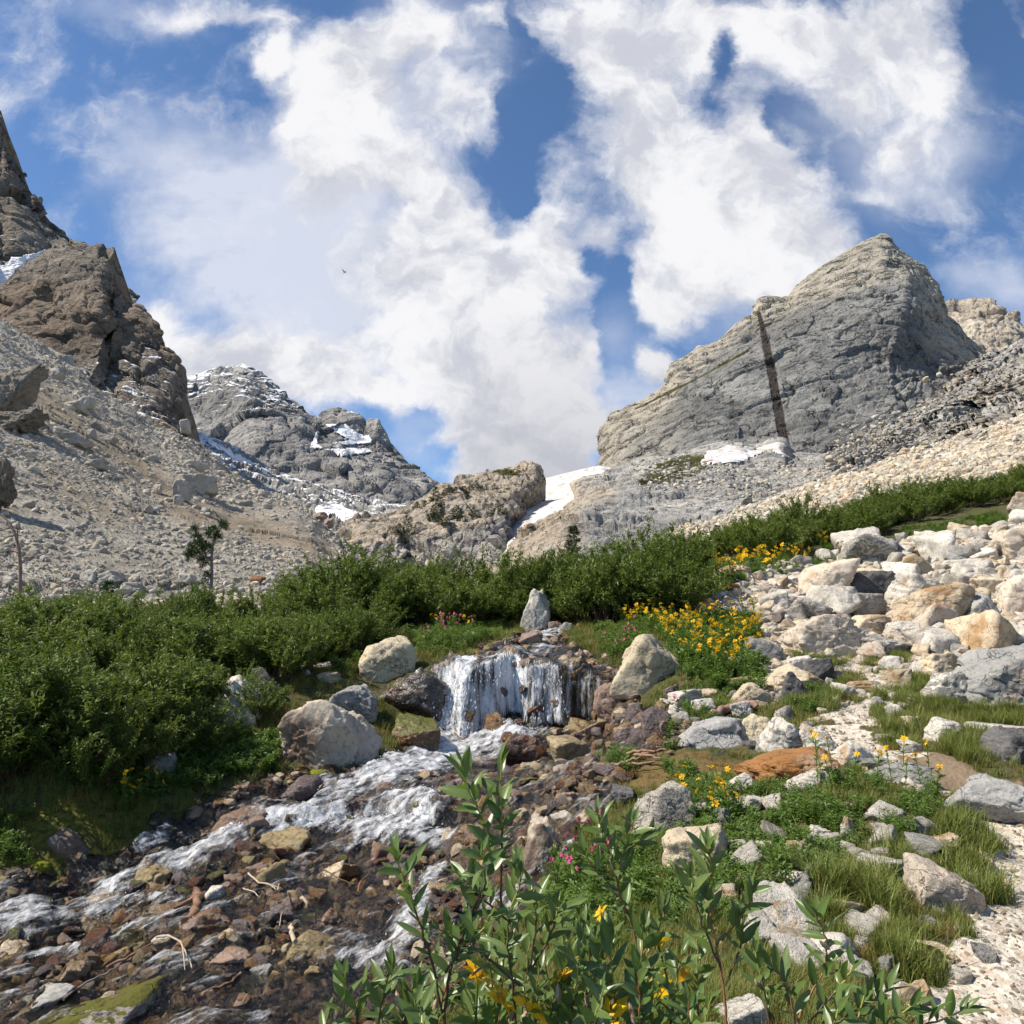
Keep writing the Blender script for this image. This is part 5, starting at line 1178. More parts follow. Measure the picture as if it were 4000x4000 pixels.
# ------------------------------------------------------------------ stream and waterfall
def world_line(pts): return np.array([hit(px, py)[:2] for px, py in pts])
FOAM = [  # (outline on the photo, half width in metres, strength)
 ([(2200,2465),(2130,2495),(2080,2510)], .40, .8), ([(2110,2545),(2010,2560),(1950,2575)], .35, .6),
 ([(1810,2600),(1800,2650),(1790,2720),(1820,2800),(1780,2880),(1720,2935),(1650,2985)], .34, 1.0),
 ([(1900,2880),(1830,2920),(1740,2970),(1640,3010),(1520,3040),(1420,3085)], .50, 1.0), ([(2000,2885),(1900,2915),(1800,2955),(1700,3000)], .5, 1.0), ([(1850,2960),(1800,3010)], .35, .7),
 ([(1650,3010),(1560,3080),(1520,3140)], .42, .6), ([(1640,3130),(1650,3230),(1620,3270)], .26, 1.0), ([(1520,3150),(1540,3230),(1450,3270),(1330,3250)], .32, .95),
 ([(1480,3280),(1700,3310),(1550,3300)], .25, .8), ([(1380,3110),(1260,3150),(1180,3200),(1080,3220)], .3, .8),
 ([(1300,3230),(1150,3225),(1020,3225),(940,3260),(870,3310),(800,3350),(740,3385),(640,3410)], .20, 1.0),
 ([(480,3500),(400,3540),(300,3580),(180,3610),(0,3640),(-200,3660)], .24, .85), ([(640,3545),(560,3540),(500,3545)], .1, .8), ([(330,3735),(240,3750),(130,3775)], .14, .8),
 ([(640,3270),(620,3300),(560,3312)], .12, .8), ([(1700,3440),(1650,3540),(1600,3640),(1560,3720),(1520,3780)], .17, .9), ([(1150,3790),(1320,3770),(1500,3790),(1620,3830)], .10, .55),
 ([(540,3640),(470,3700),(300,3740)], .09, .6), ([(1180,3390),(1160,3420)], .12, .6), ([(1300,3700),(1420,3720)], .16, .5), ([(1990,3500),(2010,3620)], .2, .6), ([(2280,2900),(2330,2960)], .1, .4),
]
FW = [(world_line(l), w, s) for l, w, s in FOAM]
wy = y_rows(4.0, 18.5, .0038); wu = np.linspace(-.92, .30, 520)
WY = np.repeat(wy[:, None], len(wu), 1); WX = wu[None]*(WY+1.2)
wm = terrain_attrs(WX, WY)[0]; wmb = wm
for _ in range(5): wmb = blur(wmb, 1)
bh = base_h(WX, WY)
foam = np.zeros_like(WX)
nz = fbm(np.stack([WX*2.2, WY*2.2, 0*WX], -1), 4, 71)
for ln, w, s_ in FW:
    dd_ = polydist(WX, WY, ln)/w+nz*.9; foam = np.maximum(foam, s_*np.where(WY < 9.6, .9, 1)*sstep(1.35, .1, dd_))
gy = np.gradient(bh, axis=0)/np.gradient(WY, axis=0)
steep = sstep(.55, 1.8, gy)
fx = WX
fallw = np.interp(fx, [.2, .6, .9, 1.3], [1.0, .75, .5, .36])*(1-sstep(2.1, 2.5, fx))
lowf = (WY < 10)
foam = np.maximum(foam, steep*np.clip(.92+.45*fbm(np.stack([WX*1.6, bh*.5, 0*WX+3], -1), 3, 15), .25, 1)*np.where(lowf, sstep(-2.9, -2.5, fx)*(1-sstep(-1.15, -.9, fx)), fallw))
brink = np.exp(-((WY-12.85)/.35)**2)*(np.abs(WX) < 1.1)*.35; foam = np.maximum(foam, brink)
P3 = np.stack([WX, WY, bh*1.4], -1)
foam = np.maximum(foam, .42*sstep(.02, .5, fbm(np.stack([WX*.9+WY*.5, WY*2.2-WX*1.2, 0*WX], -1), 4, 44))*sstep(.5, .95, wmb))  # thin foam flecks across the stream, doubling as painted glints
zz = bh-.10+.165*sstep(.25, .95, wmb)+.085*foam*(1-steep)+.035*fbm(P3*2.4, 4, 5)+(.010+.035*foam)*fbm(P3*7, 4, 8)+foam*.012*fbm(P3*22, 3, 9)+.02*steep*fbm(np.stack([WX*14, WY*2, bh*1.2], -1), 4, 10)
yoff = -.10*steep-.05*steep*fbm(np.stack([WX*9, WY*2, bh*1.6], -1), 4, 12)
keep = wmb > .12
Vw = np.stack([WX, WY+yoff, zz], -1)
fq = grid_faces(*WX.shape); km = (keep[:-1, :-1] & keep[1:, :-1] & keep[:-1, 1:] & keep[1:, 1:]).reshape(-1)
me = mesh_np('stream_water', Vw.reshape(-1, 3), fq[km]); set_attr(me, 'foam', foam)
set_attr(me, 'steep', steep)
m, t = new_mat('stream_water'); pos = t.new('ShaderNodeNewGeometry').outputs['Position']
fo = t.attr('foam'); stp = t.attr('steep')
s1 = t.noise(t.mapping(pos, (12, 4, 1.5)), 1.0, 7, .62); s2 = t.noise(t.mapping(t.mapping(pos, (1, 1, 1), (0, 0, -.87)), (2.6, 8.5, 5)), 1.5, 8, .70); s3 = t.noise(pos, 38, 4, .7)
strk = t.math('ADD', t.math('MULTIPLY', s1, stp), t.math('MULTIPLY', s2, t.math('SUBTRACT', 1.0, stp)))
strk = t.math('ADD', t.math('MULTIPLY', strk, 1.5), t.math('MULTIPLY', s3, .25)); strk = t.math('SUBTRACT', strk, .32)
fm = t.ramp(t.math('ADD', t.math('MULTIPLY', fo, t.math('ADD', .42, t.math('MULTIPLY', stp, .06))), strk), .64, 1.22)
fm = t.math('MULTIPLY', fm, t.ramp(fo, .02, .15))
bmp = t.new('ShaderNodeBump'); bmp.inputs['Distance'].default_value = .03; bmp.inputs['Strength'].default_value = .9
hw = t.math('ADD', t.math('MULTIPLY', t.noise(t.mapping(pos, (1, .8, 1)), 11, 5, .6), 1.0), t.math('MULTIPLY', t.noise(pos, 36, 3, .6), .35)); t.l.new(hw, bmp.inputs['Height'])
fr = t.new('ShaderNodeFresnel'); fr.inputs[0].default_value = 1.42; t.l.new(bmp.outputs[0], fr.inputs['Normal'])
gl = t.new('ShaderNodeBsdfGlossy'); gl.inputs['Roughness'].default_value = .10; t.l.new(bmp.outputs[0], gl.inputs['Normal'])
tr = t.new('ShaderNodeBsdfTransparent'); tr.inputs[0].default_value = (.86, .82, .74, 1)
clear = t.new('ShaderNodeMixShader'); t.l.new(t.math('MULTIPLY', fr.outputs[0], 1.0, clamp=True), clear.inputs[0]); t.l.new(tr.outputs[0], clear.inputs[1]); t.l.new(gl.outputs[0], clear.inputs[2])
fb = t.new('ShaderNodeBump'); fb.inputs['Distance'].default_value = .03; fb.inputs['Strength'].default_value = .6; t.l.new(t.math('ADD', strk, t.math('MULTIPLY', s3, .5)), fb.inputs['Height'])
df = t.new('ShaderNodeBsdfPrincipled'); df.inputs['Base Color'].default_value = (.74, .75, .77, 1); df.inputs['Roughness'].default_value = .35; t.l.new(fb.outputs[0], df.inputs['Normal'])
mxw = t.new('ShaderNodeMixShader'); t.l.new(fm, mxw.inputs[0]); t.l.new(clear.outputs[0], mxw.inputs[1]); t.l.new(df.outputs[0], mxw.inputs[2])
ow = t.new('ShaderNodeOutputMaterial'); t.l.new(mxw.outputs[0], ow.inputs[0])
struct(link('stream_water', me, m))
# falling drops and spray: uncountable, one object
cand = np.argwhere(keep & (foam > .45)); rs = np.random.RandomState(8)
area = (wy*.0038)**2; wt = (foam*(0.6+2.2*steep)*(WY**1.2))[keep & (foam > .45)]; pr = wt/wt.sum()
ci_ = cand[rs.choice(len(cand), 1500, p=pr)]; Pd = Vw[ci_[:, 0], ci_[:, 1]]; st_ = steep[ci_[:, 0], ci_[:, 1]]; fo_ = foam[ci_[:, 0], ci_[:, 1]]
gz_ = np.abs(rs.normal(0, 1, len(Pd)))
Pd = Pd+np.stack([rs.normal(0, .03, len(Pd)), -st_*np.abs(rs.normal(0, .06, len(Pd)))-.01, gz_*.03*(1-st_)*fo_+rs.normal(0, .09, len(Pd))*st_], -1)
szd = rs.uniform(.003, .008, len(Pd)); scd = np.stack([szd, szd, szd*(1+st_*rs.uniform(1, 6, len(Pd)))], -1)
m, t = new_mat('white_spray'); finish(m, t, (.78, .8, .82), .6, None, spec=.2)
V, Fc = ICO[1]; mp = mesh_np('drop', V, Fc); mp.materials.append(m)
scatter_stuff('water_spray', 'white drops and spray thrown up by the waterfall and rapids', 'spray', [mp], Pd, scd, rs.normal(0, .25, (len(Pd), 3)), np.zeros(len(Pd)))
# ------------------------------------------------------------------ talus stones: far past counting, one object per slope
rs = np.random.RandomState(17)
def sheet_points(S, n, dist_pow=-1.0, r0=12, wmask=None):
    Q = S[r0:]; A = Q[:-1, :-1]; u = Q[:-1, 1:]-A; v = Q[1:, :-1]-A
    w = np.linalg.norm(np.cross(u, v), axis=-1)*A[..., 1]**dist_pow
    if wmask is not None: w = w*wmask[r0:][:-1, :-1]
    w = w.ravel()/w.sum(); k = rs.choice(len(w), n, p=w); a, b = rs.rand(n, 1), rs.rand(n, 1)
    return A.reshape(-1, 3)[k]+u.reshape(-1, 3)[k]*a+v.reshape(-1, 3)[k]*b
tp = stone_protos(12, [RM['talus'], RM['talusw'], RM['talus']], 300, 2)
def rots(n): return np.stack([rs.normal(0, .5, n), rs.normal(0, .5, n), rs.uniform(0, 6.28, n)], -1)
def sizes(n, P, lo, hi, p=3.5):
    s = lo+(hi-lo)*rs.rand(n)**p; return s*np.clip(.35+.65*P[:, 1]/60, .5, 3.2)
Pt = sheet_points(TAL_L, 230000, -1.65)
cl = fbm(Pt/9, 3, 4)
sz = sizes(len(Pt), Pt, .085, .75, 18.0)*(1+.5*np.clip(cl, -.6, 1)); 
pxx, pyy = to_px(Pt); dirt = np.clip(1-polydist(pxx, pyy, [(150,1550),(300,1650),(520,1800),(720,2000),(950,2050),(1250,2150)])/110, 0, 1)
kp = rs.rand(len(Pt)) > np.clip(dirt*.9+.25+.9*fbm(Pt/25, 4, 8), 0, .93); Pt = Pt[kp]; sz = sz[kp]
scatter_stuff('talus_rubble', 'loose grey rubble covering the left talus slope', 'rubble', tp, Pt+np.array([0, 0, .05]), sz, rots(len(Pt)), rs.randint(0, 12, len(Pt)))
tpw = stone_protos(12, [RM['talusw'], RM['cream'], RM['talusw'], RM['white']], 340, 2)
Pt = sheet_points(TAL_R, 130000, -1.7); sz = sizes(len(Pt), Pt, .11, 1.0, 15.0)
scatter_stuff('pale_talus_rubble', 'pale sunlit rubble covering the right talus slope', 'rubble', tpw, Pt+np.array([0, 0, .05]), sz, rots(len(Pt)), rs.randint(0, 12, len(Pt)))
# scree on the apron
px, py = to_px(APR); mk = .05*sstep(3300, 3500, px)*sstep(1420, 1520, py)+sstep(1780, 1830, py+.1*(px-2700)*0)*sstep(2420, 2560, px)*sstep(3600, 3300, px)*sstep(1960, 1900, py-.12*(px-2700)+20*fbm(APR*.03, 3, 9))+.25*sstep(2250, 2200, px)*sstep(2000, 2060, py)+.002
tpg = stone_protos(8, [RM['talus'], RM['talus'], RM['grey'], RM['talusw']], 380, 2)
Pt = sheet_points(APR, 36000, -1.2, wmask=mk); sz = (.5+2.4*rs.rand(len(Pt))**6)*np.clip(Pt[:, 1]/240, .5, 1.25)
scatter_stuff('grey_scree', 'grey scree below the foot of the massif', 'scree', tpg, Pt, sz, rots(len(Pt)), rs.randint(0, 8, len(Pt)))
# near-field ground stones on bar, path, field
class Near:
    XY = np.array([(a, b, r) for a, b, r in ALL_STONES])
def clear_of(P, f=1.0):
    ok = np.ones(len(P), bool)
    for a, b, r in Near.XY: ok &= (P[:, 0]-a)**2+(P[:, 1]-b)**2 > (f*r)**2
    return ok
def near_points(n, y0, y1, pw=-1.0, u0=-1.0, u1=1.0):
    y = np.exp(rs.uniform(math.log(y0), math.log(y1), n)); x = rs.uniform(u0, u1, n)*(y+1.2)
    return x, y
x, y = near_points(150000, 2.6, 40); w_, g_, d_, b_, mo_ = terrain_attrs(x, y)
# gravel of the path and boulder field
sel = (g_ > .5); X, Y = x[sel], y[sel]; path = pip(X, Y, Z_TRAIL)
sz = np.where(path, .007+.045*rs.rand(len(X))**5, .05+.34*rs.rand(len(X))**3)*np.where(path, np.clip(Y/5, .7, 2.2), np.clip(Y/14, .5, 2.2))
keep_ = rs.rand(len(X)) < np.where(path, 1.0, .75); X, Y, sz = X[keep_], Y[keep_], sz[keep_]
Z = full_h(X, Y)
gp = stone_protos(10, [RM['talusw'], RM['white'], RM['cream'], RM['pink'], RM['talusw']], 420, 2, flat=.5)
scatter_stuff('path_gravel', 'pale gravel and chips of the footpath and boulder field', 'gravel', gp, np.stack([X, Y, Z], -1), sz, rots(len(X)), rs.randint(0, 10, len(X)))
# stream bed cobbles
sel = (w_ > .5); X, Y = x[sel], y[sel]; k2 = rs.rand(len(X)) < .62; X, Y = X[k2], Y[k2]
fd = np.ones(len(X))
for ln_, wv_, sv_ in FW: fd = np.minimum(fd, polydist(X, Y, ln_)/wv_)
k3 = rs.rand(len(X)) < np.clip(fd*1.1, .12, 1); X, Y = X[k3], Y[k3]
sz = (.03+.20*rs.rand(len(X))**3.2)*np.clip(Y/8, .6, 1.6); Z = full_h(X, Y)
sp = stone_protos(14, [RM['wettan'], RM['wet'], RM['brown'], RM['yellow'], RM['wetred'], RM['purple'], RM['tan']], 460, 2, flat=.5)
scatter_stuff('streambed_pebbles', 'brown and black pebbles covering the stream bed', 'pebbles', sp, np.stack([X, Y, Z+.0], -1), sz, rots(len(X)), rs.randint(0, 14, len(X)))

# ------------------------------------------------------------------ leaves, grass
def leaf_mat(name, c1, c2, trans=.35, rough=.45, spec=.35, yel=None):
    m, t = new_mat(name); oi = t.new('ShaderNodeObjectInfo').outputs['Random']
    a = t.attr('tone'); f = t.math('FRACT', t.math('ADD', a, t.math('MULTIPLY', oi, .37)))
    f = t.math('ADD', t.math('MULTIPLY', a, .7), t.math('MULTIPLY', oi, .3))
    col = t.mix(f, c1, c2)
    if yel is not None: col = t.mix(t.ramp(a, .93, .99), col, yel)
    po_ = t.new('ShaderNodeNewGeometry').outputs['Position']
    col = t.mix(t.ramp(t.noise(po_, 70, 4, .65), .5, .75, 0, .5), col, tuple(x*.5+.02 for x in c1))
    if 'near' in name: col = t.mix(t.ramp(t.noise(po_, 240, 2, .5), .68, .72, 0, .8), col, (.16, .10, .03))
    p = t.new('ShaderNodeBsdfPrincipled'); t.l.new(col, p.inputs['Base Color']); p.inputs['Roughness'].default_value = rough; p.inputs['Specular IOR Level'].default_value = spec
    tl = t.new('ShaderNodeBsdfTranslucent'); t.l.new(t.mix(.5, col, t.vmath('MULTIPLY', col, (1.5, 1.6, .6))), tl.inputs[0])
    mx = t.new('ShaderNodeMixShader'); mx.inputs[0].default_value = trans; t.l.new(p.outputs[0], mx.inputs[1]); t.l.new(tl.outputs[0], mx.inputs[2])
    o = t.new('ShaderNodeOutputMaterial'); t.l.new(mx.outputs[0], o.inputs[0]); return m
LM_W = leaf_mat('willow_leaves', (.070, .115, .018), (.195, .24, .052), .3, .5, .3)
LM_WF = leaf_mat('near_willow_leaves', (.085, .145, .035), (.165, .225, .065), .3, .36, .5)
LM_H = leaf_mat('herb_leaves', (.08, .145, .022), (.16, .24, .05), .35, .45, .35)
LM_G = leaf_mat('grass_blades', (.12, .165, .03), (.23, .24, .065), .3, .5, .3, yel=(.34, .24, .09))
LM_GD = leaf_mat('dry_grass_blades', (.20, .15, .05), (.33, .24, .09), .3, .6, .2)
LM_P = leaf_mat('pine_needles', (.028, .055, .016), (.065, .10, .028), .12, .5, .3)
M_YEL = leaf_mat('yellow_petals', (.80, .42, .01), (.86, .56, .02), .3, .5, .2)
M_PINK = leaf_mat('pink_petals', (.62, .06, .22), (.78, .16, .36), .3, .5, .2)
def simple_mat(name, c1, c2, sc=20, rough=.8, bd=.005):
    m, t = new_mat(name); P_ = t.new('ShaderNodeTexCoord').outputs['Object']; a = t.noise(t.mapping(P_, (1, 1, .3)), sc, 5, .65)
    return finish(m, t, t.mix(t.ramp(a, .3, .7), c1, c2), rough, a, bd, .8, .25)
M_BARK = simple_mat('grey_brown_bark', (.16, .12, .095), (.30, .25, .21)); M_RED = simple_mat('reddish_twig', (.24, .10, .05), (.36, .17, .08), 30, .5)
M_TWIG = simple_mat('dark_willow_stem', (.07, .045, .03), (.14, .09, .055), 30, .5); M_YST = simple_mat('yellow_green_shoot', (.28, .26, .05), (.36, .33, .09), 30, .5)
M_SNAG = simple_mat('weathered_snag_wood', (.22, .12, .08), (.36, .24, .18), 14); M_WOOD = simple_mat('red_brown_driftwood', (.15, .08, .05), (.29, .175, .11), 14, .55)
M_PALEW = simple_mat('bleached_twig', (.33, .26, .18), (.50, .41, .30), 14, .6); M_CAT = simple_mat('fuzzy_catkin', (.30, .18, .10), (.52, .40, .28), 120, .9, .01)
M_CENTRE = simple_mat('flower_centre', (.45, .2, .01), (.62, .34, .02), 60)
M_MOSS = simple_mat('bright_moss', (.10, .12, .01), (.26, .26, .02), 60, .95, .03)

def leaf_quads(P, D, L, Wd, fold=.35, rs=rs, up=None, curve=.0):
    """many leaves at once: P base (n,3), D unit direction, L length, Wd half width: 4 triangles a leaf"""
    n_ = len(P); up = np.array([0, 0, 1.0]) if up is None else up
    S = np.cross(D, up+rs.normal(0, .35, (n_, 3))); S /= np.linalg.norm(S, axis=1, keepdims=True)+1e-9
    N = np.cross(S, D); L = L[:, None]; Wd = Wd[:, None]
    mid = P+D*L*.45+N*L*.03; tip = P+D*L-N*L*curve
    a = mid+S*Wd+N*Wd*fold; b = mid-S*Wd+N*Wd*fold
    V = np.stack([P, a, tip, b, mid], 1).reshape(-1, 3); i = np.arange(n_)[:, None]*5
    Fq = np.concatenate([i+np.array([[0, 4, 1]]), i+np.array([[1, 4, 2]]), i+np.array([[0, 3, 4]]), i+np.array([[3, 2, 4]])])
    return V, Fq
def unit(v): return v/(np.linalg.norm(v, axis=-1, keepdims=True)+1e-9)
def grass_tuft(seed, nbl, h, spread, lean=.5, w=.0022):
    q = np.random.RandomState(seed); b = np.stack([q.normal(0, spread, nbl), q.normal(0, spread, nbl), np.zeros(nbl)], -1)
    ang = q.uniform(0, 6.28, nbl); ln = q.uniform(.1, lean, nbl); hh = h*q.uniform(.5, 1.1, nbl)
    dr = np.stack([np.cos(ang), np.sin(ang), np.zeros(nbl)], -1); sd_ = np.stack([-np.sin(ang), np.cos(ang), np.zeros(nbl)], -1)
    V = []; 
    for k, s in enumerate((0, .4, .75, 1.0)):
        c = b+dr*(hh*ln*s*s)[:, None]*1.3; c[:, 2] += hh*s*(1-.25*ln*s)
        ww = w*(1-s*.95)*(h/.15)**.5*1.6; V += [c-sd_*ww, c+sd_*ww]
    V = np.stack(V, 1).reshape(-1, 3); i = np.arange(nbl)[:, None]*8
    Fq = np.concatenate([i+np.array([[0, 1, 3, 2]]), i+np.array([[2, 3, 5, 4]]), i+np.array([[4, 5, 7, 6]])])
    me = mesh_np('tuft', V, Fq); set_attr(me, 'tone', np.repeat(q.rand(nbl), 8)); return me
def herb(seed, nst, h, leafL, leafW, per=9):
    q = np.random.RandomState(seed); mb = MB()
    for s in range(nst):
        a = q.uniform(0, 6.28); ln = q.uniform(.05, .5); hh = h*q.uniform(.6, 1.1); x0 = q.normal(0, .05, 2)
        tt = np.linspace(0, 1, 5); path = np.stack([x0[0]+np.cos(a)*ln*hh*tt**1.5, x0[1]+np.sin(a)*ln*hh*tt**1.5, hh*tt], -1)
        V, F_ = tube(path, .002, 3); mb.add(V, F_, .4)
        k = np.linspace(.12, 1, per); pp = np.stack([np.interp(k, tt, path[:, c]) for c in range(3)], -1)
        pp = np.repeat(pp, 2, 0); az = np.repeat(np.arange(per)*1.57, 2)+np.tile([0, PI], per)+q.normal(0, .3, 2*per)
        el = q.uniform(.1, .75, 2*per); D = np.stack([np.cos(az)*np.cos(el), np.sin(az)*np.cos(el), np.sin(el)], -1)
        L = leafL*q.uniform(.6, 1.1, 2*per); V, F_ = leaf_quads(pp, D, L, L*leafW, rs=q, curve=.15); mb.add(V, F_, np.repeat(q.rand(2*per), 5))
    return mb.mesh('herb', True, 'tone')
def with_mat(me, m): me.materials.append(m); return me
tuf = [with_mat(grass_tuft(k, 42, .15, .035, .8), LM_G) for k in range(4)]+[with_mat(grass_tuft(20+k, 40, .09, .04, .8), LM_GD) for k in range(2)]
x, y = near_points(90000, 2.4, 26); w_, g_, d_, b_, mo_ = terrain_attrs(x, y)
dn = fbm(np.stack([x*.8, y*.8, 0*x], -1), 4, 41)
lane = (w_ < .5) & (g_ < .5) & (d_ < .5) & (rs.rand(len(x)) < np.clip(.62+dn*1.2, .15, 1))
P_ = np.stack([x, y, 0*x], -1)[lane]; P_ = P_[clear_of(P_, 1.05)]; P_[:, 2] = full_h(P_[:, 0], P_[:, 1])
bgm = pip(P_[:, 0], P_[:, 1], Z_BROWNGRASS); ix = np.where(bgm | (rs.rand(len(P_)) < .36), rs.randint(4, 6, len(P_)), rs.randint(0, 4, len(P_)))
sc_ = rs.uniform(.4, 1.0, len(P_))*np.where(bgm, .8, 1.0)*np.clip(P_[:, 1]/9, .8, 1.8)
scatter_stuff('meadow_grass', 'green and straw coloured grass between the rocks', 'grass', tuf, P_, sc_, np.stack([0*sc_, 0*sc_, rs.uniform(0, 6.28, len(P_))], -1), ix)
print('grass', len(P_))
# tussocks with longer blades beside the path
TZ = [[(3380,3330),(3560,3300),(3560,3450),(3420,3470)],[(3700,3180),(3860,3250),(3900,3500),(3760,3600),(3700,3400),(3620,3300)],[(3420,2700),(3560,2700),(3600,2800),(3560,2900),(3440,2900),(3400,2800)],[(3660,2880),(3860,2900),(3880,2990),(3700,2990)],[(3550,2650),(4000,2790),(4000,2850),(3800,2820),(3600,2780)],[(3100,3500),(3450,3480),(3500,3650),(3200,3650)],[(3050,2640),(3300,2700),(3250,2790),(3080,2780)],[(3430,3740),(3560,3720),(3600,3900),(3480,3900)],[(3000,2550),(3200,2650),(3400,2520),(3300,2600)],[(3380,2530),(3560,2540),(3540,2600),(3380,2600)]]
tl_ = [with_mat(grass_tuft(60+k, 70, .24, .045, .9, .0026), LM_G) for k in range(4)]
Pt = []
for z in TZ:
    zz_ = world_poly(z); lo, hi = zz_.min(0), zz_.max(0); n_ = int(min(420, 60*(hi-lo).prod()+60)); q = rs.uniform(lo, hi, (n_, 2)); Pt.append(q[pip(q[:, 0], q[:, 1], zz_)])
Pt = np.concatenate(Pt); P_ = np.c_[Pt, 0*Pt[:, 0]]; P_ = P_[clear_of(P_, 1.05)]; P_[:, 2] = full_h(P_[:, 0], P_[:, 1])
scatter_stuff('tussock_grass', 'long dark green tussock grass beside the path', 'grass', tl_, P_, rs.uniform(.45, .95, len(P_)), np.stack([0*P_[:, 0], 0*P_[:, 0], rs.uniform(0, 6.28, len(P_))], -1), rs.randint(0, 4, len(P_)))
# leafy herbs
hb = [with_mat(herb(80+k, 7, .22, .075, .16), LM_H) for k in range(4)]+[with_mat(herb(90+k, 9, .16, .05, .26, 7), LM_H) for k in range(3)]
HZ = [([(2480,2440),(2700,2400),(2950,2440),(3000,2600),(2960,2720),(2840,2700),(2700,2680),(2650,2560)], 1500, 1.5),
      ([(2600,3000),(3300,3080),(3600,3050),(3700,3200),(3500,3300),(3100,3450),(2750,3350),(2600,3150)], 480, .9),
      ([(2650,3200),(3300,3150),(3350,3400),(3050,3600),(2650,3650),(2450,3500)], 480, .9), ([(2150,3380),(2500,3300),(2600,3500),(2400,3700),(2100,3600)], 420, .9),
      ([(2600,2860),(2800,2830),(2830,2930),(2620,2950)], 160, 1.2), ([(2370,2960),(2480,2970),(2460,3050),(2370,3060)], 60, 1.2), ([(3120,2720),(3220,2700),(3200,2800),(3100,2790)], 60, 1.0),
      ([(250,2980),(700,2900),(1000,2880),(1130,2900),(1050,3020),(800,3080),(550,3130),(250,3100)], 800, 1.3), ([(-50,3230),(150,3200),(120,3400),(-50,3420)], 100, 1.0),
      ([(1600,2470),(1950,2440),(1950,2500),(1750,2570),(1620,2560)], 330, 1.4), ([(2330,2460),(2560,2460),(2480,2570),(2340,2560)], 260, 1.3), ([(1250,2530),(1400,2500),(1400,2640),(1280,2660)], 130, 1.3),
      ([(2700,2250),(3150,2190),(3250,2180),(3300,2240),(3050,2260),(2850,2300),(2700,2330)], 700, 1.6), ([(3200,2130),(3450,2110),(3500,2190),(3300,2220)], 260, 1.6), ([(3500,2080),(3900,2000),(3950,2040),(3600,2120)], 260, 1.6),
      ([(2640,2690),(2880,2700),(2900,2800),(2700,2830)], 120, .8)]
Ph, Sh = [], []
for z, n_, s_ in HZ:
    zz_ = world_poly(z); lo, hi = zz_.min(0), zz_.max(0); q = rs.uniform(lo, hi, (n_*2, 2)); q = q[pip(q[:, 0], q[:, 1], zz_)][:int(n_*.55)]; Ph.append(q); Sh.append(np.full(len(q), s_))
Ph = np.concatenate(Ph); Sh = np.concatenate(Sh); P_ = np.c_[Ph, 0*Sh]; ok = clear_of(P_, 1.1); P_, Sh = P_[ok], Sh[ok]; P_[:, 2] = full_h(P_[:, 0], P_[:, 1])
scatter_stuff('leafy_herbs', 'low leafy green herbs filling the flower beds', 'ground cover', hb, P_, Sh*rs.uniform(.45, 1.0, len(P_))*.8, np.stack([rs.normal(0, .12, len(P_)), rs.normal(0, .12, len(P_)), rs.uniform(0, 6.28, len(P_))], -1), rs.randint(0, 7, len(P_)))
# ------------------------------------------------------------------ willow shrubs: each a thing with stems and foliage
def shrub_variant(seed, rad, h, nmain, nleaf, L=.055, Wr=.12, stemmat=M_TWIG):
    q = np.random.RandomState(seed); mbS = MB(); ends = []
    for k in range(nmain):
        a = q.uniform(0, 6.28); sp = q.uniform(.15, 1)**.7; hh = h*(1-.5*sp*sp)*q.uniform(.75, 1.1)
        tt = np.linspace(0, 1, 6); r0 = rad*.25*q.rand()
        bend = q.normal(0, .08, 2)
        path = np.stack([np.cos(a)*(r0+rad*sp*tt**1.2)+bend[0]*np.sin(tt*3), np.sin(a)*(r0+rad*sp*tt**1.2)+bend[1]*np.sin(tt*3), hh*tt**.85], -1)
        V, F_ = tube(path, np.linspace(.010, .003, 6), 4); mbS.add(V, F_); ends.append((path, 1.0))
        for j in range(7):
            t0 = q.uniform(.3, .92); p0 = np.array([np.interp(t0, tt, path[:, c]) for c in range(3)])
            dr = unit(np.array([q.normal(np.cos(a)*.5, .6), q.normal(np.sin(a)*.5, .6), q.uniform(.1, 1.2)])); ln = q.uniform(.16, .42)*(h/1.3)
            p2 = p0[None]+dr[None]*ln*np.linspace(0, 1, 4)[:, None]; p2[:, 2] += ln*.05*np.linspace(0, 1, 4)**2
            if j < 3: V, F_ = tube(p2, np.linspace(.004, .002, 4), 3); mbS.add(V, F_)
            ends.append((p2, .75))
    wts = np.array([(e[0][-1]-e[0][0]).dot(e[0][-1]-e[0][0])**.5*e[1] for e in ends]); cnt = (wts/wts.sum()*nleaf).astype(int)
    Ps, Ds = [], []
    for (path, _), c in zip(ends, cnt):
        if c < 1: continue
        main = len(path) == 6
        t0 = q.uniform(.35 if main else .05, 1, c); tt = np.linspace(0, 1, len(path))
        p = np.stack([np.interp(t0, tt, path[:, k]) for k in range(3)], -1); ax = unit(path[-1]-path[-2])
        d = unit(ax[None]*q.uniform(.1, .7, (c, 1))+q.normal(0, .7, (c, 3))*np.array([1.15, 1.15, .7])+np.array([0, 0, .15])); Ps.append(p+q.normal(0, .012, (c, 3))); Ds.append(d)
    P_ = np.concatenate(Ps); D_ = np.concatenate(Ds); n_ = len(P_); Ln = L*q.uniform(.6, 1.2, n_)
    V, F_ = leaf_quads(P_, D_, Ln, Ln*Wr, rs=q, curve=.08)
    fo = mesh_np('foliage', V, F_, True); set_attr(fo, 'tone', np.repeat(np.clip(q.normal(.45, .22, n_), 0, 1), 5)); fo.materials.append(LM_W)
    st = mbS.mesh('stems'); st.materials.append(stemmat)
    return fo, st
SV = [shrub_variant(200+k, .85, 1.2, 30, 8600, .078, .16) for k in range(5)]
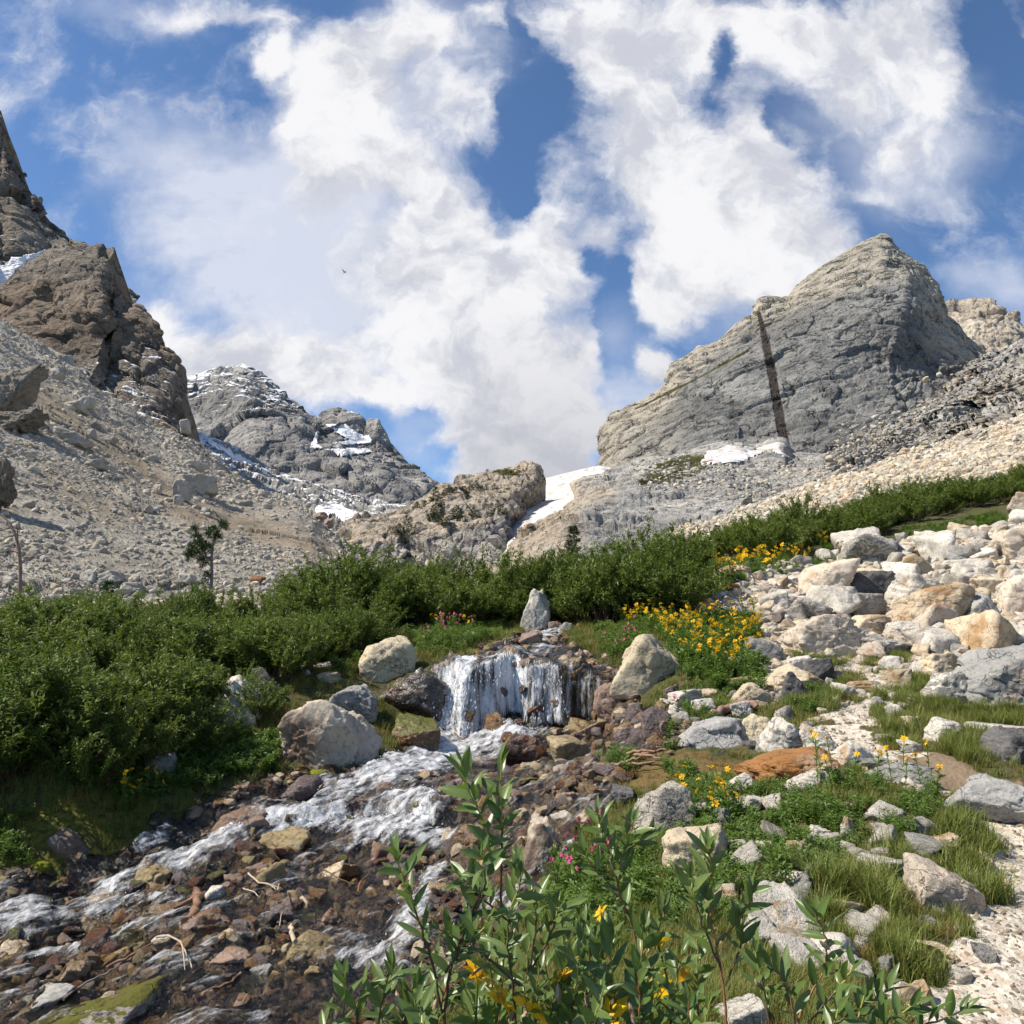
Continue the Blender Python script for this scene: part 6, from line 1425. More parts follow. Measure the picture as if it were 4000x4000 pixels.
def place_shrub(loc, s, label, group, rz, k, sz=None):
    fo, st = SV[k]
    r = bpy.data.objects.new('willow_shrub', None); COL.objects.link(r); r.location = [float(v) for v in loc]; r.rotation_euler = (0, 0, rz)
    r.scale = (s, s, s*(sz or 1)); tag(r, label, 'shrub', group)
    a = bpy.data.objects.new('foliage', fo); COL.objects.link(a); a.parent = r
    b = bpy.data.objects.new('stems', st); COL.objects.link(b); b.parent = r
    return r
rs = np.random.RandomState(77)
def thicket(zone, n, smin, smax, label, group, szr=(.72, 1.28), keepout=None, mind=.55):
    got = []; poly = world_poly(zone); lo, hi = poly.min(0), poly.max(0); tries = 0
    while len(got) < n and tries < 6000:
        tries += 1; x, y = rs.uniform(lo, hi)
        if rs.rand() > (lo[1]+2)/(y+0): continue
        if not pip(np.array([x]), np.array([y]), poly)[0]: continue
        s = rs.uniform(smin, smax)
        if 'left bank' in group: s *= float(np.interp(y, [10, 14, 20, 26], [1.05, .9, .62, .55]))
        if any((x-a)**2+(y-b)**2 < (mind*s)**2 for a, b in got): continue
        if terrain_attrs(np.array([x]), np.array([y]))[0][0] > .5: continue
        got.append((x, y)); z = float(base_h(np.array([x]), np.array([y]))[0])
        u = len(got)
        lab_ = label; b_ = min(LM, key=lambda l: (l[0]-x)**2+(l[1]-y)**2); dx, dy = x-b_[0], y-b_[1]
        if math.hypot(dx, dy) < 3.0:
            rel_ = ('right of' if dx > 0 else 'left of') if abs(dx) > abs(dy) else ('behind' if dy > 0 else 'in front of')
            for sz_ in (['tall', 'rounded', 'leafy'] if s > 1.1 else ['low', 'small', 'spreading']):
                L_ = f'{sz_} green willow shrub {rel_} the {b_[2]}'
                if USED[L_] == 0 and len(L_.split()) <= 16: USED[L_] += 1; lab_ = L_; break
        place_shrub((x, y, z-.08), s, lab_, group, rs.uniform(0, 6.28), rs.randint(5), rs.uniform(*szr))
    print(group, len(got))
thicket([(-350,3020),(0,3000),(300,2960),(380,2860),(800,2790),(850,2680),(1000,2560),(1180,2520),(1100,2440),(600,2440),(-400,2450)], 74, .7, 1.4, 'green willow shrub in the broad thicket covering the left bank', 'willows of the left bank', mind=1.0)
thicket([(-250,3130),(0,3110),(300,3080),(600,3030),(850,2980),(720,2900),(0,2960)], 10, .6, .95, 'low willow shrub spilling down towards the stream edge on the left bank', 'willows at the stream edge', mind=.8)
thicket([(1150,2510),(1380,2490),(1650,2470),(1950,2450),(2020,2440),(2080,2425),(2010,2395),(1500,2400),(1150,2430)], 50, .95, 1.6, 'tall willow shrub in the dark thicket behind the waterfall, left of the white boulder', 'willows behind the waterfall', mind=.6)
thicket([(2200,2455),(2350,2450),(2640,2420),(2700,2350),(2600,2300),(2150,2380)], 32, 1.2, 1.8, 'willow shrub in the thicket right of the upper stream', 'willows right of the upper stream', mind=.6)
thicket([(2650,2240),(2950,2200),(3300,2120),(3700,2010),(4150,1925),(4200,1880),(3700,1975),(3300,2070),(2950,2150),(2600,2220)], 80, .8, 1.5, 'low willow shrub in the green band below the right talus', 'willows below the right talus', mind=.7)
thicket([(880,2700),(980,2580),(1250,2505),(1480,2510),(1420,2560),(1250,2580),(1120,2680)], 16, .6, .95, 'low willow shrub at the shady inner edge of the thicket behind the perched beige block', 'willows at the inner edge', mind=.6)
for (px, py, s, lab) in [(60,3000,1.15,'willow shrub at the left edge with bare stems showing underneath'),(330,2990,1.0,'willow shrub overhanging the yellow flowers of the left bank'),(-120,3060,1.1,'willow shrub cut by the left edge above the stream bank'),(560,2900,1.0,'willow shrub leaning out over the leafy herbs of the left bank'),(700,2850,.8,'willow shrub drooping towards the grey mossy boulder on the left bank'),(1010,2810,.55,'small willow sprig growing beside the pale left bank boulder'),(880,2790,.7,'willow shrub in front of the pale left bank boulder')]:
    h = hit(px, py); place_shrub((h[0], h[1], h[2]-.05), s, lab, 'willows of the left bank', rs.uniform(0, 6), rs.randint(5))

# ------------------------------------------------------------------ conifers
def conifer(name, loc, h, rad, label, seed, mat=LM_P, bark=M_BARK, clumps=None, nwh=16, lean=(0, 0), nper=60, leafk=1.0, cat='tree', group=None, bare=.1, flag=None):
    q = np.random.RandomState(seed); root = bpy.data.objects.new(name, None); COL.objects.link(root); root.location = [float(v) for v in loc]; tag(root, label, cat, group)
    tt = np.linspace(0, 1, 9); tr = np.stack([lean[0]*h*tt**2+.012*h*np.sin(tt*7), lean[1]*h*tt, h*tt], -1)
    mb = MB(); V, F_ = tube(tr, np.linspace(.022*h+.01, .004*h, 9), 7); mb.add(V, F_)
    Ps, Ds, Ls = [], [], []
    def spray(p0, d, ln, n_):
        t0 = q.rand(n_)**.7; p = p0+d*ln*t0[:, None]; dd_ = unit(d[None]*.8+q.normal(0, .6, (n_, 3))); Ps.append(p+q.normal(0, .02*h/3, (n_, 3))); Ds.append(dd_); Ls.append(np.full(n_, .055*max(1, h/4)))
    for k in range(nwh):
        f = bare+(1-bare)*(k+.5)/nwh
        p0 = np.array([np.interp(f, tt, tr[:, c]) for c in range(3)]); rr = rad*(1-f)**.8*q.uniform(.65, 1.1)+.03*h
        nb = 5 if nwh > 8 else 4
        for j in range(nb):
            a = j*6.28/nb+q.uniform(0, 1.2)
            d = unit(np.array([np.cos(a), np.sin(a), q.uniform(-.1, .5)]))
            ln = rr*q.uniform(.7, 1.15)
            if flag is not None:
                w_ = flag(d, f); ln *= w_
                if w_ < .25: continue
            V, F_ = tube(np.stack([p0, p0+d*ln*.5, p0+d*ln+np.array([0, 0, .08*ln])]), [.006*h**.5, .004, .002], 4); mb.add(V, F_)
            spray(p0+d*ln*.15, d, ln*.95, int(nper*max(.4, ln/rad)))
    P_ = np.concatenate(Ps); D_ = np.concatenate(Ds); L_ = np.concatenate(Ls)*q.uniform(.7, 1.3, len(P_))
    V, F_ = leaf_quads(P_, D_, L_*1.6*leafk, L_*.22*leafk**1.3, rs=q)
    me = mesh_np('crown', V, F_); set_attr(me, 'tone', np.repeat(np.clip(q.normal(.4, .25, len(P_)), 0, 1), 5)); link('crown', me, mat, root)
    link('trunk', mb.mesh('trunk'), bark, root); return root
def gpt(px, py): h = hit(px, py); return h
# bent flagged pine on the left
g = at(820, 2420, 24.5); gz = float(base_h(np.array([g[0]]), np.array([24.5]))[0])
top = at(845, 2040, 24.5)[2]; H_ = top-gz
q = np.random.RandomState(3); root = bpy.data.objects.new('pine_tree', None); COL.objects.link(root); root.location = (float(g[0]), 24.5, gz); tag(root, 'small wind-bent pine with foliage on one side, standing alone against the left talus', 'tree')
def lp(px, py): p = at(px, py, 24.5); return np.array([p[0]-g[0], 0, p[2]-gz])
tr = np.array([lp(818,2480), lp(820,2400), lp(822,2330), lp(828,2250), lp(826,2180), lp(832,2120), lp(845,2075), lp(858,2045)]); tr[0, 2] = -.1
mb = MB(); V, F_ = tube(tr, np.linspace(.075, .02, 8), 8); mb.add(V, F_)
Ps, Ds = [], []
for (cx, cy, r_, n_, tx, ty) in [(862,2050,26,420,845,2085),(835,2075,26,360,840,2100),(815,2090,18,200,835,2120),(850,2100,22,260,835,2130),(758,2068,20,240,800,2150),(765,2100,24,330,800,2160),(790,2125,28,420,822,2160),(755,2140,26,330,800,2180),(785,2165,32,480,825,2190),(745,2175,24,300,800,2200),(800,2195,28,380,826,2215),(815,2140,24,300,830,2160),(745,2160,20,200,800,2190),(812,2245,16,120,826,2255),(800,2275,16,110,824,2290),(760,2300,15,90,822,2330),(735,2290,12,60,800,2330),(790,2345,26,240,822,2350),(770,2370,22,200,820,2370),(745,2330,12,60,800,2340)]:
    c = lp(cx, cy); n_ = int(n_*.8); r_m = r_/F_PX*24.5*.82; b0 = lp(tx, ty); c[1] += q.normal(0, .12)
    V, F_ = tube(np.stack([b0, (b0+c)/2+[0, 0, .03], c]), [.02, .012, .006], 4); mb.add(V, F_)
    d = q.normal(0, 1, (n_, 3)); d = unit(d); p = c+d*r_m*(q.rand(n_, 1)**.45)*np.array([1, 1, .9]); Ps.append(p); Ds.append(unit(d+np.array([0, 0, .8])+q.normal(0, .4, (n_, 3))))
P_ = np.concatenate(Ps); D_ = np.concatenate(Ds); L_ = .085*q.uniform(.7, 1.3, len(P_)); V, F_ = leaf_quads(P_, D_, L_, L_*.2, rs=q)
me = mesh_np('crown', V, F_); set_attr(me, 'tone', np.repeat(q.rand(len(P_)), 5)); link('crown', me, LM_P, root); link('trunk', mb.mesh('trunk'), M_BARK, root)
# dead snag at the left edge
d0 = 21.0; g = at(75, 2420, d0); gz = float(base_h(np.array([g[0]]), np.array([d0]))[0])
root = bpy.data.objects.new('dead_tree', None); COL.objects.link(root); root.location = (float(g[0]), d0, gz); tag(root, 'bare reddish dead tree curving out over the left edge', 'tree')
def lp2(px, py): p = at(px, py, d0); return np.array([p[0]-g[0], 0, p[2]-gz])
mb = MB(); mb.add(*tube(np.array([lp2(76,2480), lp2(75,2390), lp2(78,2300), lp2(80,2220), lp2(75,2150), lp2(62,2090), lp2(40,2045), lp2(5,2010), lp2(-40,1985)]), [.055,.055,.05,.05,.045,.04,.03,.022,.015], 7)); link('trunk', mb.mesh('trunk'), M_SNAG, root)
for br in ([(78,2215),(55,2205),(35,2215),(10,2225)], [(68,2110),(80,2075),(85,2050)], [(50,2060),(25,2070),(0,2060)], [(60,2090),(40,2100),(15,2098)], [(75,2160),(50,2150),(30,2160)]):
    pts = np.array([lp2(*b) for b in br]); pts[:, 1] += np.linspace(0, -.25, len(pts)); mb = MB(); mb.add(*tube(pts, np.linspace(.022, .006, len(pts)), 5)); link('branch', mb.mesh('branch'), M_SNAG, root)
def stand(px, ptop, d_, S=None):
    g = at(px, 2000, d_); z = float(base_h(np.array([g[0]]), np.array([d_]))[0]); return (float(g[0]), d_, z-.1), at(px, ptop, d_)[2]-z+.1
for px, pt, d_, rad, lab, sd_, kw in [
   (2238,2055,36,.75,'young upright fir rising behind the willows near the centre',11,dict(nwh=20, nper=90)),
   (2950,2035,37,.55,'dark little fir standing alone in front of the pale rubble',12,dict(nwh=18, nper=80)),
   (2798,2055,36,.4,'thin sparse fir left of the dark little fir',13,dict(nwh=13, nper=30, bare=.3)),
   (2855,2095,37,.3,'thinnest small fir between the sparse fir and the dark one',14,dict(nwh=10, nper=26, bare=.35)),
   (3485,1935,43,.9,'dark bushy dwarf spruce rising from the right willow band',15,dict(nwh=14, nper=130)),
   (445,2275,20,.35,'small dark spruce tip poking out of the left willows',16,dict(nwh=9, nper=50)),
   (700,2330,21,.35,'dark spruce tip in the willows left of the bent pine',17,dict(nwh=8, nper=50)),
   (140,2285,19.5,.3,'yellowing sparse sapling beside the dead tree',18,dict(nwh=8, nper=22, mat=LM_G))]:
    loc, hh = stand(px, pt, d_); kw.setdefault('leafk', 1.5); conifer('fir_tree', loc, float(hh), rad, lab, sd_, **kw)
# trees on the tan knob
KT = [(1585,2090,62),(1575,2120,44),(1600,2060,34),(1622,2085,30),(1545,2085,24),(1700,1975,60),(1715,1985,44),(1690,1990,36),(1730,1960,30),(1660,1985,22),(1705,2035,56),(1725,2050,50),(1745,2055,30),(1690,2020,36),(1785,2030,46),(1800,2035,40),(1770,2020,26),(1850,2025,36),(1868,2022,26),(1835,2030,22),(1920,2015,40),(1945,2012,46),(1960,2010,30),(1905,2030,26),(1752,1925,26),(1780,1930,24),(1810,1930,26),(1835,1920,28),(1860,1905,24),(1820,1945,22),(1880,1925,22),(1900,1920,22),(1930,1910,18),(1980,1900,18),(1740,1935,24),(1627,1990,26),(1650,1975,20),(1875,1870,18),(1905,1855,18),(1975,2010,22)]
protoT = None
PK = at(*np.array([(a, b, 0) for a, b, c in KT]).T[:2], 1)
for k, (px, py, hp) in enumerate(KT):
    p = sheet_hit(KNOB, px, py); hh = hp/F_PX*p[1]*1.45
    nb = KT.index(max(((a, b, c) for a, b, c in KT), key=lambda q_: q_[2]))
    if k < 4:
        r = conifer('knob_fir', (p[0], p[1], p[2]-hh*.12), hh, hh*(.24 if k % 2 else .34), 'x', 300+k, nwh=10, nper=46, leafk=2.4); protoT = (protoT or [])+[(r, hh)]
    else:
        src, h0 = protoT[k % 4]; r = src.copy(); COL.objects.link(r); r.location = (p[0], p[1], p[2]-hh*.12); s = hh/h0; w_ = (1.6 if hp < 28 else 1.15); w_ *= 1.35; r.scale = (s*w_, s*w_, s); r.rotation_euler = (0, 0, k)
        for ch in src.children: c = ch.copy(); COL.objects.link(c); c.parent = r
    tag(r, 'small dark fir rooted in the cracks of the tan knob left of the snow gully', 'tree', 'firs on the tan knob')
for (px, py, hp, lab) in [(3070,1318,18,'tiny dark tree clump on the grey cliff right of the dike'),(3333,1050,17,'single tiny tree on the tan summit face')]:
    i = np.argmin((to_px(MASP)[0]-px)**2+(to_px(MASP)[1]-py)**2); p = MASP.reshape(-1, 3)[i]; hh = hp/F_PX*p[1]
    src, h0 = protoT[1]; r = src.copy(); COL.objects.link(r); r.location = (p[0], p[1]-1, p[2]-hh*.2); s = hh/h0; r.scale = (s*(1.6 if 'clump' in lab else .8),)*2+(s,)
    for ch in src.children: c = ch.copy(); COL.objects.link(c); c.parent = r
    tag(r, lab, 'tree')

# ------------------------------------------------------------------ flowering plants
def flower_head(seed, r, npet, mat2=True):
    q = np.random.RandomState(seed); a = np.arange(npet)*6.283/npet+q.normal(0, .08, npet); el = q.normal(.12, .18, npet)
    D = np.stack([np.cos(a)*np.cos(el), np.sin(a)*np.cos(el), np.sin(el)], -1); P_ = D*r*.22; L = r*q.uniform(.7, .95, npet)
    V, F_ = leaf_quads(P_, D, L, L*.26, fold=.15, rs=q, curve=.1); me = mesh_np('flower_head', V, F_); set_attr(me, 'tone', np.repeat(q.rand(npet), 5)); me.materials.append(M_YEL)
    V, Fc = ICO[2]; V = V*np.array([r*.32, r*.32, r*.16])+[0, 0, r*.05]; c = mesh_np('disc', V, Fc); c.materials.append(M_CENTRE); return me, c
FH = [flower_head(k, .030, 11) for k in range(3)]
def flower_stalk(seed, h, nlf, fat=.22):
    q = np.random.RandomState(seed); mb = MB(); tt = np.linspace(0, 1, 5); path = np.stack([.15*h*tt**2*np.cos(seed), .15*h*tt**2*np.sin(seed), h*tt], -1)
    mb.add(*tube(path, .0028, 4), .3); k = np.linspace(.08, .8, nlf); pp = np.stack([np.interp(k, tt, path[:, c]) for c in range(3)], -1); pp = np.repeat(pp, 2, 0)
    az = np.repeat(np.arange(nlf)*1.57, 2)+np.tile([0, PI], nlf); D = np.stack([np.cos(az)*.8, np.sin(az)*.8, 0*az+.55], -1); D = unit(D); L = .07*q.uniform(.6, 1.1, 2*nlf)
    V, F_ = leaf_quads(pp, D, L, L*fat, rs=q, curve=.15); mb.add(V, F_, np.repeat(q.rand(2*nlf), 5)); me = mb.mesh('stem', True, 'tone'); me.materials.append(LM_H); return me, path[-1]
FS = [flower_stalk(k, h, 6) for k, h in enumerate((.24, .30, .36, .27))]
def yellow_plant(loc, s, label, group, k, tilt=(0, 0), heads=None, hs=1.0):
    r = bpy.data.objects.new('yellow_wildflower', None); COL.objects.link(r); r.location = [float(v) for v in loc]; r.scale = (s, s, s); r.rotation_euler = (tilt[0], tilt[1], k*1.3); tag(r, label, 'wildflower', group)
    q = np.random.RandomState(k)
    for j in range(heads or (1 if k % 3 else 2)):
        me, tp_ = FS[(k+j) % 4]; st = bpy.data.objects.new('stem', me); COL.objects.link(st); st.parent = r; rz = q.uniform(0, 6.28); st.rotation_euler = (0, 0, rz)
        c, s_ = math.cos(rz), math.sin(rz); tp2 = (tp_[0]*c-tp_[1]*s_, tp_[0]*s_+tp_[1]*c, tp_[2])
        hm, dm = FH[(k+j) % 3]; hd = bpy.data.objects.new('flower_head', hm); COL.objects.link(hd); hd.parent = r; hd.location = tp2; hd.scale = (hs, hs, hs); hd.rotation_euler = (q.uniform(.2, 1.2), q.normal(0, .4), 0)
        dc = bpy.data.objects.new('disc', dm); COL.objects.link(dc); dc.parent = hd
    return r
rs = np.random.RandomState(99)
def yellow_zone(zone, n, label, group, s=(.9, 1.3), hs=1.1, heads=None):
    poly = world_poly(zone); lo, hi = poly.min(0), poly.max(0); got = 0; t_ = 0
    while got < n and t_ < n*40:
        t_ += 1; p = rs.uniform(lo, hi)
        if not pip(p[:1], p[1:], poly)[0]: continue
        z = float(full_h(p[:1], p[1:])[0]); yellow_plant((p[0], p[1], z), rs.uniform(*s), label, group, rs.randint(1000), heads=heads, hs=hs); got += 1
yellow_zone([(2560,2440),(2950,2430),(2990,2560),(2900,2660),(2720,2700),(2620,2620)], 95, 'yellow daisy-like flower in the meadow behind the large pointed boulder', 'yellow flowers of the big meadow', (1.2, 1.6), 1.25, 2)
yellow_zone([(2400,2440),(2580,2430),(2600,2480),(2450,2500)], 22, 'yellow flower at the foot of the willows above the pointed boulder', 'yellow flowers under the willows', (1.2, 1.6), 1.25, 2)
yellow_zone([(2800,2235),(3120,2190),(3180,2215),(2900,2275),(2740,2300)], 42, 'yellow flower in the bright strip below the willow band', 'yellow flowers of the far strip', (1.4, 1.8), 1.7, 2)
yellow_zone([(3200,2140),(3400,2120),(3440,2200),(3250,2230)], 10, 'yellow flower in the green patch behind the tilted boulder', 'yellow flowers behind the tilted boulder', (1.4, 1.8), 1.5)
yellow_zone([(2660,3180),(2870,3170),(2960,3240),(2850,3290),(2680,3260)], 13, 'yellow flower in the cluster right of the speckled boulder', 'yellow flowers by the speckled boulder', (.9, 1.15), 1.0, 2)
yellow_zone([(3150,3080),(3650,3060),(3700,3180),(3350,3200)], 12, 'single yellow flower standing above the herbs below the rust-stained boulder', 'yellow flowers below the rust-stained boulder', (1.0, 1.3), .9, 1)
yellow_zone([(330,3080),(620,3080),(640,3170),(400,3190)], 9, 'yellow flower low on the shady left bank above the stream', 'yellow flowers on the shady left bank', (1.0, 1.3), 1.0)
yellow_zone([(430,2890),(570,2880),(560,2960),(450,2960)], 9, 'orange-yellow flower glowing under the left willows', 'yellow flowers under the left willows', (1.1, 1.5), 1.2, 2)
yellow_zone([(1640,2470),(1900,2450),(1900,2480),(1700,2500)], 12, 'yellow flower in the herb patch above the waterfall', 'yellow flowers above the waterfall', (1.2, 1.5), 1.2)
# pink monkeyflowers
def trumpet(seed, r):
    q = np.random.RandomState(seed); mb = MB(); a = np.arange(5)*1.2566+q.normal(0, .15, 5); D = unit(np.stack([np.cos(a), np.sin(a), np.full(5, .35)], -1))
    V, F_ = leaf_quads(D*0, D, np.full(5, r), np.full(5, r*.42), fold=.1, rs=q, curve=.2); mb.add(V, F_, np.repeat(q.rand(5), 5)); mb.add(*tube([[0, 0, -r*1.1], [0, 0, -r*.4], [0, 0, 0]], [r*.12, r*.2, r*.38], 7), .2)
    me = mb.mesh('blossom', True, 'tone'); me.materials.append(M_PINK); return me
TR = [trumpet(k, .021) for k in range(3)]
def pink_plant(loc, s, label, group, k, nb=2):
    r = bpy.data.objects.new('pink_wildflower', None); COL.objects.link(r); r.location = [float(v) for v in loc]; r.scale = (s, s, s); tag(r, label, 'wildflower', group); q = np.random.RandomState(k)
    for j in range(nb):
        me, tp_ = FS[(k+j) % 4]; st = bpy.data.objects.new('stem', me); COL.objects.link(st); st.parent = r; rz = q.uniform(0, 6.28); st.rotation_euler = (0, 0, rz); c, s_ = math.cos(rz), math.sin(rz)
        hd = bpy.data.objects.new('blossom', TR[(k+j) % 3]); COL.objects.link(hd); hd.parent = r; hd.location = (tp_[0]*c-tp_[1]*s_, tp_[0]*s_+tp_[1]*c, tp_[2]); hd.rotation_euler = (q.uniform(.7, 1.6), q.normal(0, .5), q.uniform(-1, 1))
for zone, n_, lab, grp, s_, nb in [
   ([(2120,3400),(2480,3330),(2480,3480),(2200,3560)], 14, 'pink tubular wildflower beside the tall white-topped stone and the near willow', 'pink flowers near the willow', 1.0, 2),
   ([(1640,2480),(1850,2460),(1830,2530),(1650,2560)], 12, 'deep pink wildflower above the left end of the waterfall', 'pink flowers left above the fall', 1.5, 2),
   ([(2360,2520),(2500,2500),(2450,2600),(2360,2590)], 8, 'pink wildflower left of the large pointed boulder', 'pink flowers by the pointed boulder', 1.4, 2),
   ([(2640,2750),(2700,2760),(2690,2830),(2600,2820)], 3, 'pink wildflower near the white stones below the pointed boulder', 'pink flowers by the white stones', 1.2, 1),
   ([(360,3000),(480,3000),(470,3080),(360,3080)], 4, 'magenta wildflower under the left bank willows', 'magenta flowers under the willows', 1.2, 2)]:
    poly = world_poly(zone); lo, hi = poly.min(0), poly.max(0); got = 0
    while got < n_:
        p = rs.uniform(lo, hi)
        if pip(p[:1], p[1:], poly)[0]: pink_plant((p[0], p[1], float(full_h(p[:1], p[1:])[0])), s_*rs.uniform(.85, 1.15), lab, grp, rs.randint(999), nb); got += 1

# ------------------------------------------------------------------ driftwood and sticks
def stick(pts, r, mat, label, name='stick', cat='stick', lift=.03, taper=.5, forks=()):
    P_ = []
    for px, py in pts: h = hit(px, py, lambda X, Y: base_h(X, Y)+lift); P_.append(h)
    P_ = np.array(P_); n_ = max(6, len(P_)*3); s = np.linspace(0, 1, len(P_)); s2 = np.linspace(0, 1, n_); P_ = np.stack([np.interp(s2, s, P_[:, c]) for c in range(3)], -1)
    P_ += np.random.RandomState(int(pts[0][0])).normal(0, r*.35, P_.shape); o0 = P_[0].copy(); mb = MB(); mb.add(*tube(P_-o0, r*np.linspace(1, taper, n_)*np.random.RandomState(2).uniform(.85, 1.15, n_), 8))
    e = P_-o0; mb.add(np.concatenate([e[:1], V_end(e, r)]), np.array([[0, k+1, (k+1) % 8+1] for k in range(8)]))
    o = link(name, mb.mesh(name), mat, loc=o0); tag(o, label, cat)
    for fp in forks:
        Q = np.array([hit(px, py, lambda X, Y: base_h(X, Y)+lift*1.3) for px, py in fp])-o0; b = MB(); b.add(*tube(Q, np.linspace(r*.7, r*.3, len(Q)), 6)); link('branch', b.mesh('branch'), mat, o)
    return o
def V_end(e, r):
    T = unit(e[1]-e[0]); A = unit(np.cross(T, [.31, .9, .2])); B_ = np.cross(T, A); th = np.arange(8)*PI/4
    return e[0]+r*(np.cos(th)[:, None]*A+np.sin(th)[:, None]*B_)
stick([(738,3600),(755,3560),(772,3500),(762,3478)], .042, M_WOOD, 'thick forked driftwood log lying among the bottom left stones', 'driftwood_log', 'driftwood', .10, .8, [[(768,3500),(720,3530),(680,3548)]])
stick([(250,3905),(330,3840),(420,3800),(480,3760)], .010, M_BARK, 'thin brown stick on the moss above the corner slab', lift=.08)
stick([(420,3778),(500,3740),(560,3705),(600,3685)], .014, M_WOOD, 'reddish stick lying slanted across the stream left of the cobbles', lift=.10)
stick([(612,3660),(660,3655),(705,3680),(725,3720),(752,3780)], .009, M_PALEW, 'bleached angled twig lying over a pinkish stone', lift=.16, forks=[[(712,3690),(718,3740),(722,3790)]])
stick([(970,3412),(1010,3445),(1050,3455),(1092,3482)], .010, M_PALEW, 'white forked twig caught in the middle of the stream', lift=.14, forks=[[(1040,3450),(1085,3465)], [(1085,3478),(1090,3450)]])
stick([(950,3470),(985,3480),(1012,3502)], .007, M_PALEW, 'short white twig below the white forked one', lift=.12)
stick([(1150,3685),(1146,3650),(1138,3615)], .018, M_PALEW, 'short stubby peeled stick standing on the large ochre slab', lift=.34, taper=.9)
stick([(770,3900),(830,3865),(900,3840),(940,3805)], .016, M_WOOD, 'red-brown stick half under water at the bottom', lift=.06)
stick([(1260,3395),(1320,3430),(1380,3455)], .007, M_TWIG, 'thin dark twig resting on the pale triangular slab', lift=.16)
stick([(1395,3485),(1410,3440),(1445,3408)], .008, M_RED, 'thin red twig beside the wet orange-brown stone', lift=.12)
stick([(1095,3620),(1098,3575),(1120,3545)], .006, M_PALEW, 'curved pale twig beside the mauve stone', lift=.14)
stick([(0,3442),(35,3425),(65,3412)], .008, M_PALEW, 'pale twig at the left water edge', lift=.08)
stick([(1255,3255),(1275,3225),(1285,3190)], .006, M_TWIG, 'small dark twig sticking up in the rapid', lift=.2)
for k, (a, b) in enumerate([((2420,2975),(2590,2945)),((2440,2960),(2600,2925)),((2430,2990),(2560,2975)),((2480,2950),(2590,2960)),((2450,2940),(2560,2930)),((2400,2985),(2500,2960))]):
    stick([a, ((a[0]+b[0])/2, (a[1]+b[1])/2), b], .022, M_WOOD, ['longest','upper','lowest','middle','short upper','leftmost'][k]+' split red-brown timber piece right of the gravel bar', 'broken_timber', 'driftwood', .03+.03*k)
stick([(2780,2800),(2830,2775),(2900,2745),(2950,2760)], .055, M_SNAG, 'ragged rotten brown log behind the white cube-like stone', 'rotten_log', 'log', .08, .8)
stick([(3040,2420),(3065,2380),(3095,2345)], .10, M_BARK, 'grey-brown broken stump leaning in front of the leaning tan boulder', 'broken_stump', 'log', .1, .9)
stick([(3150,2405),(3215,2398),(3290,2408)], .07, M_BARK, 'weathered log wedged below the leaning tan boulder', 'weathered_log', 'log', .1, .8)
for (px, py, r_, lab) in [(150,3395,.11,'bright green moss cushion left of the pale bank boulder'),(120,3375,.08,'smaller moss cushion beside the bright one'),(535,3790,.09,'round yellow-green moss cushion among the bottom left cobbles'),(1240,3035,.14,'green moss hummock at the foot of the patched boulder'),(1180,3060,.10,'low flat moss hummock by the purple boulder')]:
    h = hit(px, py); V, Fc = ICO[4]; V = V*np.array([1, .8, .5])*(1+.12*fbm(V*2.5, 4, int(px)))[:, None]; V = V+V*(.05*fbm(V*14, 3, 3))[:, None]; o = link('moss_cushion', mesh_np('moss_cushion', V*r_, Fc), M_MOSS, loc=(h[0], h[1], h[2]+r_*.15)); tag(o, lab, 'moss')
# a bird, wings back
d_ = 180.0; p = at(1346, 1063, d_); mb = MB(); q_ = lambda a, b, z=0: (at(a, b, d_)-p)+np.array([0, z, 0])
mb.add(*tube([q_(1354,1062), q_(1349,1062.5), q_(1343,1064)], [.05, .22, .06], 8)); body = mb.mesh('body')
M_BIRD = simple_mat('grey_feathers', (.28, .25, .26), (.42, .38, .4), 3)
bird = link('bird', body, M_BIRD, loc=p); tag(bird, 'tiny grey bird gliding in front of the pale cloud', 'bird')
for w_ in ([(1350,1062),(1345,1060),(1341,1056),(1335,1050),(1339,1058),(1343,1064)], [(1349,1063),(1344,1064),(1336,1071),(1342,1067),(1346,1066)]):
    top_ = np.array([q_(a, b, -.05) for a, b in w_]); bot = top_+np.array([0, .06, 0]); n_ = len(w_); mb = MB(); mb.add(np.concatenate([top_, bot]), np.array([[0, k, k+1] for k in range(1, n_-1)]+[[n_, n_+k+1, n_+k] for k in range(1, n_-1)])); link('wing', mb.mesh('wing', False), M_BIRD, bird)

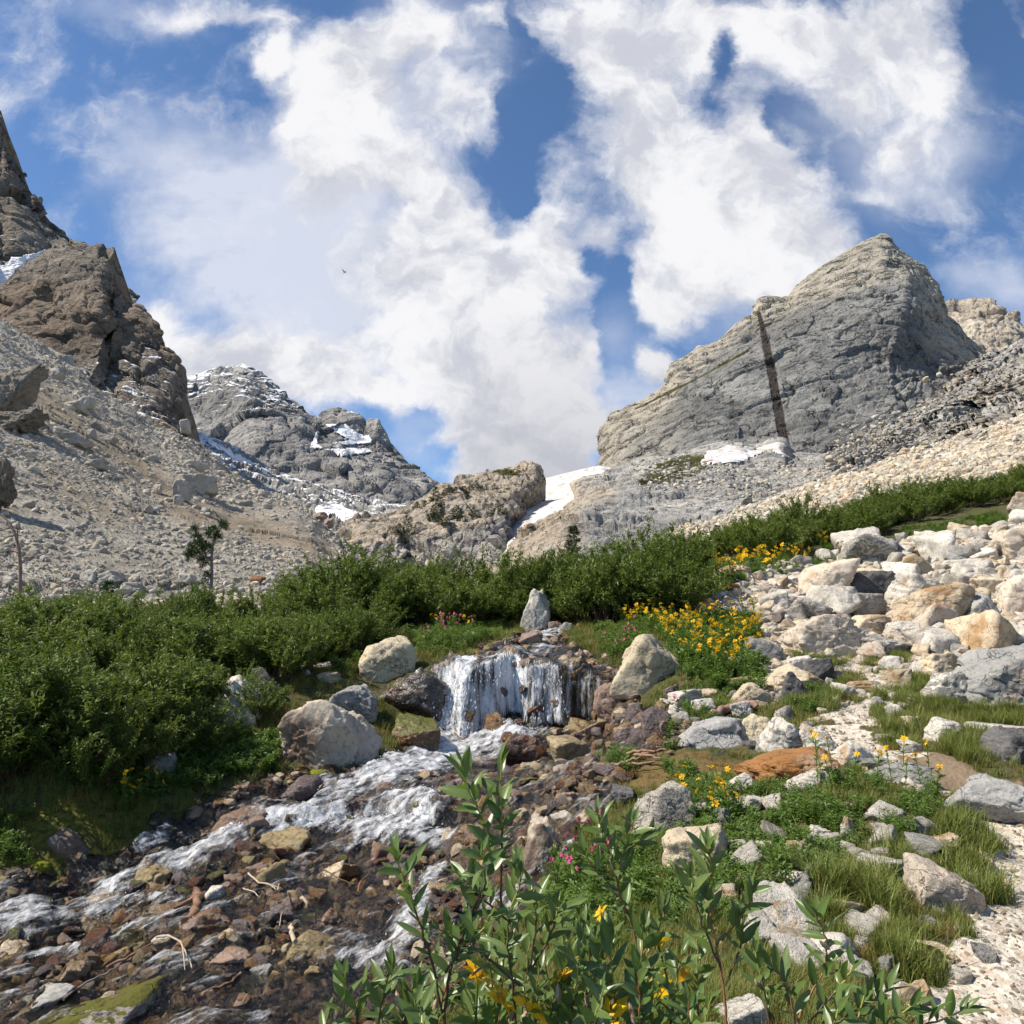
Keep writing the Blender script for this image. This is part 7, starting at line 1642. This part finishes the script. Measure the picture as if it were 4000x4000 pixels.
# ------------------------------------------------------------------ the willows right in front of the camera
def big_leaf(seed, L, Wd):
    q = np.random.RandomState(seed); ns = 7; s = np.linspace(0, 1, ns); wdt = Wd*np.sin(PI*np.clip(s, 0, 1)**.85)**.8*(1-.1*s); wdt[0] = Wd*.08; wdt[-1] = 0.0005
    bend = q.uniform(-.2, .45); fold = q.uniform(.15, .5); cen = np.stack([0*s, s*L, -bend*L*s*s], -1)
    rows = []
    for u in (-1, -.5, 0, .5, 1): rows.append(cen+np.stack([u*wdt, 0*s, fold*np.abs(u)*wdt+.04*L*np.sin(s*9+u)*abs(u)*.25], -1))
    V = np.stack(rows, 1).reshape(-1, 3); return V, grid_faces(ns, 5)
LV = [big_leaf(k, 1.0, q_w) for k, q_w in enumerate((.14, .16, .155, .18, .13, .17))]
def near_shrub(twigs, label, seed):
    q = np.random.RandomState(seed); x0 = twigs[0][0][0]
    base = at(*twigs[0][0]); root = bpy.data.objects.new('near_willow', None); COL.objects.link(root); root.location = [float(v) for v in base]; tag(root, label, 'shrub', 'willows right in front of the camera')
    lf = MB(); stm = {0: MB(), 1: MB(), 2: MB()}
    for tw in twigs:
        kind = tw[-1] if isinstance(tw[-1], int) else 0; pts = [p for p in tw if not isinstance(p, int)]
        K = np.array([at(*p) for p in pts]); n_ = max(12, int(np.linalg.norm(np.diff(K, axis=0), axis=1).sum()/.012)); s = np.linspace(0, 1, len(K)); s2 = np.linspace(0, 1, n_)
        P_ = np.stack([np.interp(s2, s, K[:, c]) for c in range(3)], -1)
        for _ in range(3): P_[1:-1] = (P_[:-2]+P_[1:-1]+P_[2:])/3
        P_[1:-1] += q.normal(0, .0012, P_[1:-1].shape)
        Lt = np.linalg.norm(np.diff(P_, axis=0), axis=1).sum(); r0 = .0016+.0028*min(Lt, .8)
        rad = np.linspace(r0, .0011, n_)
        cut = int(n_*.55); stm[kind].add(*tube(P_[:cut+1]-base, rad[:cut+1], 6)); stm[2 if kind != 1 else 1].add(*tube(P_[cut:]-base, rad[cut:], 6))
        nl = int((Lt*.72)/.0135)+3; ph = q.uniform(0, 6)
        for j in range(nl):
            f = 1-.74*(j/nl) if nl > 1 else 1; k = min(n_-2, int(f*(n_-1))); p = P_[k]; ax = unit(P_[k+1]-P_[k]) if k+1 < n_ else unit(P_[-1]-P_[-2])
            az = ph+j*2.4; side = unit(np.cross(ax, [math.cos(az), math.sin(az), .2])); open_ = .25+.55*min(1, j/5)+q.normal(0, .12)
            d = unit(ax*(1-open_*.55)+side*open_+np.array([0, 0, .12]))
            L = (.028+.034*min(1, j/4))*q.uniform(.75, 1.2)*(1-.25*(j/nl)); V, F_ = LV[q.randint(6)]
            Z_ = unit(np.array([q.normal(-.25, .4), q.normal(-.5, .45), 1.0])); X_ = unit(np.cross(d, Z_)); Z2 = np.cross(X_, d)
            W_ = (V*L)@np.stack([X_, d, Z2]); lf.add(W_+p-base, F_, q.uniform(0, 1))
        if q.rand() < .45 and Lt > .12:
            k = int(n_*q.uniform(.4, .7)); ax = unit(q.normal(0, .35, 3)+[0, 0, 1]); c = P_[k]+q.normal(0, .008, 3); Lc = q.uniform(.022, .034)
            cv = c-base+ax*np.linspace(0, 1, 8)[:, None]*Lc; V, F_ = tube(cv, np.array([.001, .0035, .0045, .0048, .0046, .004, .003, .0006]), 9); V = V+q.normal(0, .0006, V.shape); cm = MB(); cm.add(V, F_); link('catkin', cm.mesh('catkin'), M_CAT, root)
    link('foliage', lf.mesh('foliage', True, 'tone'), LM_WF, root)
    for k, mt in ((0, M_TWIG), (1, M_RED), (2, M_YST)):
        if stm[k].n: link('stems', stm[k].mesh('stems'), mt, root)
# twigs that can be told apart in the photo: (x, y, distance) from the base up
near_shrub([[(1740,4100,1.35),(1735,3950,1.34),(1760,3780,1.33),(1850,3560,1.32),(1930,3350,1.30),(1880,3180,1.28),(1830,3090,1.27),(1790,2955,1.26)],
            [(1960,3560,1.33),(1955,3400,1.32),(1962,3250,1.30),(1955,3100,1.29),(1960,2940,1.28)],
            [(1735,3980,1.34),(1690,3760,1.33),(1630,3570,1.31),(1570,3420,1.30),(1540,3315,1.29)],
            [(2020,4100,1.4),(2010,3880,1.38),(1980,3700,1.37),(1985,3560,1.36),(2040,3460,1.35),(2020,3380,1.35)],
            [(1990,3600,1.36),(1890,3520,1.33),(1830,3450,1.31),(1770,3400,1.3)], [(1850,3570,1.32),(1900,3470,1.28),(1890,3370,1.26),(1880,3300,1.25)],
            [(2030,3850,1.38),(1900,3740,1.35),(1820,3680,1.34),(1700,3620,1.33)], [(2060,3800,1.4),(2100,3640,1.4),(2090,3540,1.4),(2060,3440,1.4)],
            [(2080,3780,1.4),(2160,3650,1.4),(2170,3560,1.4),(2200,3500,1.4)], [(1740,3800,1.33),(1790,3720,1.3),(1880,3640,1.28),(1930,3560,1.27)]],
           'tall near willow reaching up in front of the white water', 1)
near_shrub([[(2540,4080,1.6),(2510,3800,1.6),(2470,3600,1.58),(2410,3480,1.56),(2420,3380,1.55),(2450,3290,1.54),(2480,3190,1.53),1], [(2415,3480,1.56),(2350,3420,1.55),(2300,3370,1.55),(2270,3310,1.54),1],
            [(2440,3560,1.57),(2380,3330,1.55),(2350,3250,1.54),(2330,3160,1.53),1], [(2450,3320,1.55),(2500,3290,1.55),(2540,3250,1.55),1], [(2500,3750,1.6),(2580,3620,1.6),(2600,3520,1.6),1]],
           'near willow with red stems left of the speckled boulder', 2)
near_shrub([[(2850,4080,1.5),(2820,3800,1.5),(2780,3620,1.5),(2770,3450,1.5),(2770,3360,1.5),(2765,3290,1.5),1], [(2800,3700,1.5),(2880,3600,1.5),(2930,3520,1.5),(2950,3450,1.5),1], [(2820,3800,1.5),(2740,3600,1.5),(2700,3480,1.5),(2690,3400,1.5)],[(2830,3850,1.5),(2900,3700,1.5),(2890,3560,1.5)]],
           'near willow whose red twig crosses the striped cream slab', 3)
near_shrub([[(3080,4100,1.45),(3150,3900,1.45),(3230,3780,1.45),(3235,3680,1.45),(3200,3600,1.45),(3170,3540,1.45),1], [(3100,4100,1.4),(3110,3950,1.4),(3060,3820,1.4),(2990,3740,1.4),1], [(3100,4060,1.4),(3200,3950,1.4),(3300,3830,1.4),(3340,3760,1.4)],
            [(3150,4080,1.4),(3320,3960,1.4),(3430,3900,1.4),(3480,3840,1.4)], [(3000,4080,1.4),(3000,3900,1.4),(2960,3780,1.4),(2950,3700,1.4)]],
           'near willow at the lower right with one long bare red twig', 4)
near_shrub([[(3350,4120,1.35),(3420,4020,1.35),(3520,3960,1.35),(3600,3900,1.35)], [(3420,4120,1.35),(3560,4020,1.35),(3700,3980,1.35),(3790,3930,1.35)], [(3300,4100,1.35),(3350,3980,1.35),(3380,3880,1.35)],[(3200,4120,1.3),(3260,4000,1.3),(3290,3900,1.3)]],
           'lowest near willow along the bottom edge towards the path', 5)
near_shrub([[(1330,4120,1.3),(1340,3960,1.3),(1350,3860,1.3),(1345,3790,1.3)], [(1480,4120,1.3),(1470,3990,1.3),(1500,3880,1.3),(1540,3800,1.3),(1530,3760,1.3)], [(1420,4120,1.3),(1400,4000,1.3),(1390,3900,1.3),(1450,3850,1.3)], [(1580,4120,1.3),(1570,3980,1.3),(1600,3900,1.3),(1640,3830,1.3)],[(1250,4100,1.3),(1260,4030,1.3),(1290,3960,1.3)],[(1640,4120,1.25),(1650,4000,1.25),(1620,3900,1.25)]],
           'low leafy near willow at the bottom left of the group', 6)
q = np.random.RandomState(12); tw = []; env = lambda x: np.interp(x, [1600, 1800, 2000, 2300, 2600, 2900, 3200, 3400], [3800, 3600, 3480, 3530, 3560, 3600, 3720, 3840])
for k in range(46):
    x = 1500+1350*q.rand()**1.2; d_ = q.uniform(1.25, 1.8); yt = env(x)+q.uniform(0, 330); xb = x+q.normal(0, 60); tw.append([(xb, 4200, d_), (xb*.6+x*.4, (4200+yt)/2, d_), (x, yt, d_-.03)] + ([1] if q.rand() < .3 else []))
for k in range(3):
    part = sorted(tw, key=lambda t_: t_[0][0])[k*16:(k+1)*16]
    near_shrub(part, ['dense near willow twigs at the bottom, left of centre', 'dense near willow twigs at the bottom centre, around the yellow flowers', 'dense near willow twigs at the bottom, right of centre'][k], 20+k)
for k, (px, py, d_, s_, lab) in enumerate([(2090,3820,1.5,1.0,'bright drooping yellow flower in the near willow at bottom centre'),(1895,3795,1.55,.75,'yellow flower behind the tall near willow stem'),(1850,3850,1.6,.75,'half-hidden yellow flower low behind the tall near willow'),(2500,3905,1.5,.85,'yellow flower between near willow twigs right of centre'),(2495,3965,1.45,.9,'yellow flower just below the one right of centre'),(1520,3955,1.5,.8,'yellow flower in the low left near willow'),(2640,3680,1.9,.9,'yellow flower in front of the lower herbs'),(2725,3692,1.9,.9,'ragged yellow flower right of the twin flower in the lower herbs'),(2115,3990,1.4,.85,'yellow flower cut by the bottom edge'),(2320,3500,2.3,.6,'small yellow bud beside the pink flowers'),(2610,3830,2.0,.8,'yellow flower lowest in the herbs left of the red twig')]):
    h = .30; s_ *= 1.15; d_ = 1.22+(d_-1.22)*(.35 if d_ < 1.75 else 1); p = at(px, py, d_); yellow_plant((p[0], p[1], p[2]-h*s_), s_, lab, 'yellow flowers among the near willows', 500+k*4+(0 if k % 2 else 1), heads=1, hs=1.3)
